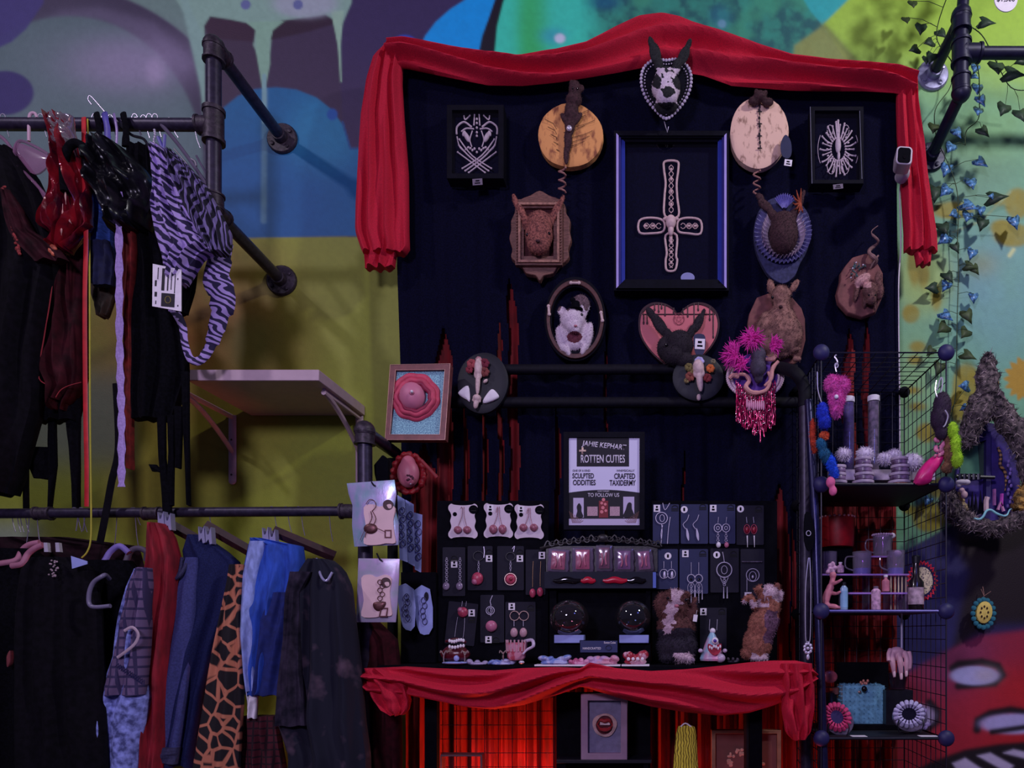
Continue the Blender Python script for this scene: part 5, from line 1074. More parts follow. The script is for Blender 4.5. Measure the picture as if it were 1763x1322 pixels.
# glass globes
CLR = glass('globe_glass', (235, 215, 225), .02, .16, .3)
for cx, cy, r, x0, x1, tint, lab in ((980, 1064, 33, 954, 1005, (150, 80, 90), 'clear glass globe with a reddish cast on a pale blue stand, left of pair'), (1090, 1063, 31, 1066, 1117, (60, 80, 110), 'clear glass globe with a blue cast on a pale blue stand, right of pair')):
    t = thing('glass_globe', lab, 'glass globe', P(cx, 1106, -.36), 'glass globes under the ledge'); c = P(cx, cy, -.36); R = S(r, -.36); b = B()
    prof = [(R*.35, -R*.93)]+[(R*sin(radians(a))*(1.02), -R*cos(radians(a))*.96) for a in range(28, 180, 8)]+[(.001, R*.96)]; lathe(b, prof, c, 40)
    obj('globe', b, glass('globe_%d' % cx, tuple(int(v*.6+102) for v in tint), .02, .2, .35, .06), t)
    b = B(); a, e = P(x0, 1093, -.385), P(x1, 1107, -.385); box(b, (a.x, -.385, e.z), (e.x, -.335, a.z)); obj('stand', b, M('pale_blue_block', (150, 160, 225), .5, 0, .08, 20, 0), t, bevel=.0015)
b = B(); pbox(b, 948, 1107, 1008, 1143, -.37, -.33); one('black_box', b, BLKM, 'plain black box carrying the left glass globe', 'box', bevel=.001)
b = B(); pbox(b, 1062, 1107, 1120, 1143, -.37, -.33); one('black_box', b, BLKM, 'plain black box carrying the right glass globe', 'box', bevel=.001)
t = thing('card_holder', 'dark blue business card box between the two glass globes', 'card holder', P(1031, 1140, -.40)); b = B(); pbox(b, 998, 1102, 1063, 1141, -.40, -.372); obj('box_body', b, BLKM, t, bevel=.001)
b = B(); pbox(b, 999, 1103, 1063, 1123, -.402, -.4002); obj('top_card', b, M('midnight_card', (34, 42, 96), .5, 0, .1, 20, 0), t); text('card_lettering', 'HANDCRAFTED', 1019, 1116, 31, 4, -.4025, WHT, t); ring(t, 1048, 1115, 5, 4, .0006, M('grey_print', (0, 0, 0)), 'printed_ring', -.4035); text('card_lettering', 'Rotten Cuties', 1050, 1106, 20, 4, -.4025, WHT, t)
# ======================= sachets and cards on the left post =======================
PCH = glass('pouch_film', (215, 195, 240), .22, .5, .4)
for i, (q, lab) in enumerate((([(597, 832), (679, 826), (682, 850), (679, 872), (686, 900), (686, 938), (610, 941), (606, 905), (607, 870), (600, 850)], 'upper holographic pouch hanging on the pipe, earrings on a pink card inside'), ([(617, 961), (688, 962), (686, 1000), (684, 1040), (681, 1071), (613, 1071), (615, 1010)], 'lower lilac pouch hanging on the pipe, charms on a pink card inside'))):
    t = thing('zip_pouch', lab, 'zip pouch', P(645, max(p[1] for p in q), -.45), 'zip pouches on the left post'); cx = sum(p[0] for p in q)/len(q); cy = (q[0][1]+max(p[1] for p in q))/2
    hol = M('holographic_film', (185, 165, 215), .25, .3, .25, 30, .3, c2=(150, 190, 205), stretch=(1, 1, .6)); b = B(); dome(b, q, -.452, .006, -.448, 3)
    for v in b.verts: v.co.y += .002*noise.noise(v.co*60)
    obj('pouch', b, hol if i == 0 else M('lilac_film', (190, 160, 205), .3, .1, .12, 20, .2, c2=(165, 170, 185)), t)
    cw, ch, yy = (54, 70, 903) if i == 0 else (52, 74, 1026); cxx = 653 if i == 0 else 648
    b = B(); q2 = [(cxx+x, yy+y) for x, y in [(-cw/2, -ch*.42), (-cw*.2, -ch*.5), (0, -ch*.44), (cw*.3, -ch*.5), (cw/2, -ch*.4), (cw*.44, -ch*.1), (cw*.48, ch*.25), (cw/2, ch*.45), (cw*.2, ch*.46), (-cw*.1, ch*.5), (-cw*.5, ch*.46), (-cw*.42, ch*.1)]]; prism(b, spl(q2, 3), -.4605, -.452); o = obj('inner_card', b, M('pale_rose_card', (240, 200, 205), .6, 0, .06, 20, 0), t)
    for (x, y) in (((668, 869),) if i == 0 else ((664, 1003),)):
        b = B(); prism(b, oval(x, y, 9, 9, 24), -.4612, -.4606); obj('round_label', b, M('brown_print', (78, 50, 56), .6, 0, .1, 30, 0), o); b = B(); dome(b, spl([(x-2, y), (x+5, y-1), (x+6, y+5), (x+1, y+6)], 3), -.4616, .0004, -.4612, 2); obj('label_mark', b, M('pale_rose_card', (0, 0, 0)), o)
    CP = M('bronze_charm', (105, 62, 66), .4, .5, .3, 60, .2)
    def w2(pts, r=.0011): b = B(); ptube(b, [(x, y, -.463) for x, y in pts], r, 6, 3); obj('earring_wire', b, CP, t)
    if i == 0:
        w2([(630, 868), (636, 860), (644, 862), (647, 872), (640, 880)]); w2([(638, 880), (640, 892), (634, 905), (628, 925)]); w2([(641, 880), (647, 893), (642, 905)]); w2([(620, 930), (632, 906), (646, 908), (664, 916)], .0008)
        b = B(); dome(b, oval(638, 910, 12, 9, 22), -.4615, .004, -.461, 3); obj('charm', b, CP, t); b = B(); prism(b, rect(662, 912, 674, 926), -.462, -.4608, rect(664, 914, 672, 924)); obj('printed_square', b, CP, t)
    else:
        for k in range(5): b = B(); ptube(b, [(654+4*cos(a)+k % 2*4, 1002+k*7+4*sin(a), -.463) for a in [j*.8 for j in range(8)]], .0011, 6, 2, closed=True); obj('chain_link', b, CP, t)
        b = B(); dome(b, spl([(644, 1037), (664, 1036), (660, 1048), (650, 1052), (643, 1046)], 3), -.4615, .004, -.461, 3); obj('charm', b, CP, t); b = B(); prism(b, [(655, 1046), (668, 1046), (666, 1062), (652, 1062)], -.4635, -.462, [(657, 1048), (666, 1048), (664, 1060), (654, 1060)]); obj('square_charm', b, CP, t)
    b = B(); yy = q[0][1]; ptube(b, [(cx-6, yy-8, -.44), (cx-1, yy+2, -.458), (cx+3, yy+4, -.46)], .0024, 8, 3); obj('black_clip', b, BLKP, t)
LB = M('blue_white_card', (160, 170, 235), .6, 0, .1, 30, 0)
for k, (q, lab) in enumerate((([(684, 852), (697, 860), (702, 968), (688, 963)], 'long pale blue earring card beside the upper pouch, leftmost strip'), ([(698, 860), (712, 868), (714, 975), (703, 969)], 'long pale blue earring card in the middle of the strip cards'), ([(713, 882), (727, 886), (725, 986), (714, 980)], 'long pale blue earring card at the right of the strip cards'), ([(685, 1009), (712, 1014), (714, 1078), (699, 1084), (690, 1066)], 'scalloped pale blue card with chain charm beside the lower pouch'), ([(713, 1016), (740, 1014), (745, 1080), (730, 1093), (718, 1078)], 'scalloped pale blue card with stacked charms, right of the lower pouch'))):
    Y = -.33+.03*(k % 3); t = thing('strip_card', lab, 'earring card', P(q[2][0], q[2][1], Y), 'pale blue cards behind the pouches'); b = B(); prism(b, spl(q, 2) if k > 2 else q, Y, Y+.0015); obj('card', b, LB, t)
    cx, cy = sum(p[0] for p in q)/len(q), sum(p[1] for p in q)/len(q)
    for j in range(5): ring(t, cx+2*sin(j*2), cy-32*(1 if k < 3 else .7)+j*(14 if k < 3 else 9), 4, 5.5, .0012, M('blue_grey_charm', (75, 72, 115), .4, .4, .3, 60, 0), 'charm', Y-.003)
    if k == 4: b = B(); prism(b, oval(734, 1027, 4, 8, 18), Y-.001, Y); obj('round_label', b, CARD, t)
b = B(); pbox(b, 690, 985, 750, 1141, -.285, -.27)
one('side_board', b, BLKM, 'black side board that the strip cards hang on', 'display board', bevel=.001)
b = B(); b2 = [(643, 800), (658, 782), (668, 790), (668, 832), (648, 832), (644, 815)]; prism(b, b2, -.36, -.34); one('black_velvet_bag', b, BLKM, 'small black bag hanging behind the left elbow of the pipe frame', 'bag', bevel=.004)
# ======================= animals and small sculptures on the table =======================
YT_ = -.36
BR = M('chestnut_fur', (96, 56, 54), .9, 0, .35, 120, .5); DK = M('slate_fur', (42, 34, 50), .9, 0, .3, 120, .5)
t = thing('guinea_pig', 'standing dark guinea pig with a white blaze, one paw raised, right of the globes', 'stuffed guinea pig', P(1165, 1141, YT_))
b = blobs([(1166, 1112, 0, 34, 30, 28), (1164, 1080, .005, 32, 28, 26), (1158, 1048, .01, 27, 26, 24), (1162, 1032, .02, 22, 18, 20), (1140, 1040, .01, 14, 14, 12), (1153, 1062, .03, 12, 14, 10), (1190, 1056, .015, 9, 20, 9, 28), (1196, 1038, .02, 6, 12, 6, 15), (1176, 1132, .035, 22, 7, 10, 14), (1150, 1132, .02, 14, 8, 12), (1140, 1026, .005, 8, 7, 6), (1182, 1024, .005, 8, 7, 6)], YT_, .0038, 4)
def gp(x, y):
    x += 7*noise.noise(Vector((x*.09, y*.09, 1))); y += 7*noise.noise(Vector((x*.09, y*.09, 5)))
    n_ = 3*sin(y*.2)+2.5*noise.noise(Vector((x*.1, y*.1, 0)))*2
    if y > 1124 and x > 1160: return 2
    cx = 1164-(y-1020)*.16
    if 1014 < y < 1036 and abs(x-1166) < 9+n_*.4: return 2
    if 1036 <= y < 1092 and abs(x-cx+4) < (9+n_*.6 if y < 1075 else 5): return 2
    if y < 1082 and x < 1200: return 0
    return 1
paintf(b, gp); furm(b, 4200, .008, .0009, 21, .4); obj('body', b, [BR, DK, M('cream_fur', (205, 175, 190), .9, 0, .15, 90, .3)], t)
eyes(t, [(1150, 1030), (1181, 1033)], YT_-.075, 3); b = B(); pell(b, 1165, 1043, YT_-.085, 4, 3, 3); obj('nose', b, M('pink_nose', (0, 0, 0)), t)
b = B(); prism(b, rrect(1197, 1064, 7, 12, 8), YT_-.03, YT_-.028); obj('price_tag', b, WHT, t); b = B(); ptube(b, [(1200, 1050, YT_-.03), (1198, 1060, YT_-.03)], .0006, 5); obj('tag_string', b, WHT, t)
t = thing('tan_rodent', 'standing tan hamster reaching up, head thrown back, at the right end of the table', 'stuffed hamster', P(1305, 1137, YT_))
b = blobs([(1305, 1105, 0, 24, 32, 22, 8), (1314, 1075, .005, 24, 32, 22, 14), (1323, 1045, .005, 20, 22, 18, 10), (1322, 1022, .015, 18, 15, 16, -30), (1308, 1014, .025, 10, 7, 9, -20), (1296, 1036, .03, 16, 6, 7, 70), (1283, 1032, .035, 9, 4, 5, -62), (1338, 1010, .0, 6, 8, 4, 10), (1343, 1024, -.005, 6, 10, 5, 0), (1330, 1080, .02, 7, 24, 8, 22), (1307, 1133, .02, 16, 6, 9), (1286, 1124, .0, 10, 10, 12)], YT_, .0036, 4)
def gp2(x, y):
    x += 8*noise.noise(Vector((x*.09, y*.09, 1))); y += 8*noise.noise(Vector((x*.09, y*.09, 5)))
    if 1006 < y < 1030 and 1316 < x < 1334: return 1
    if x > 1334 and 1012 < y < 1034: return 1
    if 1034 < y < 1046 and x < 1325: return 1
    if 1052 < y < 1108 and x > 1318+(y-1052)*-.1 and x < 1340: return 2
    if y > 1126 and x > 1294: return 1
    return 0
paintf(b, gp2); furm(b, 3800, .007, .0009, 22, .4); obj('body', b, [M('tan_fur', (158, 98, 82), .9, 0, .3, 100, .4), M('cream_fur', (0, 0, 0)), M('mauve_fur', (110, 75, 100), .9, 0, .3, 100, .4)], t)
eyes(t, [(1313, 1010)], YT_-.068, 2.5); b = B(); pell(b, 1299, 1010, YT_-.065, 2.5, 2, 2); obj('nose', b, FURD, t)
Z = 1141
t = thing('cone_figurine', 'pastel cone shaped one eyed figurine between the two stuffed animals', 'figurine', P(1228, 1139, -.40))
c = P(1226, 1137, -.40); b = B(); lathe(b, [(.034, 0), (.036, .006), (.030, .02), (.022, .045), (.012, .07), (.004, .085)], c, 28); obj('cone', b, pattern('pastel_glaze', (150, 190, 215), (225, 150, 190), 'noise', 18, .35, lo=.4, hi=.6), t)
b = B(); pell(b, 1227, 1086, -.40, 5, 5, 5); obj('top_ball', b, WHT, t); b = B(); pell(b, 1231, 1103, -.424, 6, 6, 4); o = obj('eye', b, WHT, t, 'single lilac eye'); b = B(); pell(b, 1231, 1103, -.431, 3, 3, 2); obj('pupil', b, M('violet_eye', (90, 60, 170), .2, 0, .1, 20, 0), o)
b = B(); prism(b, spl([(1220, 1108), (1230, 1112), (1242, 1108), (1240, 1122), (1230, 1128), (1220, 1120)], 3), -.437, -.42); obj('open_mouth', b, M('red_glaze', (170, 50, 70), .3, 0, .3, 60, .1), t)
b = B()
for k in range(6): pell(b, 1222+k*3.6, 1114+2*sin(k*2), -.438, 1.6, 3, 1.2, 0, 8, 6)
obj('teeth', b, WHT, t)
for x, y, r in ((1206, 1120, 4), (1248, 1120, 4), (1240, 1133, 9)): b = B(); pell(b, x, y, -.42, r, r*.9, r); obj('side_blob', b, M('pale_lilac_glaze', (205, 185, 215), .35, 0, .1, 30, 0), t)
def clay(name, lab, cat, cx, cy, w, h, m, n=7, seed=0, Y=-.41, grp=None, mm=None):
    rd = random.Random(seed); t = thing(name, lab, cat, P(cx, cy+h/2, Y), grp); b = B()
    pell(b, cx, cy+h*.3, Y, w*.5, h*.25, w*.28)
    for k in range(n): pell(b, cx-w*.4+w*.8*k/max(n-1, 1), cy+rd.uniform(-.25, .15)*h, Y-rd.uniform(-.008, .012), w*rd.uniform(.12, .2), h*rd.uniform(.25, .42), w*.15, rd.uniform(-30, 30))
    b = remesh(b, .0022, 2); obj('body', b, m, t)
    if mm:
        for k in range(4): b = B(); pell(b, cx-w*.3+w*.2*k, cy+h*.1, Y-.022, w*.05+1, h*.09+1, 1.5); obj('bead', b, mm, t)
    return t
BG = pattern('blue_glaze', (120, 140, 210), (190, 190, 235), 'noise', 40, .35); PG = pattern('pink_glaze', (190, 80, 130), (225, 150, 190), 'noise', 40, .35); LG = pattern('lilac_glaze', (200, 160, 205), (220, 150, 175), 'noise', 30, .4); RG = pattern('red_pearl_glaze', (170, 40, 60), (225, 170, 190), 'noise', 35, .35)
clay('clay_cluster', 'pale blue clay rock cluster in front of the left globe', 'clay sculpture', 955, 1136, 50, 16, BG, 5, 1)
clay('clay_cluster', 'bright pink clay pebble cluster between the blue and lilac clay', 'clay sculpture', 996, 1137, 34, 15, PG, 4, 2)
clay('clay_cluster', 'long lilac clay slab with ridges in front of the card box', 'clay sculpture', 1038, 1137, 52, 15, LG, 6, 3)
clay('clay_mushroom_group', 'red clay mushrooms with pearls in front of the right globe', 'clay sculpture', 1094, 1132, 40, 24, RG, 6, 4, mm=WHT)
clay('clay_dish', 'flat pale blue clay dish with a lilac bump at the left of the table', 'clay sculpture', 822, 1139, 34, 12, M('grey_lilac_glaze', (175, 160, 200), .4, 0, .15, 20, .1), 3, 5)
clay('clay_dish', 'flat blue clay dish with golden horns, beneath the pink toothed cup', 'clay sculpture', 864, 1139, 46, 12, BG, 4, 6)
for k, (x0, x1, lab) in enumerate(((920, 1068, 'thin white tray under the blue and pink clay'), (1070, 1118, 'short white tray under the red clay mushrooms'))):
    b = B(); pbox(b, x0, 1144, x1, 1147, -.43, -.38); one('white_tray', b, WHT, lab, 'tray', bevel=.0005)
t = thing('denture_figure', 'dark red gaping mouth sculpture with white teeth and curly gold legs', 'clay sculpture', P(786, 1142, -.41))
b = B(); pell(b, 784, 1126, -.41, 26, 13, 14); pell(b, 784, 1119, -.41, 20, 9, 11); b = remesh(b, .0025, 2); obj('gum', b, M('dark_gum', (90, 20, 34), .3, 0, .25, 60, .1), t)
for y, n_, w_ in ((1103, 7, 24), (1113, 6, 24)):
    for k in range(n_): b = B(); pell(b, 786-w_/2+w_*k/(n_-1), y+1.5*sin(k), -.436, 2.3, 3.2, 2, 0, 10, 8); obj('tooth', b, WHT, t)
b = B(); ptube(b, [(768, 1104, -.42), (786, 1100, -.43), (802, 1106, -.42)], .004, 8, 4); obj('upper_gum', b, M('dark_gum', (0, 0, 0)), t)
for x, s in ((764, -1), (800, 1), (866, 1)):
    if x == 866: continue
    b = B(); ptube(b, [(x, 1140, -.44), (x, 1128, -.44), (x-s*4, 1120, -.44), (x-s*6, 1124, -.44)], .0018, 6, 3); ptube(b, [(x, 1128, -.44), (x+s*5, 1120, -.44), (x+s*6, 1124, -.44)], .0018, 6, 3); obj('curly_leg', b, M('champagne_metal', (215, 190, 185), .25, .8, .05, 30, 0), t)
b = B(); pell(b, 785, 1141, -.41, 24, 3, 18); pell(b, 786, 1133, -.432, 5, 5, 3); obj('base_disc', b, M('blue_white_card', (0, 0, 0)), t)
t = thing('horned_stand', 'tiny gold branching horns stuck in the blue clay dish', 'ornament', P(866, 1136, -.43)); 
for s in (-1, 1): b = B(); ptube(b, [(866, 1136, -.43), (866, 1126, -.43), (866+s*5, 1120, -.43), (866+s*6, 1124, -.43)], .0018, 6, 3); obj('horn', b, M('champagne_metal', (0, 0, 0)), t)
t = thing('toothed_cup', 'pink fleshy cup with upright teeth and a lilac curled handle', 'clay sculpture', P(890, 1138, -.41)); c = P(889, 1136, -.41)
b = B(); lathe(b, [(.020, 0), (.026, .008), (.027, .035), (.030, .05), (.024, .05), (.021, .02), (.002, .012)], c, 28); obj('cup', b, pattern('flesh_glaze', (205, 90, 110), (230, 160, 185), 'noise', 50, .4), t)
for k in range(9): a = pi+k*pi/8; b = B(); tube(b, [c+Vector((.027*cos(a), .027*sin(a), .025)), c+Vector((.029*cos(a), .029*sin(a), .058))], [.003, .0024], 8); obj('tooth', b, M('pale_pink_resin', (0, 0, 0)), t)
b = B(); ptube(b, [(903, 1104, -.41), (916, 1102, -.42), (918, 1112, -.43), (908, 1118, -.43), (900, 1126, -.44)], [.005, .005, .004, .003], 8, 4); obj('handle', b, M('pale_lilac_glaze', (0, 0, 0)), t)
b = B(); pell(b, 898, 1140, -.44, 5, 3, 3); obj('foot', b, CHROME, t)
clay('clay_paw', 'dark grey clay paw lying near the cone figurine', 'clay sculpture', 1262, 1136, 20, 10, M('dark_clay', (60, 50, 66), .6, 0, .2, 40, .1), 3, 8)
# ======================= under the table =======================
t = thing('mouth_picture', 'grey lilac picture frame with a red lipped mouth breaking through, under the table', 'framed sculpture', P(1040, 1308, -.40)); MV = M('mauve_frame', (150, 118, 142), .6, 0, .08, 30, .05)
b = B(); prism(b, rect(1000, 1195, 1080, 1308), -.41, -.38, rect(1012, 1206, 1069, 1297)); obj('frame', b, MV, t, bevel=.0015)
b = B(); prism(b, rect(1011, 1205, 1070, 1298), -.392, -.385); obj('panel', b, M('grey_plaster', (118, 110, 140), .7, 0, .12, 60, .3), t)
b = B(); prism(b, oval(1041, 1248, 20, 21, 26, 0, .05, 3), -.398, -.391, oval(1041, 1248, 15, 16, 26, 0, .03, 5)); obj('torn_rim', b, M('torn_rim', (190, 150, 145), .5, 0, .3, 60, .2), t)
b = B(); prism(b, oval(1041, 1248, 16, 17, 24), -.394, -.391); obj('dark_hole', b, M('dark_gum', (0, 0, 0)), t)
for y, h in ((1240, 4), (1255, 4.5)): b = B(); ptube(b, [(1028, 1247, -.396), (1034, y, -.402), (1041, y+1, -.404), (1048, y, -.402), (1055, 1248, -.396)], [.002, .005, .006, .005, .002], 8, 4); obj('lip', b, M('red_lip', (165, 45, 50), .3, 0, .15, 40, 0), t)
b = B(); prism(b, rect(1033, 1243, 1050, 1248), -.4, -.394); obj('teeth', b, BONE, t)
b = B(); pbox(b, 958, 1192, 1120, 1500, -.30, -.28); one('backing_screen', b, BLKM, 'tall black panel under the middle of the table behind the mouth picture', 'screen', bevel=.001)
t = thing('black_stand', 'low black shelf below the mouth picture', 'shelf', P(1040, 1500, -.40)); b = B(); pbox(b, 958, 1308, 1122, 1314, -.41, -.31); obj('shelf_board', b, BLKP, t, bevel=.001)
for x in (966, 1108): b = B(); pbox(b, x, 1314, x+8, 1560, -.40, -.32); obj('leg', b, BLKM, t)
t = thing('wire_grid_panel', 'dark wire grid panel standing in the red light under the table', 'wire grid', P(850, 1500, -.27)); b = B()
for x in range(762, 960, 24): ptube(b, [(x, 1190, -.27), (x, 1540, -.27)], .0011, 5)
for y in range(1200, 1540, 24): ptube(b, [(758, y, -.27), (956, y, -.27)], .0011, 5)
obj('grid_wires', b, BLKP, t)
t = thing('small_glass_case', 'small clear box with a pale rim at the bottom left under the table', 'case', P(790, 1400, -.38)); b = B(); prism(b, rect(758, 1299, 830, 1420), -.40, -.36, rect(760, 1302, 827, 1417)); obj('rim', b, M('grey_rim', (110, 75, 80), .4, .3, .1, 20, 0), t); b = B(); pbox(b, 760, 1302, 827, 1417, -.399, -.362); obj('glass', b, GL, t)
t = thing('yellow_knit_piece', 'yellow knitted strip hanging by a small hook under the table', 'knitted strip', P(1180, 1420, -.38)); YW = pattern('yellow_knit', (130, 110, 30), (240, 215, 70), 'wave', 26, .9, dist=6, lo=.2, hi=.55, stretch=(1.6, 1, 1.6))
b = B(); dome(b, spl([(1166, 1256), (1174, 1250), (1192, 1250), (1198, 1258), (1201, 1300), (1203, 1420), (1158, 1420), (1161, 1300)], 3), -.39, .012, -.375, 4); obj('knit_body', b, YW, t); b = B(); ptube(b, [(1172, 1251, -.39), (1180, 1245, -.39), (1190, 1251, -.39)], .0022, 6, 3); obj('hook', b, WHT, t)
t = thing('gilt_picture', 'gilt framed brown picture with pale flowers behind the right table leg', 'framed picture', P(1285, 1420, -.24)); b = B(); prism(b, rect(1225, 1257, 1345, 1420), -.26, -.23, rect(1232, 1263, 1338, 1414)); obj('frame', b, M('old_gilt', (165, 110, 85), .45, .3, .15, 40, .1), t, bevel=.001)
b = B(); pbox(b, 1231, 1262, 1339, 1415, -.246, -.235); obj('painted_panel', b, M('brown_painting', (120, 66, 62), .7, 0, .2, 12, 0), t); rd = random.Random(8); b = B()
for k in range(36): a = pi+rd.uniform(0, pi); r = rd.uniform(22, 34); pell(b, 1283+r*cos(a), 1318+r*sin(a)*.9, -.247, rd.uniform(2, 4), rd.uniform(2, 4), .8, 0, 6, 5)
obj('painted_flowers', b, M('painted_cream', (215, 150, 130), .7, 0, .2, 60, 0), t)
# ======================= hangers and garments =======================
def hook(b, x, y, Y=YR, w=5, drop=30, r=.0011, dx=6):
    pts = [(x-w*.9, y+5, Y), (x-w, y-4, Y), (x-w*.3, y-10, Y), (x+w*.8, y-7, Y), (x+w, y+4, Y), (x+w+dx*.4, y+drop*.6, Y), (x+w+dx, y+drop, Y)]
    ptube(b, pts, r, 6, 5)
WIRE = M('wire_hanger', (150, 140, 160), .3, .5, .1, 60, 0); 
BK1 = M('black_knit', (9, 8, 15), .95, 0, .4, 120, .3, spec=.1); BK2 = M('black_jersey', (12, 9, 17), .9, 0, .4, 60, .2, spec=.15); SH = M('sheer_maroon', (48, 12, 22), .8, 0, .5, 30, .3, spec=.2)
DEN = M('dark_denim', (28, 34, 78), .85, 0, .25, 300, .3, spec=.2); DEN2 = M('mid_denim', (44, 84, 190), .85, 0, .3, 60, .3, stretch=(1, 1, .3)); DENL = M('pale_denim', (150, 165, 228), .9, 0, .25, 90, .3, stretch=(1, 1, .4))
ZEB = pattern('zebra_print', (34, 24, 66), (180, 155, 220), 'wave', 21, .8, dist=9, lo=.42, hi=.56, stretch=(.5, .5, 1.4), rot=(0, .5, 0)); ZEB2 = pattern('zebra_print_steep', (20, 16, 36), (130, 115, 170), 'wave', 22, .8, dist=7, lo=.55, hi=.7, stretch=(1.6, .5, .4), rot=(0, .5, 0))
LEO = pattern('leopard_print', (198, 120, 92), (22, 14, 22), 'edge', 21, .85, lo=.055, hi=.10, stretch=(1.25, .01, 1)); RB = M('red_ribbon', (205, 36, 46), .5, 0, .15, 30, .1); LACE = M('lavender_lace', (178, 150, 215), .8, 0, .15, 160, .4)
UR = 'garments on the upper rail'; LR = 'garments on the lower rail'
def garment(nm, lab, cat, rows, Y, m, T=.05, amp=.010, folds=4, seed=0, grp=None, hk=None, hm=None, part='cloth_body', nu=36, nv=44, hem=2, crease=.5):
    t = thing(nm, lab, cat, P((rows[-1][1]+rows[-1][2])/2, rows[-1][0], Y), grp); b = B(); cloth(b, rows, Y, T, amp, folds, nu, nv, seed, hem=hem, crease=crease); obj(part, b, m, t)
    for h in (hk or ()):
        b = B(); hook(b, *h); obj('hanger_hook', b, hm or WIRE, t)
    return t
def ptch(t, name, rows, Y, m, T=.02, amp=.004, folds=2, seed=0, nu=24, nv=30, hem=1):
    b = B(); cloth(b, rows, Y, T, amp, folds, nu, nv, seed, hem=hem); return obj(name, b, m, t)
def strap(nm, lab, pts, w, m, Y=None, cat='strap', flat=.25, wave=0):
    b = B(); q = smoothpath([P(p[0], p[1], p[2] if len(p) > 2 else Y) for p in pts], 10); n = len(q)
    tube(b, q, [S(w, -.4)*(.5+wave*(sin(i*1.9)*.5)) for i in range(n)], 8, flat=flat); return one(nm, b, m, lab, cat)
# upper rail -----------------------------------------------------------
t = garment('maroon_sheer_dress', 'sheer maroon and black dress at the far left of the upper rail', 'dress', [(262, -60, 30), (300, -70, 60), (360, -80, 90), (430, -90, 110), (520, -90, 92), (600, -90, 78), (700, -90, 70), (820, -90, 34), (850, -90, 22)], -.42, BK2, .10, .016, 4, 1, UR, ((5, 206),))
ptch(t, 'sleeve', [(330, 4, 22), (400, 18, 60), (420, 30, 96), (450, 60, 120)], -.47, SH, .03, .006, 2, 2)
b = B(); rd = random.Random(2)
for k in range(26): x = 6+k*1.1; y = 322+k*4.6; pell(b, x+rd.uniform(-3, 3), y, -.475, rd.uniform(2, 5), rd.uniform(2, 5), 2, 0, 8, 6)
obj('floral_trim', b, M('dusty_rose_print', (150, 50, 50), .8, 0, .5, 90, .4), t)
t = garment('dark_red_dress', 'long dark red dress with an uneven lit hem line, behind the iridescent bag', 'dress', [(400, 85, 140), (440, 92, 150), (520, 84, 148), (600, 72, 150), (644, 66, 150), (668, 84, 142), (700, 92, 116)], -.39, M('deep_maroon_cloth', (56, 10, 20), .8, 0, .5, 30, .3, spec=.2), .06, .012, 3, 3, UR, ((85, 206),), hem=8)
b = B(); ptube(b, [(92, 470, -.43), (86, 520, -.43), (76, 580, -.43), (66, 645, -.43), (80, 662, -.43)], .0016, 6, 5); ptube(b, [(96, 684, -.43), (104, 672, -.43), (118, 664, -.43), (140, 658, -.43)], .0012, 6, 4); obj('lit_hem_line', b, M('lit_hem_line', (160, 40, 50), .6, 0, .1, 20, 0), t)  # brighter red lines put the light along the hem into colour
t = garment('black_shadow_skirt', 'dangling black skirt with torn strips between the maroon dresses', 'skirt', [(520, 20, 140), (640, 24, 142), (700, 26, 140), (725, 40, 134)], -.37, BK1, .05, .01, 4, 4, UR, ((70, 206),))
for rws in ([(690, 36, 46), (800, 38, 48), (880, 42, 49)], [(700, 110, 140), (770, 118, 138), (880, 126, 138)], [(720, 84, 96), (800, 82, 98), (880, 84, 88)], [(770, 46, 96), (800, 48, 98), (824, 58, 92)]): ptch(t, 'torn_strip', rws, -.37, BK1, .014, .003, 1, 3, 12, 30)
PLH = M('clear_pink_plastic', (165, 115, 150), .15, 0, .1, 20, 0, alpha=.55, coat=.5)
t = thing('clear_hanger', 'translucent pinkish plastic hanger tilted toward the viewer on the upper rail', 'hanger', P(60, 330, -.42), UR)
b = B(); ptube(b, [(50, 243, -.40), (50, 212, -.40), (52, 197, -.40), (60, 195, -.40), (64, 203, -.40)], .0042, 8, 5); obj('hanger_hook', b, M('pale_pink_plastic', (225, 185, 205), .3, 0, .05, 20, 0), t)
b = B(); ptube(b, [(84, 266, -.42), (60, 252, -.42), (34, 243, -.43), (25, 262, -.44), (32, 285, -.45), (60, 315, -.45), (84, 342, -.45)], .0045, 8, 5); dome(b, spl([(28, 245), (84, 268), (86, 280), (60, 300), (30, 275)], 4), -.435, .004, -.43, 3); obj('hanger_arm', b, PLH, t)
b = B(); ptube(b, [(-20, 225, -.42), (5, 238, -.42), (24, 262, -.43), (50, 300, -.43), (80, 345, -.43)], .005, 8, 5); one('clear_hanger', b, PLH, 'dim plastic hanger arm at the left edge of the upper rail', 'hanger', UR)
t = thing('iridescent_bag', 'shiny red iridescent garment in clear film with an orange knot at its lower end', 'garment', P(112, 440, -.48), UR)
IR = M('iridescent_film', (150, 24, 36), .22, .1, .4, 22, .5, c2=(60, 10, 34), coat=.5, stretch=(1, 1, .5)); b = B(); cloth(b, [(205, 84, 120), (235, 94, 128), (262, 92, 134), (300, 88, 150), (350, 84, 158), (392, 70, 160), (402, 90, 138), (430, 98, 118)], -.46, .05, .02, 4, 36, 44, 5, crease=1.6); obj('film_cloth', b, IR, t)
b = B(); rd = random.Random(12)
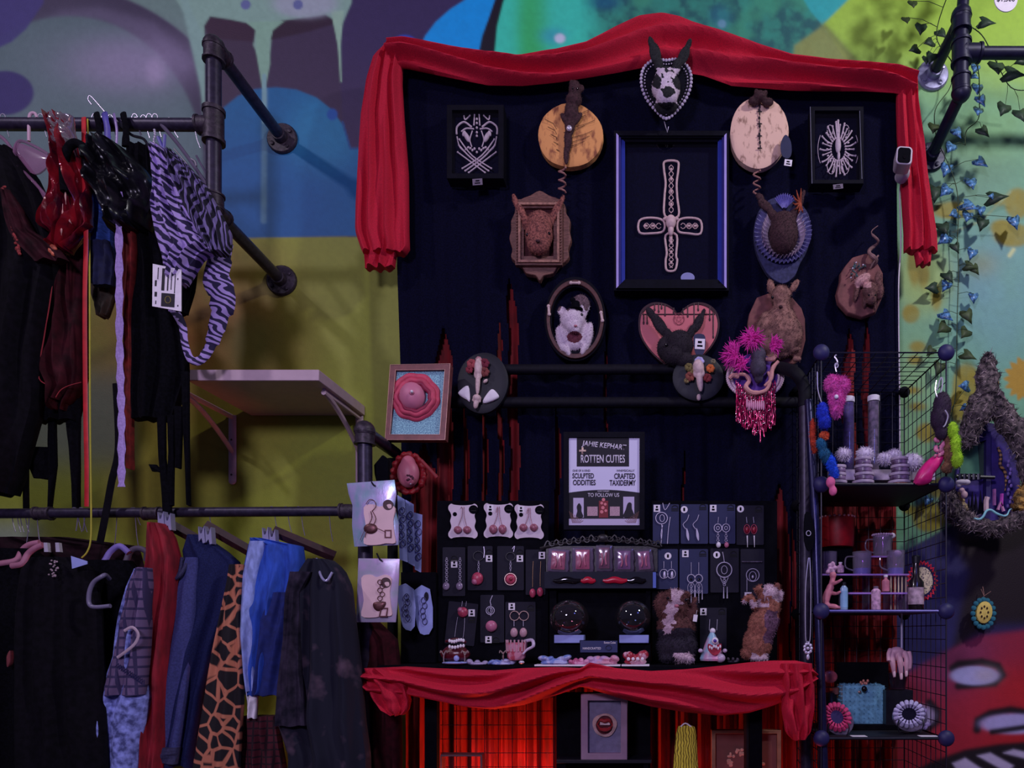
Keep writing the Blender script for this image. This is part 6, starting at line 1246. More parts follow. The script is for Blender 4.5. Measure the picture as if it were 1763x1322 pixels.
for x, y, L, c in ((108, 365, 14, 0), (97, 352, 12, 0), (121, 205, 5, 0), (86, 208, 6, 0), (105, 395, 10, 0), (93, 380, 14, 0), (114, 334, 18, 0), (121, 380, 5, 0)): ptube(b, [(x, y-L, -.495), (x+rd.uniform(-2, 2), y, -.497), (x+rd.uniform(-3, 3), y+L, -.492)], [.0006, .0022, .0006], 6, 3)
obj('film_highlight', b, M('film_glint', (255, 190, 180), .15, .2, .1, 20, 0, coat=1), t)  # pale slivers stand in for highlights on the folded film
b = B(); 
for k in range(5): pell(b, 90+3*sin(k*2), 425+k*3-2*(k % 2), -.482, 7-k*.6, 4.5, 4, 40*k, 10, 8)
b = remesh(b, .002, 1); obj('orange_knot', b, M('salmon_knot', (215, 110, 80), .5, 0, .3, 60, .3), t)
b = B(); ptube(b, [(112, 330, -.5), (110, 290, -.5), (116, 258, -.5), (130, 246, -.5), (146, 256, -.5), (146, 272, -.5)], .011, 10, 5); obj('black_velvet_loop', b, BK1, t)
b = B(); cloth(b, [(200, 82, 126), (230, 92, 128), (250, 98, 126)], -.48, .03, .01, 3, 20, 14, 8, crease=1.8); obj('clear_film', b, glass('crinkled_film', (230, 180, 200), .15, .4, .4), t)
strap('red_ribbon', 'long bright red ribbon hanging from the upper rail down to the lower rail', [(144, 202, -.41), (145, 300, -.46), (148, 400, -.46), (146, 520, -.44), (147, 700, -.43), (149, 800, -.42), (149, 872, -.41)], 8, RB, cat='ribbon', flat=.2)
strap('yellow_lanyard', 'thin yellow green cord hanging beside the red ribbon, curling at its end', [(151, 205, -.41), (154, 400, -.445), (155, 700, -.44), (157, 880, -.44), (156, 930, -.44), (150, 950, -.44), (141, 960, -.44)], 2.6, M('yellow_cord', (190, 180, 60), .7, 0, .1, 40, .1), cat='cord', flat=1)
t = garment('ripped_denim_garment', 'blue faded denim piece between the red ribbon and the black dress', 'denim garment', [(280, 156, 184), (330, 156, 190), (410, 158, 194), (490, 164, 196)], -.40, M('faded_blue_denim', (44, 74, 150), .9, 0, .4, 60, .4, stretch=(1, 1, 4)), .05, .008, 2, 6, UR, ((163, 206),))
ptch(t, 'frayed_hem', [(415, 156, 188), (450, 160, 196), (492, 162, 196)], -.43, M('navy_denim', (18, 22, 60), .9, 0, .3, 60, .3), .02, .004, 2)
t = garment('camouflage_strip_top', 'dark olive and brown hanging strip top under the denim piece', 'top', [(480, 158, 196), (510, 160, 198), (545, 172, 184)], -.38, M('dull_camouflage', (58, 50, 40), .9, 0, .6, 25, .2), .03, .006, 2, 9, UR)
t = garment('leather_look_jacket', 'glossy black quilted jacket shoulder crowded in the middle of the upper rail', 'jacket', [(250, 160, 200), (262, 154, 222), (290, 150, 250), (320, 158, 268), (350, 180, 272), (400, 196, 262)], -.44, M('glossy_black_leather', (16, 15, 22), .28, 0, .4, 30, .5), .10, .018, 3, 7, UR, ((180, 206), (190, 208)), crease=1.3)
b = B(); ptube(b, [(158, 180, -.42), (152, 172, -.42), (153, 166, -.42), (158, 167, -.42), (180, 192, -.42)], .0012, 6, 3); obj('wire_loop', b, WIRE, t)
for k, (x, m) in enumerate(((166, BK1), (180, M('violet_satin', (92, 84, 170), .5, 0, .2, 30, .1)), (196, M('lavender_plastic', (160, 135, 190), .3, 0, .1, 20, 0)), (212, BK1))):
    b = B(); ptube(b, [(x, 196, -.41), (x+2, 206, -.43), (x+5, 225, -.43), (x+4, 252, -.43)], [.010, .009, .010, .012] if k != 2 else [.004, .004, .004, .004], 8, 4, flat=.5); one('strap_bundle', b, m, ('black strap looped over the upper rail beside the red ribbon', 'violet satin strap looped over the upper rail', 'pale lavender plastic hanger neck on the upper rail', 'black strap looped over the upper rail beside the lavender hanger neck')[k], 'strap')
strap('lace_ribbon', 'long lavender lace ribbon hanging in front of the black dress', [(204, 330, -.48), (205, 450, -.47), (206, 600, -.46), (209, 720, -.45), (209, 838, -.45)], 12, LACE, cat='ribbon', flat=.14, wave=.25)
garment('orange_red_garment', 'dark orange red velvet garment sliver right of the lace ribbon', 'garment', [(350, 212, 232), (430, 212, 236), (500, 214, 232), (560, 216, 228), (700, 218, 226), (806, 224, 226)], -.43, M('rust_velvet', (120, 26, 24), .8, 0, .4, 40, .3, sheen=.2), .03, .005, 2, 8, UR)
t = garment('long_black_dress', 'long plain black dress with a square hem, carrying a white price tag', 'dress', [(255, 222, 262), (290, 222, 262), (330, 220, 266), (400, 226, 284), (470, 228, 300), (540, 228, 312), (600, 226, 322), (640, 224, 324), (718, 228, 304), (722, 230, 302)], -.41, BK1, .05, .010, 3, 10, UR, ((232, 206), (247, 208)), nu=44)
ptch(t, 'side_panel', [(430, 282, 345), (460, 286, 340), (500, 300, 334), (540, 300, 322)], -.43, BK1, .03, .004, 2)
for rws in ([(715, 270, 286), (790, 273, 286), (850, 278, 296), (960, 284, 296)], [(715, 288, 302), (780, 290, 300), (870, 284, 300)], [(640, 312, 326), (760, 316, 326), (870, 322, 328)], [(700, 300, 316), (806, 302, 312)], [(800, 256, 270), (812, 262, 282)]): ptch(t, 'hanging_tie', rws, -.43, BK1, .012, .002, 1, 3, 10, 30)
strap('long_scarf', 'long narrow black scarf slanting down across the lower rail', [(200, 660, -.43), (204, 770, -.43), (192, 830, -.43), (181, 890, -.43), (172, 935, -.42)], 13, BK2, cat='scarf')
ptag_t = thing('garment_price_card', 'white printed price card with a dark square emblem hanging on the black dress', 'price card', P(287, 535, -.53))
b = B(); prism(b, [(263, 454), (312, 464), (312, 536), (262, 527)], -.53, -.528); obj('card', b, WHT, ptag_t)
b = B(); prism(b, [(278, 504), (301, 506), (300, 529), (277, 527)], -.5308, -.5301); o = obj('printed_square', b, INK, ptag_t); b = B(); ptube(b, [(289+5*cos(i*.6), 516+6*sin(i*.6), -.5312) for i in range(10)], .0009, 6, closed=True); obj('printed_wreath', b, M('olive_print', (150, 135, 60), .7, 0, .1, 20, 0), o)
b = B()
for x, y, w, h in ((268, 487, 3, 10), (268, 506, 4, 8), (281, 480, 5, 38), (289, 482, 2, 34), (295, 482, 1.2, 30), (301, 486, 1.2, 34), (306, 478, 1.6, 3), (272, 470, 1.2, 20), (268, 520, 1.4, 6), (306, 524, 1.6, 3)): prism(b, rrect(x, y+(x-263)*.05, w, h, 3), -.5308, -.5301)
obj('printed_lines', b, INK, ptag_t)
t = garment('zebra_top', 'purple and black zebra print halter top with long twisted ties at the end of the upper rail', 'top', [(258, 262, 284), (290, 266, 304), (330, 268, 316), (360, 266, 328), (400, 272, 352), (430, 280, 376), (440, 284, 350), (470, 288, 330), (485, 292, 318)], -.50, ZEB, .06, .010, 3, 11, None, ((257, 206), (267, 206)), nu=40)
t['label'] = 'purple and black zebra print top with long twisted ties on the upper rail'
b = B(); cloth(b, [(262, 288, 300), (290, 290, 330), (320, 296, 356), (360, 312, 378), (400, 332, 398), (420, 350, 398), (436, 366, 392)], -.505, .04, .010, 4, 32, 36, 12); obj('dark_zebra_layer', b, ZEB2, t)
b = B(); ptube(b, [(384, 420, -.43), (378, 450, -.44), (372, 480, -.45), (384, 510, -.45), (378, 545, -.44), (370, 575, -.44), (360, 600, -.44), (345, 620, -.44), (328, 618, -.44), (318, 590, -.44), (314, 560, -.44), (300, 535, -.44), (292, 530, -.44)], [.030, .036, .038, .034, .024, .020, .014, .012, .011, .011, .012, .012, .010], 10, 6, flat=.35); obj('twisted_tie', b, ZEB, t)
b = B()
for k in range(7): pell(b, 266+sin(k)*1.2, 224+k*4, -.47, 2, 2.2, 2, 0, 8, 6)
for k in range(5): pell(b, 266, 305+k*10, -.47, 2.4+(k % 2), 3, 2, 0, 8, 6)
obj('bead_trim', b, CHROME, t)
b = B(); ptube(b, [(272, 236, -.47), (278, 250, -.47), (282, 262, -.47)], .005, 6, 3); ptube(b, [(284, 232, -.47), (282, 262, -.47)], .004, 6); obj('neck_straps', b, M('violet_satin', (0, 0, 0)), t)
b = B(); cloth(b, [(262, 262, 272), (300, 266, 284), (350, 270, 284)], -.47, .02, .003, 1, 12, 20); obj('lilac_facing', b, M('lilac_facing', (165, 120, 185), .7, 0, .1, 30, 0), t)
PG_ = M('grey_lilac_plastic', (98, 88, 110), .4, 0, .1, 30, 0)
for i, (x, pts, lab) in enumerate(((292, [(272, 208), (300, 240), (326, 274), (352, 312), (366, 330)], 'grey plastic hanger with a notched arm near the pipe tee'), (330, [(338, 268), (350, 290), (366, 316), (372, 326)], 'thin wire hanger nearest the pipe tee'))):
    t = thing('hanger', lab, 'hanger', P(x, 330, -.40)); b = B(); hook(b, x, 213, YR, 5, 42 if i else 24, .0012, 10); obj('hanger_hook', b, WIRE, t); b = B(); ptube(b, [(a, c, -.40) for a, c in pts], .0055 if i == 0 else .003, 8, 4); 
    if i == 0: ptube(b, [(300, 256, -.40), (322, 282, -.40), (344, 312, -.40)], .0022, 6, 3); ptube(b, [(326, 272, -.40), (336, 278, -.40), (338, 286, -.40)], .003, 6, 3)
    obj('hanger_arm', b, PG_, t)
t = thing('hanger', 'wire hanger with a black swept arm over the zebra top', 'hanger', P(240, 300, -.41)); b = B(); hook(b, 234, 212, YR, 4, 20, .0012); obj('hanger_hook', b, WIRE, t); b = B(); ptube(b, [(205, 212, -.42), (226, 232, -.42), (248, 240, -.42), (260, 262, -.43), (272, 280, -.44)], .004, 8, 5); obj('hanger_arm', b, BLKP, t)
# lower rail -------------------------------------------------------------
def woodhanger(lab, x, y, arm, m, hk):
    t = thing('wooden_hanger', lab, 'hanger', P(x, y, -.41)); b = B(); hook(b, *hk); obj('hanger_hook', b, WIRE, t); b = B(); ptube(b, arm, .0085, 10, 5, flat=.8); obj('hanger_arm', b, m, t); return t
PK = M('pink_wood', (175, 110, 135), .6, 0, .12, 30, .05); LV = M('lavender_wood', (130, 112, 190), .6, 0, .1, 30, .05); GYH = M('grey_wood', (88, 76, 96), .6, 0, .12, 30, .05)
woodhanger('rear pink hanger of the pair at the left end of the lower rail', 40, 960, [(68, 934, -.42), (50, 938, -.42), (38, 948, -.42), (28, 964, -.43), (0, 970, -.44), (-30, 976, -.44)], PK, (46, 886, YR, 4, 48, .0012, -4))
woodhanger('front pink hanger of the pair at the left end of the lower rail', 50, 965, [(74, 938, -.45), (60, 944, -.45), (48, 954, -.45), (38, 970, -.46), (20, 974, -.46)], PK, (60, 886, YR, 4, 50, .0012, 5))
woodhanger('lavender hanger with a sloping arm above the black shirts', 190, 960, [(222, 952, -.43), (206, 940, -.43), (190, 950, -.43), (178, 968, -.44), (160, 975, -.45), (144, 982, -.45)], LV, (196, 886, YR, 5, 54, .0012, -4))
woodhanger('dull grey hanger right of the lavender hanger', 236, 965, [(252, 965, -.41), (252, 950, -.42), (238, 944, -.42), (224, 950, -.42), (216, 968, -.43), (198, 980, -.44)], GYH, (228, 884, YR, 5, 60, .0012, 6))
t = thing('tube_hanger', 'bent grey plastic tube hanger poking out of the black shirts', 'hanger', P(165, 1050, -.60)); b = B(); ptube(b, [(188, 996, -.56), (182, 990, -.585), (176, 992, -.60), (160, 1004, -.60), (153, 1026, -.60), (158, 1044, -.60), (190, 1043, -.60)], .0056, 10, 6); obj('tube', b, M('dim_grey_plastic', (120, 112, 140), .35, 0, .05, 20, 0), t)
for i, (rows, Y, m, lab, hk) in enumerate((([(945, -60, 60), (975, -80, 90), (1050, -90, 110), (1322, -100, 120), (1420, -100, 120)], -.41, BK1, 'black shirt at the far left of the lower rail', (16, 886)), ([(960, 60, 130), (980, 40, 160), (1050, 30, 175), (1200, 30, 182), (1420, 30, 190)], -.55, BK2, 'black shirt with a pale speckled neckline on the lower rail', (30, 886)), ([(965, 150, 225), (990, 130, 245), (1100, 120, 232), (1200, 110, 214), (1420, 110, 196)], -.47, BK1, 'black shirt hanging from the lavender hanger', (130, 886)))):
    t = garment('black_shirt', lab, 'shirt', rows, Y, m, .05, .010, 3, 20+i, LR, (hk, (hk[0]+9, 886)), nu=40)
    if i == 0:
        b = B(); dome(b, spl([(38, 1140), (52, 1128), (55, 1148), (42, 1168), (32, 1188), (28, 1200), (30, 1170)], 3), -.455, .004, -.445, 3); dome(b, spl([(12, 1128), (18, 1120), (18, 1140), (12, 1148)], 3), -.455, .003, -.445, 3); obj('red_print', b, M('faded_red_print', (130, 58, 64), .8, 0, .3, 60, .1), t)
    if i == 1:
        b = B(); rd = random.Random(3)
        for k in range(26): pell(b, 84+rd.uniform(0, 16), 964+rd.uniform(0, 30), -.595, 1.8, 1.6, 1, 0, 6, 5)
        obj('speckled_neckline', b, M('pale_speckle', (165, 140, 150), .7, 0, .3, 60, .2), t)
        b = B(); prism(b, [(122, 957), (150, 966), (150, 971), (124, 979)], -.59, -.588); obj('size_tag', b, M('blue_white_card', (0, 0, 0)), t)
        for x in (78, 98): b = B(); prism(b, [(x-3, 934), (x+3, 934), (x+5, 950), (x-2, 950)], -.59, -.58); obj('metal_clip', b, CHROME, t)
t = garment('plaid_jeans', 'pale washed jeans with plaid and embroidered upper legs beside the red velvet trousers', 'trousers', [(980, 240, 262), (1010, 226, 262), (1060, 212, 258), (1130, 200, 252), (1200, 172, 256), (1232, 160, 252), (1300, 166, 240), (1420, 172, 232)], -.52, M('acid_washed_denim', (140, 150, 222), .9, 0, .35, 60, .3, c2=(75, 80, 135)), .06, .008, 2, 30, LR)
ptch(t, 'plaid_panel', [(978, 241, 262), (1010, 226, 262), (1060, 211, 258), (1130, 199, 254), (1176, 184, 252), (1196, 172, 250)], -.532, grid_mat('mauve_plaid', (118, 95, 135), (60, 50, 90), .022, .026, .16), .06, .006, 2, 31)
b = B(); ptube(b, [(214, 1086, -.575), (228, 1080, -.578), (238, 1092, -.578), (232, 1108, -.578), (216, 1122, -.575), (202, 1132, -.57)], .0042, 8, 5, flat=.4); obj('appliqued_loop', b, M('cream_cord', (190, 165, 180), .7, 0, .1, 30, .1), t)
b = B()
for k in range(14): ptube(b, [(198+k*3.4, 1148+k*2.2, -.572), (204+k*3.4, 1142+k*2.2, -.574), (206+k*3.2, 1152+k*2.2, -.572)], .0012, 5)
obj('dark_embroidery', b, M('indigo_thread', (40, 36, 90), .8, 0, .1, 40, 0), t)
CLIP = M('clip_metal', (180, 175, 215), .3, .4, .05, 30, 0); DW = M('dark_hanger_wood', (58, 30, 36), .55, 0, .25, 40, .1)
def cliphanger(t, x0, y0, x1, y1, hk, clips):
    b = B(); ptube(b, [(x0, y0, -.44), (x1, y1, -.38)], .016, 4, flat=.7); obj('wooden_hanger_bar', b, DW, t); b = B(); hook(b, *hk); obj('hanger_hook', b, WIRE, t)
    for x, y in clips: b = B(); prism(b, [(x-5, y-14), (x-2, y-2), (x+1, y-2), (x+5, y-15), (x+7, y+14), (x+3, y+15), (x+1, y+6), (x-4, y+12)], -.475, -.455); obj('metal_clip', b, CLIP, t)
RVV = M('crimson_velvet', (140, 18, 36), .8, 0, .35, 50, .3, sheen=.5, stretch=(1, 1, .3))
t = garment('red_velvet_trousers', 'crushed red velvet trousers clipped on a hanger bar beside the dark jeans', 'trousers', [(902, 264, 284), (925, 258, 298), (960, 256, 308), (1040, 252, 304), (1100, 242, 296), (1200, 240, 290), (1320, 232, 282), (1420, 226, 282)], -.48, RVV, .07, .012, 3, 32, LR, crease=.9); cliphanger(t, 290, 902, 352, 936, (231, 884, YR, 5, 20), ((276, 895), (288, 898)))
t = garment('dark_jeans', 'dark indigo straight jeans with a turned hem beside the leopard trousers', 'jeans', [(922, 328, 350), (950, 318, 392), (970, 322, 415), (1040, 304, 400), (1110, 292, 372), (1200, 280, 350), (1306, 264, 336), (1318, 262, 338)], -.44, DEN, .06, .008, 2, 33, LR); cliphanger(t, 352, 904, 436, 952, (356, 884, YR, 5, 32), ((346, 920), (358, 922)))
ptch(t, 'paler_front_leg', [(960, 322, 344), (1010, 308, 342), (1110, 292, 332), (1200, 280, 322), (1286, 268, 310)], -.47, M('worn_indigo', (58, 62, 120), .85, 0, .2, 200, .3), .03, .004, 1); ptch(t, 'turned_hem', [(1286, 266, 310), (1314, 262, 306)], -.475, M('grey_indigo', (50, 48, 84), .85, 0, .2, 200, .3), .03, .003, 1)
b = B(); ptube(b, [(314, 960, -.47), (310, 985, -.48), (303, 996, -.485), (312, 988, -.49), (322, 970, -.48)], .005, 8, 4); obj('belt_loop_fray', b, M('grey_indigo', (0, 0, 0)), t)
garment('leopard_trousers', 'tan and black leopard print trousers between the dark jeans and blue shorts', 'trousers', [(972, 396, 420), (1000, 392, 418), (1060, 380, 414), (1120, 368, 418), (1200, 354, 420), (1322, 334, 414), (1420, 322, 412)], -.485, LEO, .03, .006, 2, 34, LR, nu=44)
t = garment('denim_shorts_long', 'bright blue distressed denim with a pale frayed side seam', 'jeans', [(928, 436, 460), (940, 430, 520), (970, 424, 524), (1010, 416, 516), (1080, 414, 500), (1150, 420, 486), (1186, 424, 480), (1196, 428, 470)], -.45, DEN2, .07, .008, 3, 35, LR, nu=40); cliphanger(t, 470, 914, 576, 958, (468, 882, YR, 5, 34), ((456, 922), (468, 926)))
ptch(t, 'faded_side_seam', [(932, 432, 460), (970, 424, 450), (1010, 415, 442), (1090, 414, 438), (1150, 421, 440), (1190, 426, 444)], -.478, DENL, .03, .004, 1); ptch(t, 'white_frayed_lining', [(1186, 424, 444), (1236, 428, 442)], -.47, WHT, .02, .003, 1)
ptch(t, 'dark_rear_leg', [(1020, 470, 500), (1070, 448, 500), (1120, 444, 492), (1196, 436, 484)], -.475, M('navy_shade_denim', (26, 40, 110), .85, 0, .2, 60, .2), .04, .005, 2)
garment('red_plaid_skirt', 'dark red plaid skirt low behind the blue denim', 'skirt', [(1232, 420, 478), (1320, 416, 492), (1420, 410, 500)], -.44, grid_mat('red_plaid', (88, 22, 38), (40, 12, 24), .018, .02, .14), .05, .008, 3, 36, LR)
AD = M('acid_black_denim', (48, 40, 56), .9, 0, .5, 30, .4, c2=(24, 22, 36), spec=.2)
t = garment('distressed_jacket', 'faded black distressed denim jacket at the right end of the lower rail', 'jacket', [(964, 536, 570), (980, 520, 590), (1010, 500, 604), (1080, 492, 612), (1160, 488, 622), (1240, 478, 628), (1300, 500, 636), (1420, 500, 640)], -.50, pattern('indigo_black_denim', (16, 16, 38), (92, 70, 88), 'noise', 13, .9, lo=.58, hi=.74), .09, .012, 3, 37, LR, ((492, 882, YR, 4, 34), (514, 882, YR, 5, 40), (562, 882, YR, 5, 50)), nu=44)
ptch(t, 'front_sleeve', [(985, 502, 540), (1020, 496, 520), (1100, 492, 518), (1160, 484, 520), (1248, 476, 532)], -.54, AD, .05, .006, 2, 38); b = B(); ptube(b, [(545, 962, -.51), (552, 990, -.55), (562, 1000, -.555), (572, 985, -.55)], .0035, 8, 4); obj('collar_clip', b, CLIP, t)
garment('wine_coat', 'dark wine coloured coat hanging behind the table corner below the pouches', 'coat', [(1060, 604, 640), (1100, 600, 684), (1150, 606, 690), (1300, 610, 692), (1420, 612, 692)], -.37, M('wine_wool', (52, 8, 18), .9, 0, .35, 50, .3, spec=.2), .06, .010, 3, 39, LR)
t = garment('wine_blouse', 'dark wine top glimpsed behind the hangers at the left of the lower rail', 'top', [(925, -40, 120), (940, -60, 240), (980, -60, 250)], -.37, M('aubergine_cloth', (30, 8, 18), .9, 0, .35, 50, .3, spec=.2), .03, .006, 4, 41, LR)
t = thing('rail_hangers', 'two bare wire hanger hooks near the black scarf on the lower rail', 'hanger hooks', P(132, 940, YR)); 
for x in (128, 140): b = B(); hook(b, x, 884, YR, 6, 30, .0016, -3); obj('hanger_hook', b, WIRE, t)
# ======================= wire cube shelves on the right =======================
YF, YK = -.43, -.09
WB = M('black_wire', (20, 18, 38), .45, .2, .2, 60, .02); SHB = M('black_shelf_panel', (20, 17, 28), .6, 0, .2, 40, .05)
t = thing('wire_cube_shelves', 'tall black wire cube shelving unit with round connectors, right of the table', 'wire shelves', P(1520, 1600, -.26))
XL, XR = P(1414, 0, YF).x, P(1629, 0, YF).x; ZS = [P(0, 607, YF).z, P(0, 834, YF).z, P(0, 1052, YF).z, P(0, 1271, YF).z, P(0, 1490, YF).z]
def panel(name, o, u, v, n=9, r=.0013):
    b = B()
    for i in range(n+1):
        q = o+u*(i/n); tube(b, [q, q+v], r if 0 < i < n else r*1.8, 5)
        q = o+v*(i/n); tube(b, [q, q+u], r if 0 < i < n else r*1.8, 5)
    obj(name, b, WB, t)
for k in range(4):
    h = Vector((0, 0, ZS[k+1]-ZS[k])); d = Vector((0, YK-YF, 0)); w = Vector((XR-XL, 0, 0))
    panel('side_grid', Vector((XR, YF, ZS[k])), d, h); panel('back_grid', Vector((XL, YK, ZS[k])), w, h); 
    panel('side_grid', Vector((XL, YF, ZS[k])), d, h)
panel('top_grid', Vector((XL, YF, ZS[0])), Vector((XR-XL, 0, 0)), Vector((0, YK-YF, 0)))
for k in range(1, 5):
    b = B(); box(b, (XL+.012, YF+.004, ZS[k]-.004), (XR-.012, YK, ZS[k]+.002)); obj('shelf_panel', b, SHB, t, bevel=.001)
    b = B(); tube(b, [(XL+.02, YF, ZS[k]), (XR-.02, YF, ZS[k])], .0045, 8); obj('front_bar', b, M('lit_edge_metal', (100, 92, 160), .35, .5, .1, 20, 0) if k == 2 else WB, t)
CN = M('connector_plastic', (42, 38, 92), .55, 0, .1, 30, .02)
for k in range(5):
    for x, y in ((XL, YF), (XR, YF), (XR, YK), (XL, YK)):
        b = B(); c = Vector((x, y, ZS[k])); R = .0235 if y == YF else .019
        ell(b, c, (R, R*.75, R), None, 20, 14); obj('connector', b, CN if y == YF else BLKM, t)
def zs(k): return ZS[k]+.002
def sit(px, py, Y): return P(px, py, Y)
# --- furry key charms and pouches hanging on the top bay ---
PF = M('pink_fur', (225, 90, 180), .9, 0, .3, 60, .3, sheen=.5)
t = thing('pink_fur_charm', 'heart shaped pink fur key charm with a white bead and silver clasp', 'key charm', P(1441, 722, -.45))
b = blobs([(1434, 662, 0, 13, 16, 12), (1449, 664, 0, 13, 16, 12), (1441, 685, 0, 13, 18, 12), (1440, 705, 0, 9, 14, 9)], -.45, .0035, 3); furm(b, 2600, .009, .0009, 4, .5); obj('fur_body', b, PF, t)
b = B(); pell(b, 1440, 683, -.473, 3.6, 3.8, 3); obj('bead', b, WHT, t); b = B(); ptube(b, [(1440, 611, -.44), (1437, 614, -.44), (1440, 619, -.44), (1442, 624, -.44), (1438, 630, -.44), (1440, 640, -.44)], .0022, 8, 4); ptube(b, [(1440+3*cos(i*.8), 629+4*sin(i*.8), -.44) for i in range(8)], .0018, 6, closed=True); obj('clasp', b, CHROME, t)
def furry(nm, lab, cat, parts, Y, n=900, ln=.008, grp=None):
    lo = max(p[1]+p[3] for q in parts for p in q[2]); t = thing(nm, lab, cat, P(parts[0][2][0][0], lo, Y), grp)
    for pn, m, bl, f in parts:
        b = blobs([(p[0], p[1], 0, p[2], p[3], min(p[2], p[3])) + ((p[4],) if len(p) > 4 else ()) for p in bl], Y, .003, 2)
        if f: furm(b, n, ln, .0009, 5, .5, )
        obj(pn, b, m, t)
    return t
t = furry('feather_charm_string', 'string of blue, orange and pink fur tufts hanging at the left of the top shelf', 'fur charm', [('blue_tuft', M('royal_blue_fur', (24, 50, 190), .9, 0, .4, 60, .3), [(1416, 710, 10, 18), (1420, 726, 10, 14)], 1), ('teal_tuft', M('teal_fur', (20, 90, 130), .9, 0, .4, 60, .3), [(1414, 765, 8, 12, -20), (1421, 784, 9, 16, -24)], 1), ('bright_blue_tuft', M('bright_blue_fur', (20, 80, 220), .9, 0, .4, 60, .3), [(1430, 796, 9, 16, -18), (1436, 812, 8, 12, -10)], 1), ('orange_tuft', M('orange_fur', (235, 100, 60), .9, 0, .3, 60, .3), [(1419, 750, 7, 6)], 1), ('pink_tip', M('candy_pink', (240, 110, 160), .8, 0, .15, 60, .2), [(1430, 830, 8, 10), (1434, 845, 7, 9)], 0)], -.47, 500, .006)
b = B(); ptube(b, [(1407, 640, -.46), (1408, 670, -.46), (1415, 695, -.465)], .0016, 6, 4); obj('chain', b, CHROME, t)
furry('rust_feather_charm', 'narrow rust orange tuft beside the blue tufts', 'fur charm', [('tuft', M('rust_fur', (190, 62, 36), .9, 0, .4, 60, .3), [(1399, 745, 5, 26), (1402, 768, 5, 14)], 1)], -.45, 300, .006)
t = furry('dark_pouch', 'dark plum fur pouch with a silver clip on the right front post', 'fur charm', [('pouch', M('plum_fur', (48, 28, 52), .8, 0, .3, 60, .3), [(1622, 700, 15, 26), (1619, 720, 16, 26), (1621, 742, 11, 16)], 1)], -.46, 700, .004)
b = B(); ptube(b, [(1612, 655, -.45), (1610, 672, -.46), (1616, 685, -.47), (1623, 660, -.46), (1620, 650, -.45), (1613, 672, -.46)], .0018, 6, 4); ptube(b, [(1627, 706, -.49), (1632, 716, -.49), (1628, 730, -.49), (1624, 735, -.49)], .002, 6, 4); obj('clip', b, CHROME, t)
furry('lime_fur_charm', 'lime green fur charm hanging beside the dark pouch', 'fur charm', [('lime_fur', M('lime_fur', (165, 215, 40), .9, 0, .25, 60, .3), [(1640, 740, 9, 14), (1645, 765, 8, 20), (1648, 790, 9, 16)], 1)], -.47, 900, .006)
furry('brown_fur_charm', 'brown fur charm hanging between lime fur and pink satin bag', 'fur charm', [('brown_fur', M('olive_brown_fur', (125, 85, 60), .9, 0, .4, 60, .3), [(1632, 750, 8, 18), (1634, 780, 9, 22), (1630, 805, 9, 10)], 1)], -.455, 700, .006)
b = B(); c_ = [(1577, 833), (1583, 812), (1598, 792), (1616, 780), (1626, 784), (1620, 800), (1606, 818), (1600, 832)]; dome(b, spl(c_, 3), -.44, .016, -.42, 4); 
for v in b.verts: v.co.y += .003*noise.noise(v.co*50)
one('satin_bag', b, M('hot_pink_satin', (240, 40, 130), .35, 0, .25, 30, .3), 'hot pink satin bag lying at the right end of the top shelf', 'bag')
b = B(); rd = random.Random(7)
for k in range(22): pell(b, 1617+rd.uniform(-8, 12), 770+rd.uniform(-16, 20), -.452, 3, 4, 3, rd.uniform(0, 90), 8, 6)
b = remesh(b, .002, 1); one('pink_tulle_bow', b, M('pale_pink_tulle', (225, 130, 160), .4, 0, .3, 60, .3), 'crumpled pale pink bow above the satin bag', 'bow')
# tubes with white caps
for x, m, lab, y0 in ((1461, M('purple_beads', (84, 54, 140), .4, 0, .4, 90, .3), 'clear tube of purple filling with a white cap', 684), (1504, M('grey_shreds', (120, 100, 118), .5, 0, .6, 60, .4, c2=(50, 36, 60)), 'clear tube of dark grey shreds with a white cap', 682)):
    Y = -.20; t = thing('capped_tube', lab, 'tube', P(x, 786, Y), 'capped tubes on the top shelf'); c = P(x, 826, Y); c.z = zs(1); top = P(x, y0+8, Y).z-c.z; r = S(9.5, Y)
    b = B(); lathe(b, [(r*.9, .001), (r*.92, top-.004)], c, 20); obj('filling', b, m, t); b = B(); lathe(b, [(r, 0), (r, top)], c, 20); obj('tube_wall', b, glass('tube_glass', (235, 230, 245), .05, .15, .3), t)
    b = B(); lathe(b, [(r*1.08, top-.002), (r*1.08, top+.014), (r*.9, top+.016)], c, 20); obj('cap', b, WHT, t)
# stacked jars with skull lids and fluffy pompoms
JG = M('jar_contents', (130, 105, 140), .35, 0, .4, 60, .2, c2=(80, 55, 80)); 
for cx, w, nst, lab, grp in ((1443, 30, 3, 'short stack of pale lidded jars behind the blue tufts', 0), (1487, 37, 4, 'stack of pale lidded jars in the middle of the top shelf', 1), (1549, 38, 4, 'stack of amber bottomed jars near the pink bag', 2)):
    Y = -.36; c = P(cx, 830, Y); c.z = zs(1); r = S(w/2, Y)
    for k in range(nst):
        t = thing('lidded_jar', ('lowest', 'second', 'third', 'topmost')[k]+' jar in the '+lab, 'jar', c+Vector((0, 0, k*.023)), 'lidded jars on the top shelf'); z = c+Vector((random.uniform(-.002, .002), 0, k*.023)); rr = r*(1-.08*k)
        b = B(); lathe(b, [(rr*.8, 0), (rr*.92, .003), (rr*.92, .012), (rr*.85, .014)], z, 24); obj('jar_body', b, JG if grp != 2 or k > 0 else M('amber_jar', (190, 130, 110), .3, 0, .3, 60, .1), t)
        b = B(); lathe(b, [(rr*.96, .014), (rr, .016), (rr, .0215), (rr*.8, .0228)], z, 24); obj('lid', b, M('pearl_lid', (210, 190, 210), .35, 0, .12, 60, .1), t)
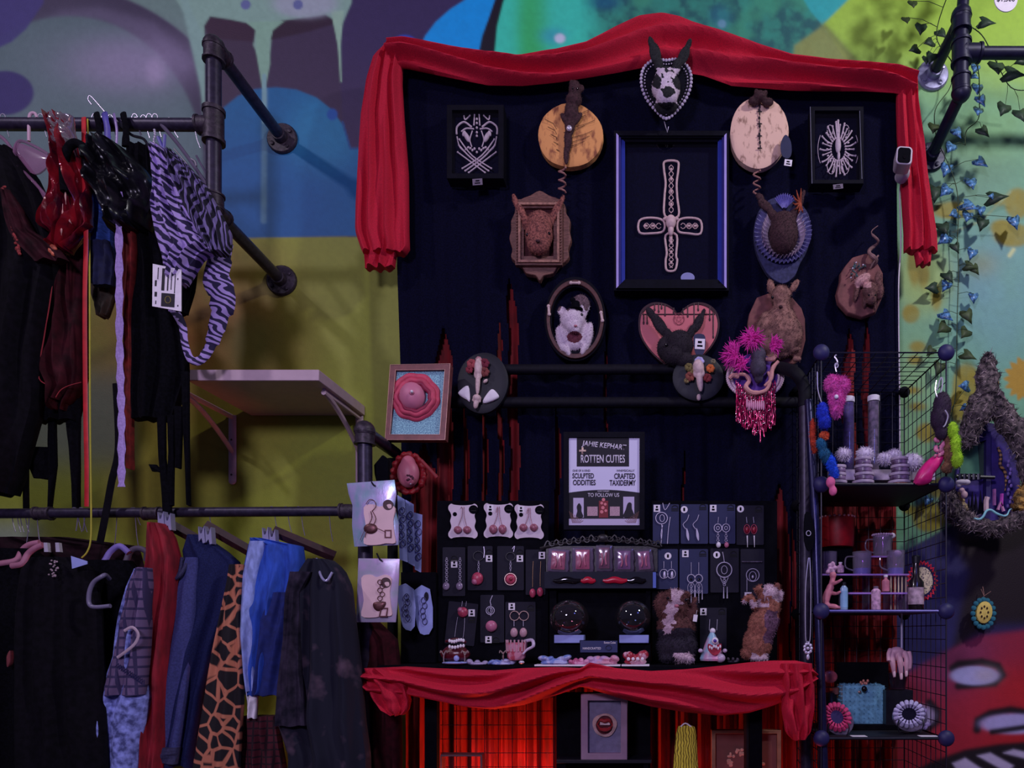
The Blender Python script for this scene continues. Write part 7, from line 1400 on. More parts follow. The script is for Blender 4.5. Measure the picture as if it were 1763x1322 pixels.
for cx, cy, r in ((1452, 778, 12), (1490, 778, 14), (1524, 786, 12), (1540, 780, 11), (1570, 792, 18)):
    b = B(); pell(b, cx, cy+4, -.30, r, r*.8, r, 0, 14, 10); furm(b, 500, .009, .0009, cx, .5); one('fur_pompom', b, M('lavender_white_fur', (222, 208, 230), .9, 0, .15, 60, .2), {1452: 'dim white fur pompom behind the left jar stack', 1490: 'white fur pompom crowning the middle jar stack', 1524: 'white fur pompom between the tube and the amber jars', 1540: 'small white fur pompom above the amber jars', 1570: 'largest white fur pompom, next to the pink bag'}[cx], 'pompom', 'fur pompoms on the top shelf')
b = B(); rd = random.Random(17); pbox(b, 1430, 808, 1610, 826, -.24, -.20); one('white_display_strip', b, M('pale_strip', (190, 170, 200), .6, 0, .2, 40, .1), 'low pale strip standing behind the jars on the top shelf', 'strip')
# middle bay
def cup(nm, lab, cx, y0, y1, w, m, rim=None, Y=-.3, grp=None, handle=0, base=None, snap=None, cat='cup'):
    t = thing(nm, lab, cat, P(cx, y1, Y), grp); c = P(cx, y1, Y); 
    if snap is not None: c.z = snap
    H_ = P(cx, y0, Y).z-c.z; r = S(w/2, Y); b = B(); lathe(b, [(r*.9, 0), (r*.95, H_*.1), (r, H_), (r*.93, H_), (r*.86, H_*.12), (.001, H_*.1)], c, 28); obj('cup_body', b, m, t)
    if rim:
        b = B(); n = 22
        for k in range(n): a = 2*pi*k/n; ell(b, c+Vector((r*.98*cos(a), r*.98*sin(a), H_)), (.0045, .0045, .004), None, 8, 6)
        obj('rim', b, rim, t)
    if base: b = B(); lathe(b, [(r*.9, .001), (r*.9, H_*.28), (r*.5, H_*.3)], c, 24); obj('base_filling', b, base, t)
    if handle: b = B(); tube(b, smoothpath([c+Vector((handle*r, 0, H_*.8)), c+Vector((handle*r*1.7, 0, H_*.75)), c+Vector((handle*r*1.75, 0, H_*.35)), c+Vector((handle*r*.95, 0, H_*.2))], 5), .0025, 8); obj('handle', b, MG, t)
    return t
MG = glass('mug_glass', (225, 205, 235), .05, .3, .4); LCB = M('lilac_gel', (120, 110, 225), .35, 0, .15, 30, .05)
b = B(); pbox(b, 1420, 942, 1468, 1046, -.2, -.16)
one('black_block', b, BLKM, 'tall black block under the red fuzzy cup', 'block', bevel=.002)
cup('red_cup', 'wide red cup with a beaded pale rim on the black block', 1442, 891, 942, 58, M('red_cup', (165, 12, 24), .5, 0, .2, 40, .05), M('pale_pink_beads', (215, 140, 155), .5, 0, .2, 60, .1), -.18)
ACR = glass('acrylic', (215, 190, 240), .04, .22, .4); LED = M('acrylic_edge', (175, 130, 215), .3, 0, .1, 20, 0)
t = thing('acrylic_riser', 'clear acrylic three step riser carrying the mugs on the second shelf', 'riser', P(1505, 1048, -.3))
zt = zs(2)
for nm, x0, x1, y, Ya, Yb in (('low_step', 1455, 1562, 1020, -.36, -.28), ('middle_step', 1412, 1566, 988, -.28, -.20), ('top_step', 1494, 1536, 957, -.20, -.13)):
    a, c = P(x0, y, Ya), P(x1, y, Ya); b = B(); box(b, (a.x, Ya, a.z-.004), (c.x, Yb, a.z)); obj(nm, b, ACR, t); b = B(); box(b, (a.x, Ya-.0015, a.z-.0045), (c.x, Ya, a.z+.0005)); obj('step_edge', b, LED, t)
    for xx in (a.x+.004, c.x-.004): b = B(); box(b, (xx-.002, Ya, zt), (xx+.002, Yb, a.z-.004)); obj('riser_leg', b, ACR, t)
PKC = M('pink_white_bits', (220, 170, 200), .5, 0, .4, 90, .2)
for cx, y0, w, yb, Yv, snp, lab, base in ((1427, 950, 28, 984, -.24, P(0, 988, -.28).z, 'clear mug with pale pink contents at the left end of the acrylic riser', PKC), (1484, 950, 32, 986, -.24, P(0, 988, -.28).z, 'clear mug half full of lilac gel on the middle step', LCB), (1519, 921, 32, 954, -.165, P(0, 957, -.20).z, 'clear mug with a frothy rim on the highest step', None), (1542, 948, 30, 984, -.24, P(0, 988, -.28).z, 'clear mug with lilac gel and a white pompom, right of the others', LCB)):
    cup('glass_mug', lab, cx, y0, yb, w, MG, M('frothy_rim', (215, 180, 215), .6, 0, .2, 60, .2) if cx == 1519 else None, Yv, 'glass mugs on the riser', -1 if cx != 1427 else 0, base, snp, 'mug')
b = B(); pell(b, 1545, 953, -.24, 7, 6, 6); one('white_pompom', b, WHT, 'small white ball on top of the right mug', 'ball')
b = B(); pell(b, 1536, 922, -.165, 6, 5, 5); one('white_pompom', b, WHT, 'small white ball on the rim of the highest mug', 'ball')
b = B(); lathe(b, [(.028, 0), (.028, .004)], P(1540, 962, -.2)+Vector((.03, .03, -.01)), 20)
b.free()
def bottle(lab, cx, y0, y1, w, m, cap, lbl=None, Y=-.36, grp='small bottles on the second shelf', neck=.3):
    t = thing('small_bottle', lab, 'bottle', P(cx, y1, Y), grp); c = P(cx, y1, Y); c.z = zt if y1 > 1030 else c.z; H_ = P(cx, y0, Y).z-c.z; r = S(w/2, Y)
    b = B(); lathe(b, [(r*.9, 0), (r, .003), (r, H_*(.95-neck)), (r*.45, H_*(1.05-neck)), (r*.4, H_*.92)], c, 20); obj('bottle_body', b, m, t); b = B(); lathe(b, [(r*.5, H_*.88), (r*.55, H_), (r*.4, H_*1.02)], c, 16); obj('cap', b, cap, t)
    if lbl: b = B(); lathe(b, [(r*1.02, H_*.12), (r*1.02, H_*(.85-neck))], c, 20); obj('label_band', b, lbl, t)
    return t
bottle('small bottle with a pale blue label next to the bent pink figure', 1453, 1003, 1048, 13, M('clear_blue_bottle', (160, 190, 225), .2, 0, .1, 20, 0), BLKP, M('pale_blue_label', (150, 195, 235), .5, 0, .1, 30, 0), -.39, neck=.15)
bottle('dark bottle with a pale printed label in front of the red doily', 1577, 958, 1048, 26, M('dark_bottle', (30, 18, 24), .2, 0, .2, 20, 0, coat=.4), BLKP, M('cream_label', (190, 160, 175), .5, 0, .4, 60, .1), -.37, neck=.42)
bottle('clear vial with pink bits lying at the centre of the second shelf', 1508, 1010, 1049, 16, PKC, M('grey_cork', (120, 100, 120), .7, 0, .2, 40, .1), None, -.40, neck=.12)
bottle('pale corked bottle on the middle step left of the mugs', 1447, 968, 986, 12, PKC, WHT, None, -.26, neck=.3)
bottle('blush pink bottle on the low step beside the dark bottle', 1525, 990, 1018, 13, M('blush_bottle', (215, 130, 150), .35, 0, .2, 30, .1), WHT, None, -.33)
t = thing('pink_mermaid_figure', 'long limbed pink figure reclining at the left of the second shelf', 'figurine', P(1432, 1048, -.37))
b = B(); ptube(b, [(1434, 995, -.37), (1430, 1010, -.37), (1424, 1025, -.37), (1422, 1040, -.37), (1436, 1044, -.38), (1448, 1046, -.39)], [.008, .011, .012, .011, .008, .005], 10, 4); ptube(b, [(1430, 1006, -.37), (1442, 1002, -.39), (1450, 997, -.40)], [.006, .005, .004], 8, 3); ptube(b, [(1430, 1020, -.37), (1440, 1022, -.39), (1447, 1018, -.40)], [.006, .005, .004], 8, 3); pell(b, 1434, 990, -.37, 6, 7, 6); b = remesh(b, .0022, 2); obj('body', b, M('salmon_skin', (225, 135, 150), .5, 0, .12, 30, .05), t)
b = B(); rd = random.Random(3)
for k in range(10): pell(b, 1432+rd.uniform(-7, 7), 978+rd.uniform(-9, 10), -.37, 4, 4, 4, 0, 8, 6)
b = remesh(b, .002, 1); obj('white_hair', b, M('pink_white_bits', (0, 0, 0)), t)
BMB = M('pale_stick', (230, 205, 170), .35, 0, .15, 60, 0)
for k, x in enumerate((1534, 1541, 1547, 1553, 1560)):
    b = B(); q = P(x, 992 if k % 2 else 990, -.265); q0 = Vector((q.x, -.265, zt)); tube(b, [q0, q], .0022, 8); one('pale_stick', b, BMB, '%s of five pale upright sticks in front of the right mug' % ('leftmost', 'second', 'middle', 'fourth', 'rightmost')[k], 'stick', 'pale sticks beside the dark bottle')
t = thing('red_doily_disc', 'round cream disc with a pointed red crocheted edge behind the dark bottle', 'crochet disc', P(1590, 1035, -.32)); b = B(); prism(b, oval(1588, 1000, 18, 24, 30), -.322, -.316); obj('cream_centre', b, pattern('cream_crochet', (90, 80, 90), (225, 205, 170), 'voronoi', 160, .8, lo=.2, hi=.5), t)
for k in range(26):
    a = 2*pi*k/26; b = B(); x, y = 1588+21*cos(a), 1000+28*sin(a); tube(b, [P(x-3*sin(a), y+3*cos(a), -.32), P(1588+26*cos(a), 1000+34*sin(a), -.325), P(x+3*sin(a), y-3*cos(a), -.32)], .0028, 6); obj('red_point', b, M('red_crochet', (225, 40, 70), .8, 0, .2, 60, .2), t)
# third bay: hand, boxes, round mirrors
t = thing('hand_ornament', 'pale hand ornament hanging fingers down from a rod in the third bay', 'hand sculpture', P(1543, 1170, -.34)); SKH = M('pale_skin', (225, 170, 185), .45, 0, .08, 20, .02)
b = B(); Y = -.34
pell(b, 1544, 1122, Y, 13, 9, 7); pell(b, 1544, 1130, Y, 12, 8, 6)
for x0, x1, x2, yt, r in ((1537, 1536, 1540, 1166, .0085), (1546, 1549, 1552, 1170, .009), (1556, 1561, 1560, 1165, .0082), (1565, 1567, 1566, 1148, .0065)):
    q = smoothpath([P(x0, 1122, Y), P(x1, 1134, Y-.012), P((x1+x2)/2, 1150, Y-.014), P(x2, yt, Y-.008)], 5); n = len(q); tube(b, q, [r*(1-.62*(max(0, i/n-.45)/.55)) for i in range(n)], 10)
tube(b, smoothpath([P(1533, 1118, Y), P(1530, 1126, Y-.01), P(1530, 1138, Y-.018)], 4), [.0075, .006], 10)
b = remesh(b, .0016, 2); obj('hand', b, SKH, t)
for x, y in ((1540, 1160), (1552, 1164), (1561, 1159)): b = B(); pell(b, x, y, Y-.017, 2.4, 6, 1.2); obj('fingernail', b, M('pale_nail', (240, 200, 210), .25, 0, .05, 20, 0), t)
b = B(); q = P(1554, 0, Y); tube(b, [(q.x, Y+.008, ZS[2]-.004), (q.x, Y+.008, P(0, 1126, Y).z)], .003, 8); obj('hanging_rod', b, M('white_rod', (205, 195, 225), .4, 0, .05, 20, 0), t)
zb3 = zs(3)
t = thing('teal_fluffy_box', 'pale teal furry box with a black round clasp in the third bay', 'box', P(1486, 1224, -.24)); b = B(); a, c = P(1451, 1180, -.24), P(1523, 1226, -.24); c.z = zb3+.016
b = B(); box(b, (a.x, -.24, c.z), (c.x, -.17, a.z)); bmesh.ops.subdivide_edges(b, edges=b.edges[:], cuts=8, use_grid_fill=True); furm(b, 2600, .006, .0009, 7, .6); obj('box_body', b, M('aqua_fur', (120, 180, 205), .9, 0, .25, 60, .3), t)
b = B(); pell(b, 1488, 1186, -.252, 5, 5.5, 4); obj('round_clasp', b, EYE, t); b = B(); pell(b, 1480, 1191, -.25, 3, 2.5, 2); obj('pearl', b, M('pale_gold', (0, 0, 0)), t)
b = B()
for k in range(6): pell(b, 1482+k*2.4, 1175+3*sin(k*2.2), -.225, 2.4, 3, 2.4, 0, 8, 6)
obj('gold_figure', b, M('coral_gold', (215, 140, 120), .4, .3, .2, 60, .1), t)
b = B(); box(b, (a.x-.03, -.27, zb3), (P(1560, 0, -.24).x, -.15, zb3+.016)); one('dark_tray', b, BLKM, 'low black tray under the teal furry box', 'tray', bevel=.002)
b = B(); pbox(b, 1440, 1140, 1530, 1230, -.145, -.125); 
for v in b.verts:
    if v.co.z < zb3+.02: v.co.z = zb3
one('storage_box', b, BLKM, 'black box standing at the back of the third bay', 'box', bevel=.002)
t = thing('rose_vase', 'dark vase with a round rose coloured face at the left of the third bay', 'vase', P(1430, 1190, -.2)); c = P(1430, 1190, -.2); c.z = zb3; b = B(); lathe(b, [(.03, 0), (.036, .02), (.036, .06), (.02, .085), (.016, .11)], c, 24); obj('vase_body', b, BLKP, t); b = B(); pell(b, 1429, 1165, -.236, 13, 11, 4); obj('rose_face', b, M('rose_face', (205, 100, 110), .3, 0, .25, 60, .1), t); b = B(); lathe(b, [(.014, .105), (.015, .125), (.012, .126)], c+Vector((.012, 0, 0)), 16); obj('cork', b, M('cork', (150, 95, 85), .8, 0, .2, 60, .2), t)
t = thing('smoky_cup', 'dark smoky glass cup beneath the pale hand', 'cup', P(1545, 1188, -.30)); c = P(1546, 1186, -.24); b = B(); lathe(b, [(.022, 0), (.03, .05), (.028, .05), (.02, .004), (.001, .003)], c, 24); obj('glass_wall', b, M('smoky_glass', (46, 32, 48), .2, 0, .1, 20, 0, alpha=.7), t); b = B(); a2 = P(1520, 1187, -.24); box(b, (a2.x, -.27, zb3+.016), (P(1566, 0, -.24).x, -.20, a2.z)); obj('black_stand', b, BLKP, t)
def mirror(lab, cx, cy, rx, ry, dg, m, cm, seed):
    Y = -.37; t = thing('ruffled_compact', lab, 'round mirror', P(cx, cy+ry+14, Y), 'round ruffled mirrors in the third bay'); n = 18
    b = B(); q = oval(cx+3, cy+5, rx*1.04, ry*1.06, 32, dg); dome(b, q, Y+.004, .004, Y+.02, 3); obj('metal_back', b, M('rim_metal', (150, 135, 165), .3, .5, .2, 60, .05), t)
    d = radians(dg)
    for k in range(n):
        a = 2*pi*k/n; b = B(); u0, v0 = rx*.48*cos(a), ry*.48*sin(a); u1, v1 = rx*.92*cos(a), ry*.92*sin(a); R = lambda u, v: (cx+u*cos(d)-v*sin(d), cy+u*sin(d)+v*cos(d))
        p0, p1 = R(u0, v0), R(u1, v1); ptube(b, [(p0[0], p0[1], Y-.008), ((p0[0]+p1[0])/2, (p0[1]+p1[1])/2, Y-.014), (p1[0], p1[1], Y-.006)], [.0028, .0052, .0062], 8, 3); obj('ruffle', b, m, t)
    b = B(); prism(b, [R(rx*.46*cos(i*.3), ry*.46*sin(i*.3)) for i in range(21)], Y-.008, Y-.002); obj('dark_centre', b, cm, t)
    b = B(); ptube(b, [(cx-rx*.6, cy+ry*1.3, Y-.02), (cx-rx*.7, cy+ry*.8, Y-.022), (cx-rx*.6, cy+ry*.4, Y-.018)], .002, 6, 3); ptube(b, [(cx+rx*.7, cy+ry*1.3, Y-.02), (cx+rx*.9, cy+ry*.8, Y-.022), (cx+rx*.85, cy+ry*.3, Y-.012)], .002, 6, 3); ptube(b, [(cx-rx*.6, cy+ry*1.3, Y-.02), (cx, cy+ry*1.35, Y+.04), (cx+rx*.7, cy+ry*1.3, Y-.02)], .002, 6, 3); obj('wire_easel', b, BLKP, t)
mirror('round mirror with a hot pink ruffled edge on a wire easel', 1441, 1234, 23, 27, -38, M('pink_ruffle', (235, 70, 130), .7, 0, .25, 60, .2), M('grey_violet_centre', (70, 62, 110), .3, 0, .2, 30, 0), 1)
mirror('round mirror with a white ruffled edge on a wire easel', 1565, 1229, 28, 24, 0, M('white_ruffle', (205, 195, 235), .7, 0, .15, 60, .2), M('black_centre', (24, 20, 40), .3, 0, .2, 30, 0), 2)
b = B(); rd = random.Random(5)
for k in range(8): pell(b, 1590+rd.uniform(-8, 8), 1238+rd.uniform(-14, 16), -.36, 5, 6, 5, rd.uniform(0, 90), 8, 6)
b = remesh(b, .002, 1); one('lilac_ribbon_knot', b, M('lilac_ribbon', (160, 140, 190), .5, 0, .3, 60, .2), 'crumpled lilac ribbon beside the white ruffled mirror', 'ribbon')
for x0, x1, lab in ((1468, 1494, 'white price label lying on the shelf between the two ruffled mirrors'), (1586, 1618, 'white price label lying at the right end of the third shelf')):
    a, c = P(x0, 1268, -.42), P(x1, 1268, -.42); b = B(); box(b, (a.x, -.42, zb3), (c.x, -.39, zb3+.0015)); one('price_label', b, WHT, lab, 'price label')
# pendants on the blue post
t = thing('pendant_necklace', 'silver chain necklace with a filigree pendant hung on the blue iron post', 'necklace', P(1390, 1136, -.44))
b = B(); ptube(b, [(1392, 960, -.43), (1387, 1010, -.44), (1387, 1095, -.44), (1391, 1104, -.44), (1395, 1095, -.44), (1396, 1010, -.44), (1394, 960, -.43)], .0012, 6, 4); obj('chain', b, SILVER, t)
b = B()
for k in range(9): a = k*.7; pell(b, 1391+6*cos(a), 1116+8*sin(a), -.44, 2.6, 3, 2, 0, 8, 6)
pell(b, 1391, 1116, -.443, 3, 3, 2); pell(b, 1391, 1131, -.44, 3, 5, 2); obj('pendant', b, SILVER, t)
t = thing('black_luggage_tag', 'black strap with a small silver ring hanging on the blue iron post', 'strap tag', P(1392, 990, -.43)); b = B(); prism(b, spl([(1386, 885), (1396, 885), (1402, 915), (1400, 940), (1392, 948), (1385, 930)], 3), -.44, -.432); obj('strap', b, BLKM, t); b = B(); ptube(b, [(1392+4*cos(i*.7), 918+4.5*sin(i*.7), -.442) for i in range(9)], .0012, 6, closed=True); obj('ring', b, SILVER, t)
# ======================= right: pipe rack, vines, moss frame, ornaments =======================
YP2 = -.23
t = thing('pipe_wall_rack', 'black iron pipe rack on the right wall with a silver flange and trailing leaves', 'pipe rack', P(1655, 165, YP2)); PB = M('blue_black_pipe', (30, 27, 58), .45, .3, .2, 60, .05)
def seg(name, a, c, r, m=PB): b = B(); tube(b, [a, c], r, 14); obj(name, b, m, t)
A = P(1655, 28, YP2); E = P(1655, 160, YP2); seg('upright', A, E, .0215)
seg('upper_stub', P(1656, 28, YP2), P(1664, -60, YP2), .018)
b = B(); ell(b, A, (.031, .031, .031)); collar(b, A-Vector((0, 0, .05)), A, .028); obj('elbow_fitting', b, PB, t)
w = P(1605, 131, 0); b = B(); tube(b, [A, Vector((w.x, -.02, w.z))], .0185, 14); obj('arm', b, PB, t); b = B(); flange(b, (w.x, 0, w.z), .054); obj('flange', b, M('zinc_flange', (150, 148, 185), .35, .4, .15, 60, .1), t, 'shiny silver wall flange')
b = B(); q = P(1655, 91, YP2); collar(b, q-Vector((0, 0, .035)), q+Vector((0, 0, .035)), .028); collar(b, q, q+Vector((.06, 0, 0)), .026); obj('tee_fitting', b, PB, t)
seg('horizontal_rail', q, P(1960, 92, YP2), .018)
b = B(); ell(b, E, (.029, .029, .029)); collar(b, E, E+Vector((0, 0, .05)), .027); obj('elbow_fitting', b, PB, t); w = P(1601, 272, 0); b = B(); tube(b, [E, Vector((w.x, -.02, w.z))], .0185, 14); obj('arm', b, PB, t); b = B(); flange(b, (w.x, 0, w.z), .05); obj('flange', b, PB, t)
# vines
LG1 = M('dark_green_leaf', (44, 66, 48), .55, 0, .3, 60, .1); LG2 = M('blue_sheen_leaf', (92, 142, 195), .3, 0, .5, 90, .1, c2=(40, 66, 90)); LG3 = M('olive_leaf', (62, 78, 42), .6, 0, .3, 60, .1); STM = M('vine_stem', (60, 80, 50), .7, 0, .2, 60, .1)
def leaf(b, x, y, s, deg, Y, tilt=.3, cup=.15):
    pts = [(0, 0), (.34, -.22), (.46, -.02), (.36, .28), (.14, .62), (0, .95), (-.14, .62), (-.36, .28), (-.46, -.02), (-.34, -.22)]; d = radians(deg); c = P(x, y, Y); k = S(s, Y); V = []
    for u, v in pts:
        X_ = u*cos(d)-v*sin(d); Z_ = -(u*sin(d)+v*cos(d)); V.append(bm_v(b, c, X_*k, -tilt*v*k+cup*abs(u)*k*2, Z_*k))
    m = bm_v(b, c, -.3*sin(d)*k, -tilt*.3*k, -.3*cos(d)*k)
    for i in range(len(V)): b.faces.new((V[i], V[(i+1) % len(V)], m))
def bm_v(b, c, x, y, z): return b.verts.new(c+Vector((x, y, z)))
def vine(lab, stem, leaves, Y0=-.06, shape=.0012, thick=.0012):
    """leaves = (px, py, size, angle, kind 0 green 1 blue 2 olive)"""
    t = thing('trailing_vine', lab, 'vine', P(stem[0][0], stem[-1][1], Y0), 'trailing artificial vines'); b = B(); q = smoothpath([P(p[0], p[1], p[2] if len(p) > 2 else Y0) for p in stem], 6); tube(b, q, .0016, 6)
    for L in leaves:
        c = P(L[0], L[1], Y0-.01); n = min(q, key=lambda v: (v-c).length); tube(b, [n, (n+c)/2+Vector((0, -.006, .004)), c], .0009, 5)
    obj('stem', b, STM, t)
    for L in leaves:
        b = B(); leaf(b, L[0], L[1], L[2], L[3], Y0-.01, .25+.2*sin(L[0])); o = obj('leaf', b, (LG1, LG2, LG3)[L[4]], t); s = o.modifiers.new('thick', 'SOLIDIFY'); s.thickness = .0008
vine('leafy vine wound around the silver flange and pipe elbow', [(1640, -30, -.2), (1612, 60, -.1), (1640, 110, -.06), (1636, 150, -.05), (1610, 190, -.05), (1612, 240, -.05)], [(1587, 42, 24, 10, 0), (1618, 52, 22, -30, 0), (1605, 70, 22, 60, 0), (1580, 82, 22, 60, 0), (1606, 92, 24, 20, 0), (1572, 2, 20, 5, 2), (1634, 62, 20, -60, 0), (1596, 98, 18, 10, 0), (1560, 30, 18, 0, 2)], -.08)
vine('leafy vine trailing along the pipe rail at the top right corner', [(1660, 40, -.2), (1690, 60, -.2), (1712, 100, -.15), (1740, 150, -.1), (1775, 155, -.1)], [(1690, 36, 26, -70, 0), (1717, 108, 34, 8, 0), (1734, 124, 34, -70, 0), (1731, 180, 30, 25, 0), (1756, 190, 28, -10, 0), (1764, 100, 24, 60, 0)], -.16)
vine('blue glinting vine hanging straight down beside the pipe upright', [(1668, 80, -.2), (1684, 120, -.15), (1686, 170, -.1), (1684, 205, -.08), (1664, 225, -.05), (1662, 250, -.05)], [(1681, 112, 20, 20, 1), (1674, 128, 16, -40, 1), (1684, 146, 24, 10, 1), (1688, 166, 22, -20, 1), (1686, 186, 22, 20, 1), (1690, 220, 24, -30, 0), (1609, 214, 24, 15, 2), (1646, 222, 22, -20, 1), (1640, 248, 24, 30, 1)], -.09)
vine('bluish vine behind the hanging end of the red swag', [(1612, 240, -.05), (1640, 300, -.05), (1650, 350, -.05), (1648, 420, -.05)], [(1632, 284, 26, 20, 1), (1684, 274, 24, -40, 1), (1672, 308, 26, 0, 1), (1633, 322, 26, 40, 1), (1612, 322, 34, 10, 0), (1660, 350, 28, -50, 1), (1668, 366, 24, 20, 1), (1648, 366, 22, 60, 1), (1704, 340, 30, -80, 0), (1694, 378, 26, 20, 0), (1623, 385, 28, -10, 0), (1632, 406, 26, 50, 1), (1644, 420, 20, -20, 0), (1746, 374, 26, -10, 1), (1716, 338, 20, 80, 1), (1690, 356, 20, 10, 1)], -.04)
vine('long green vine running down the pale wall to the wire cubes', [(1648, 400, -.03), (1650, 470, -.03), (1648, 540, -.03), (1647, 600, -.03), (1645, 680, -.03), (1636, 720, -.03)], [(1676, 430, 22, 20, 1), (1664, 456, 22, -70, 2), (1676, 458, 20, -30, 2), (1630, 470, 24, -20, 0), (1632, 486, 22, 30, 1), (1612, 494, 24, 80, 0), (1677, 506, 20, 5, 1), (1624, 538, 24, -40, 1), (1664, 536, 26, -20, 2), (1630, 560, 28, 50, 2), (1666, 568, 26, 40, 2), (1660, 608, 24, -50, 2), (1620, 626, 26, 20, 2), (1606, 600, 20, 40, 2)], -.025)
vine('thin vine with blue bud behind the right end of the wire cubes', [(1640, 700, -.03), (1634, 780, -.03), (1620, 850, -.03), (1606, 870, -.03)], [(1667, 664, 24, 80, 1), (1664, 700, 16, 60, 1), (1600, 858, 18, 30, 1), (1616, 770, 18, 20, 1)], -.025)
# dense hanging vine above the frame whose shadow falls on the lime wall
t = thing('dense_vine_bundle', 'dense bundle of hanging vine near the ceiling at the top right', 'vine', P(1665, -120, -.25)); b = B(); rd = random.Random(13)
for k in range(22):
    x = 1630+rd.uniform(0, 95); pts = [P(x+rd.uniform(-8, 8)+5*sin(j+k), -330+j*34, -.25+rd.uniform(-.02, .02)) for j in range(rd.randint(5, 9))]; tube(b, smoothpath(pts, 3), .0022, 5)
obj('stems', b, STM, t); b = B()
for k in range(110): leaf(b, 1625+rd.uniform(0, 105), rd.uniform(-330, -60), rd.uniform(14, 24), rd.uniform(-60, 60), -.25+rd.uniform(-.03, .03))
o = obj('leaves', b, LG1, t); o['kind'] = 'stuff'; s = o.modifiers.new('thick', 'SOLIDIFY'); s.thickness = .0008
# disc price tag
t = thing('round_price_disc', 'round white disc with dark writing cut by the top edge at the right', 'price disc', P(1733, 20, -.3)); b = B(); prism(b, oval(1732, -2, 20, 22, 36), -.3, -.297); obj('disc', b, WHT, t); text('disc_lettering', '$1,500', 1732, -1, 31, 9, -.3006, INK, t)
b = B(); ptube(b, [(1732, -24, -.298), (1732, -60, -.28), (1740, -140, -.2)], .0008, 5); obj('string', b, STM, t)
# moss arch
YM = -.14; MOSS = M('dried_moss', (100, 86, 88), .95, 0, .5, 70, .5, c2=(26, 20, 28)); MOSSL = M('pale_lichen', (165, 145, 148), .95, 0, .3, 70, .5)
MOSS2 = M('golden_moss', (165, 125, 62), .95, 0, .4, 70, .5, c2=(90, 70, 40))
t = thing('moss_frame_mirror', 'pointed moss covered frame with a violet inside scene, snake and crystals, right of the cubes', 'moss frame', P(1710, 930, YM))
t['label'] = 'pointed moss covered frame around a violet scene with snake and crystals'
def mossy(nm, pts, rs, m, n, ln, seed, sm=5):
    b = B(); q = smoothpath([P(x, y, YM) for x, y in pts], sm); rd = random.Random(seed); tube(b, q, [S(r*(1+.0*i), YM) for i, r in enumerate([interp([(k/(len(rs)-1), r) for k, r in enumerate(rs)], i/(len(q)-1))[0] for i in range(len(q))])], 10)
    for v in b.verts: v.co += Vector([rd.uniform(-1, 1) for _ in range(3)])*.006+noise.noise_vector(v.co*30)*.012
    furm(b, n, ln*1.25, .0019, seed, .3, 1.3)
    b.faces.ensure_lookup_table(); b.faces.index_update()
    for f in b.faces[-n*2:]: f.material_index = 1 if (f.index//9) % 2 else 0
    obj(nm, b, [m, MOSSL if m is MOSS else m], t)
mossy('moss_top', [(1702, 606), (1700, 640), (1698, 680), (1690, 705)], [6, 17, 20, 22], MOSS, 4200, .018, 1)
mossy('moss_left_arch', [(1694, 690), (1680, 720), (1666, 750), (1660, 765)], [24, 22, 16, 9], MOSS, 4200, .018, 2)
mossy('moss_right_arch', [(1705, 690), (1730, 715), (1752, 750), (1768, 790), (1775, 830)], [20, 20, 18, 16, 16], MOSS, 6000, .018, 3)
mossy('moss_bottom', [(1634, 836), (1634, 865), (1652, 890), (1690, 905), (1730, 904), (1770, 880)], [10, 16, 15, 12, 12, 14], MOSS, 7000, .018, 4)
mossy('golden_patch', [(1690, 640), (1700, 665), (1702, 680)], [6, 16, 8], MOSS2, 700, .007, 5); mossy('golden_corner', [(1752, 880), (1762, 860), (1775, 840)], [12, 18, 18], MOSS2, 900, .01, 6); mossy('golden_spot', [(1732, 700), (1742, 715)], [8, 8], MOSS2, 260, .008, 7); mossy('pale_moss_side', [(1645, 850), (1655, 870), (1662, 885)], [6, 7, 4], M('pale_moss', (190, 165, 125), .9, 0, .3, 60, .4), 500, .008, 8)
b = B(); prism(b, spl([(1658, 770), (1680, 735), (1706, 728), (1734, 745), (1752, 790), (1756, 850), (1745, 890), (1690, 900), (1655, 880), (1645, 830)], 4), -.06, -.045); obj('violet_back', b, M('violet_brick', (60, 42, 125), .7, 0, .2, 40, .3), t)
b = B(); prism(b, [(1656, 772), (1698, 757), (1698, 822), (1652, 828)], -.064, -.059); obj('green_window', b, M('green_window', (75, 130, 100), .5, 0, .2, 12, 0), t); b = B(); prism(b, [(1684, 764), (1698, 758), (1698, 822), (1688, 824)], -.067, -.063); obj('window_shade', b, M('dark_green_panel', (50, 74, 62), .6, 0, .2, 20, 0), t)
b = B(); prism(b, [(1698, 745), (1706, 742), (1706, 860), (1698, 864)], -.085, -.06); prism(b, [(1650, 766), (1698, 750), (1698, 757), (1654, 773)], -.085, -.06); obj('violet_post', b, M('deep_violet', (44, 32, 98), .6, 0, .2, 30, .1), t)
b = B(); ptube(b, [(1646, 820, -.1), (1712, 822, -.1)], .006, 8); 
for x in (1652, 1660, 1668, 1676, 1684): ptube(b, [(x, 816, -.1), (x, 826, -.1)], .008, 8)
obj('railing', b, BLKP, t)
b = B(); 
for x, y in ((1674, 846), (1680, 850), (1688, 844), (1694, 850), (1668, 858), (1690, 862)): ptube(b, [(x, 885, -.1), (x, y, -.1)], [.009, .001], 6)
obj('dark_crystals', b, M('dark_crystal', (22, 18, 34), .2, 0, .2, 40, 0), t)
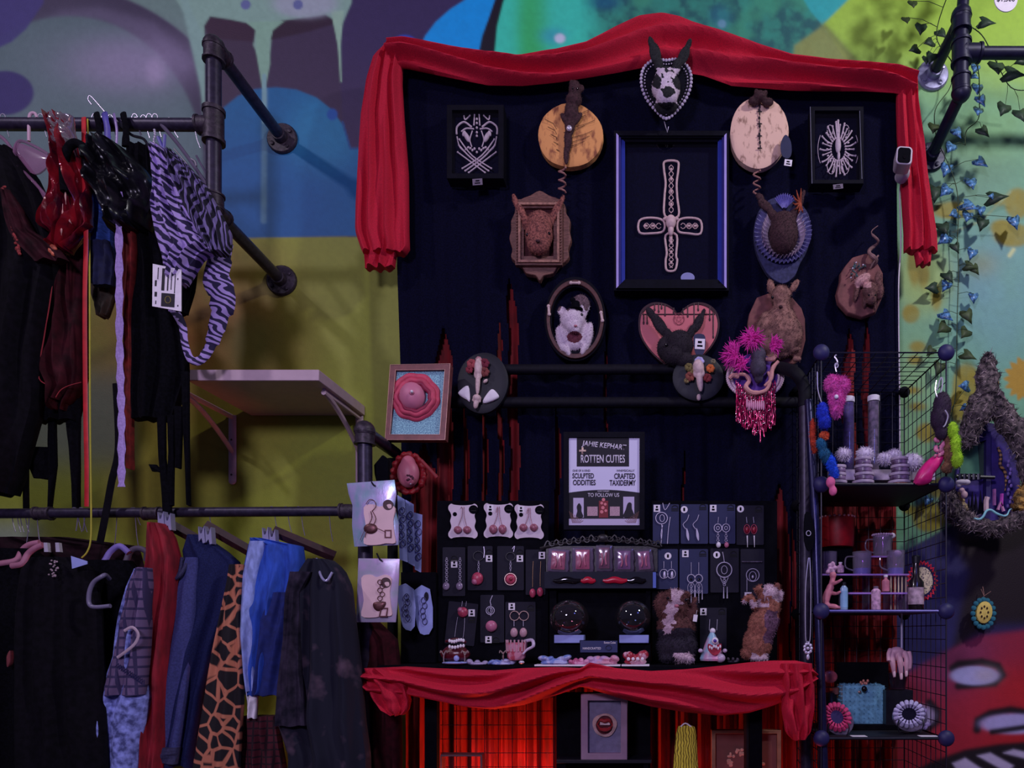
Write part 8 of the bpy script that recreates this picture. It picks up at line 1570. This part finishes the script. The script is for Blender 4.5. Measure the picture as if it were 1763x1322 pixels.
for q, m, nm in (([(1698, 880, -.12), (1698, 862, -.12), (1700, 856, -.12)], M('cream_candle', (225, 190, 195), .5, 0, .05, 20, 0), 'candle'), ([(1724, 872, -.12), (1725, 850, -.12)], M('orchid_crystal', (200, 80, 190), .3, 0, .2, 40, 0), 'orchid_crystal'), ([(1718, 878, -.12), (1722, 864, -.12), (1728, 880, -.12)], M('pink_crystal', (215, 150, 190), .3, 0, .2, 40, 0), 'pink_crystal'), ([(1712, 870, -.12), (1712, 842, -.12)], M('mauve_crystal', (150, 90, 150), .3, 0, .2, 40, 0), 'mauve_crystal')): b = B(); ptube(b, q, .0085 if nm == 'candle' else .006, 6); obj(nm, b, m, t)
b = B(); ptube(b, [(1662, 886, -.15), (1672, 890, -.16), (1684, 894, -.165), (1692, 890, -.165), (1698, 880, -.165), (1706, 878, -.165), (1716, 884, -.165), (1728, 888, -.16), (1734, 886, -.16), (1738, 878, -.15), (1742, 876, -.15)], [.0024, .0034, .004, .004, .004, .004, .0038, .0034, .003, .0024, .002], 10, 6); obj('pale_blue_snake', b, M('pale_aqua', (150, 215, 225), .35, 0, .1, 40, 0), t)
b = B(); ptube(b, [(1718, 770, -.07), (1723, 784, -.072), (1722, 800, -.072), (1730, 812, -.072), (1732, 828, -.072), (1730, 846, -.07)], [.0045, .005, .005, .005, .004, .002], 10, 6); obj('striped_snake', b, pattern('striped_snake', (66, 40, 46), (190, 140, 80), 'wave', 22, .5, dist=1, lo=.4, hi=.6, rot=(0, 1.57, 0)), t)
b = B()
for k in range(14): pell(b, 1738+3*sin(k*1.8), 780+k*7, -.085, 2.5, 3.5, 2, 0, 8, 6)
b2_ = remesh(b, .003, 1) if False else b; obj('pearl_border', b, M('lilac_pearl', (150, 125, 205), .4, 0, .2, 30, 0), t)['kind'] = 'stuff'
b = blobs([(1656, 830, .0, 11, 5, 6), (1664, 830, 0, 7, 5, 5), (1651, 836, 0, 4, 3, 3)], -.17, .0026, 2); obj('white_shell', b, M('white_shell', (225, 210, 225), .5, 0, .1, 40, .1), t)
b = blobs([(1660, 852, 0, 6, 7, 5, 20), (1656, 844, 0, 5, 5, 4)], -.165, .0026, 2); obj('pale_mushroom', b, M('pale_mushroom', (225, 180, 190), .5, 0, .1, 40, .1), t)
b = B()
for x, y, s, d in ((1668, 664, 24, 80), (1662, 702, 14, 40)): leaf(b, x, y, s, d, -.17)
b.free()
# teal and yellow crochet ornament
t = thing('crochet_ornament', 'yellow crochet disc with teal scalloped edge hung on the dark wall below the moss frame', 'crochet ornament', P(1694, 1082, -.04))
b = B(); dome(b, oval(1695, 1054, 13.5, 19, 30, 8), -.045, .005, -.035, 3); obj('yellow_disc', b, M('yellow_crochet', (245, 215, 110), .8, 0, .12, 90, .3), t)
for k in range(8): a = 2*pi*k/8; b = B(); pell(b, 1695+6.5*cos(a), 1054+10*sin(a), -.0505, 1.5, 2.2, 1); obj('dark_hole', b, M('dark_yarn', (60, 36, 26), .9, 0, .1, 20, 0), t)
for k in range(16): a = 2*pi*k/16; b = B(); pell(b, 1693+18*cos(a), 1056+24*sin(a), -.04, 4.5, 4.5, 3.5); obj('teal_scallop', b, M('teal_yarn', (50, 130, 150), .85, 0, .3, 90, .3), t)
b = B(); ptube(b, [(1693, 1034, -.04), (1694, 1022, -.03), (1692, 1010, -.02)], .0014, 6); ptube(b, [(1694, 1026, -.035), (1706, 1018, -.03)], .0011, 6); ptube(b, [(1694, 1026, -.035), (1689, 1014, -.03)], .0011, 6); obj('thread_bow', b, M('brown_thread', (150, 110, 100), .8, 0, .1, 20, 0), t)
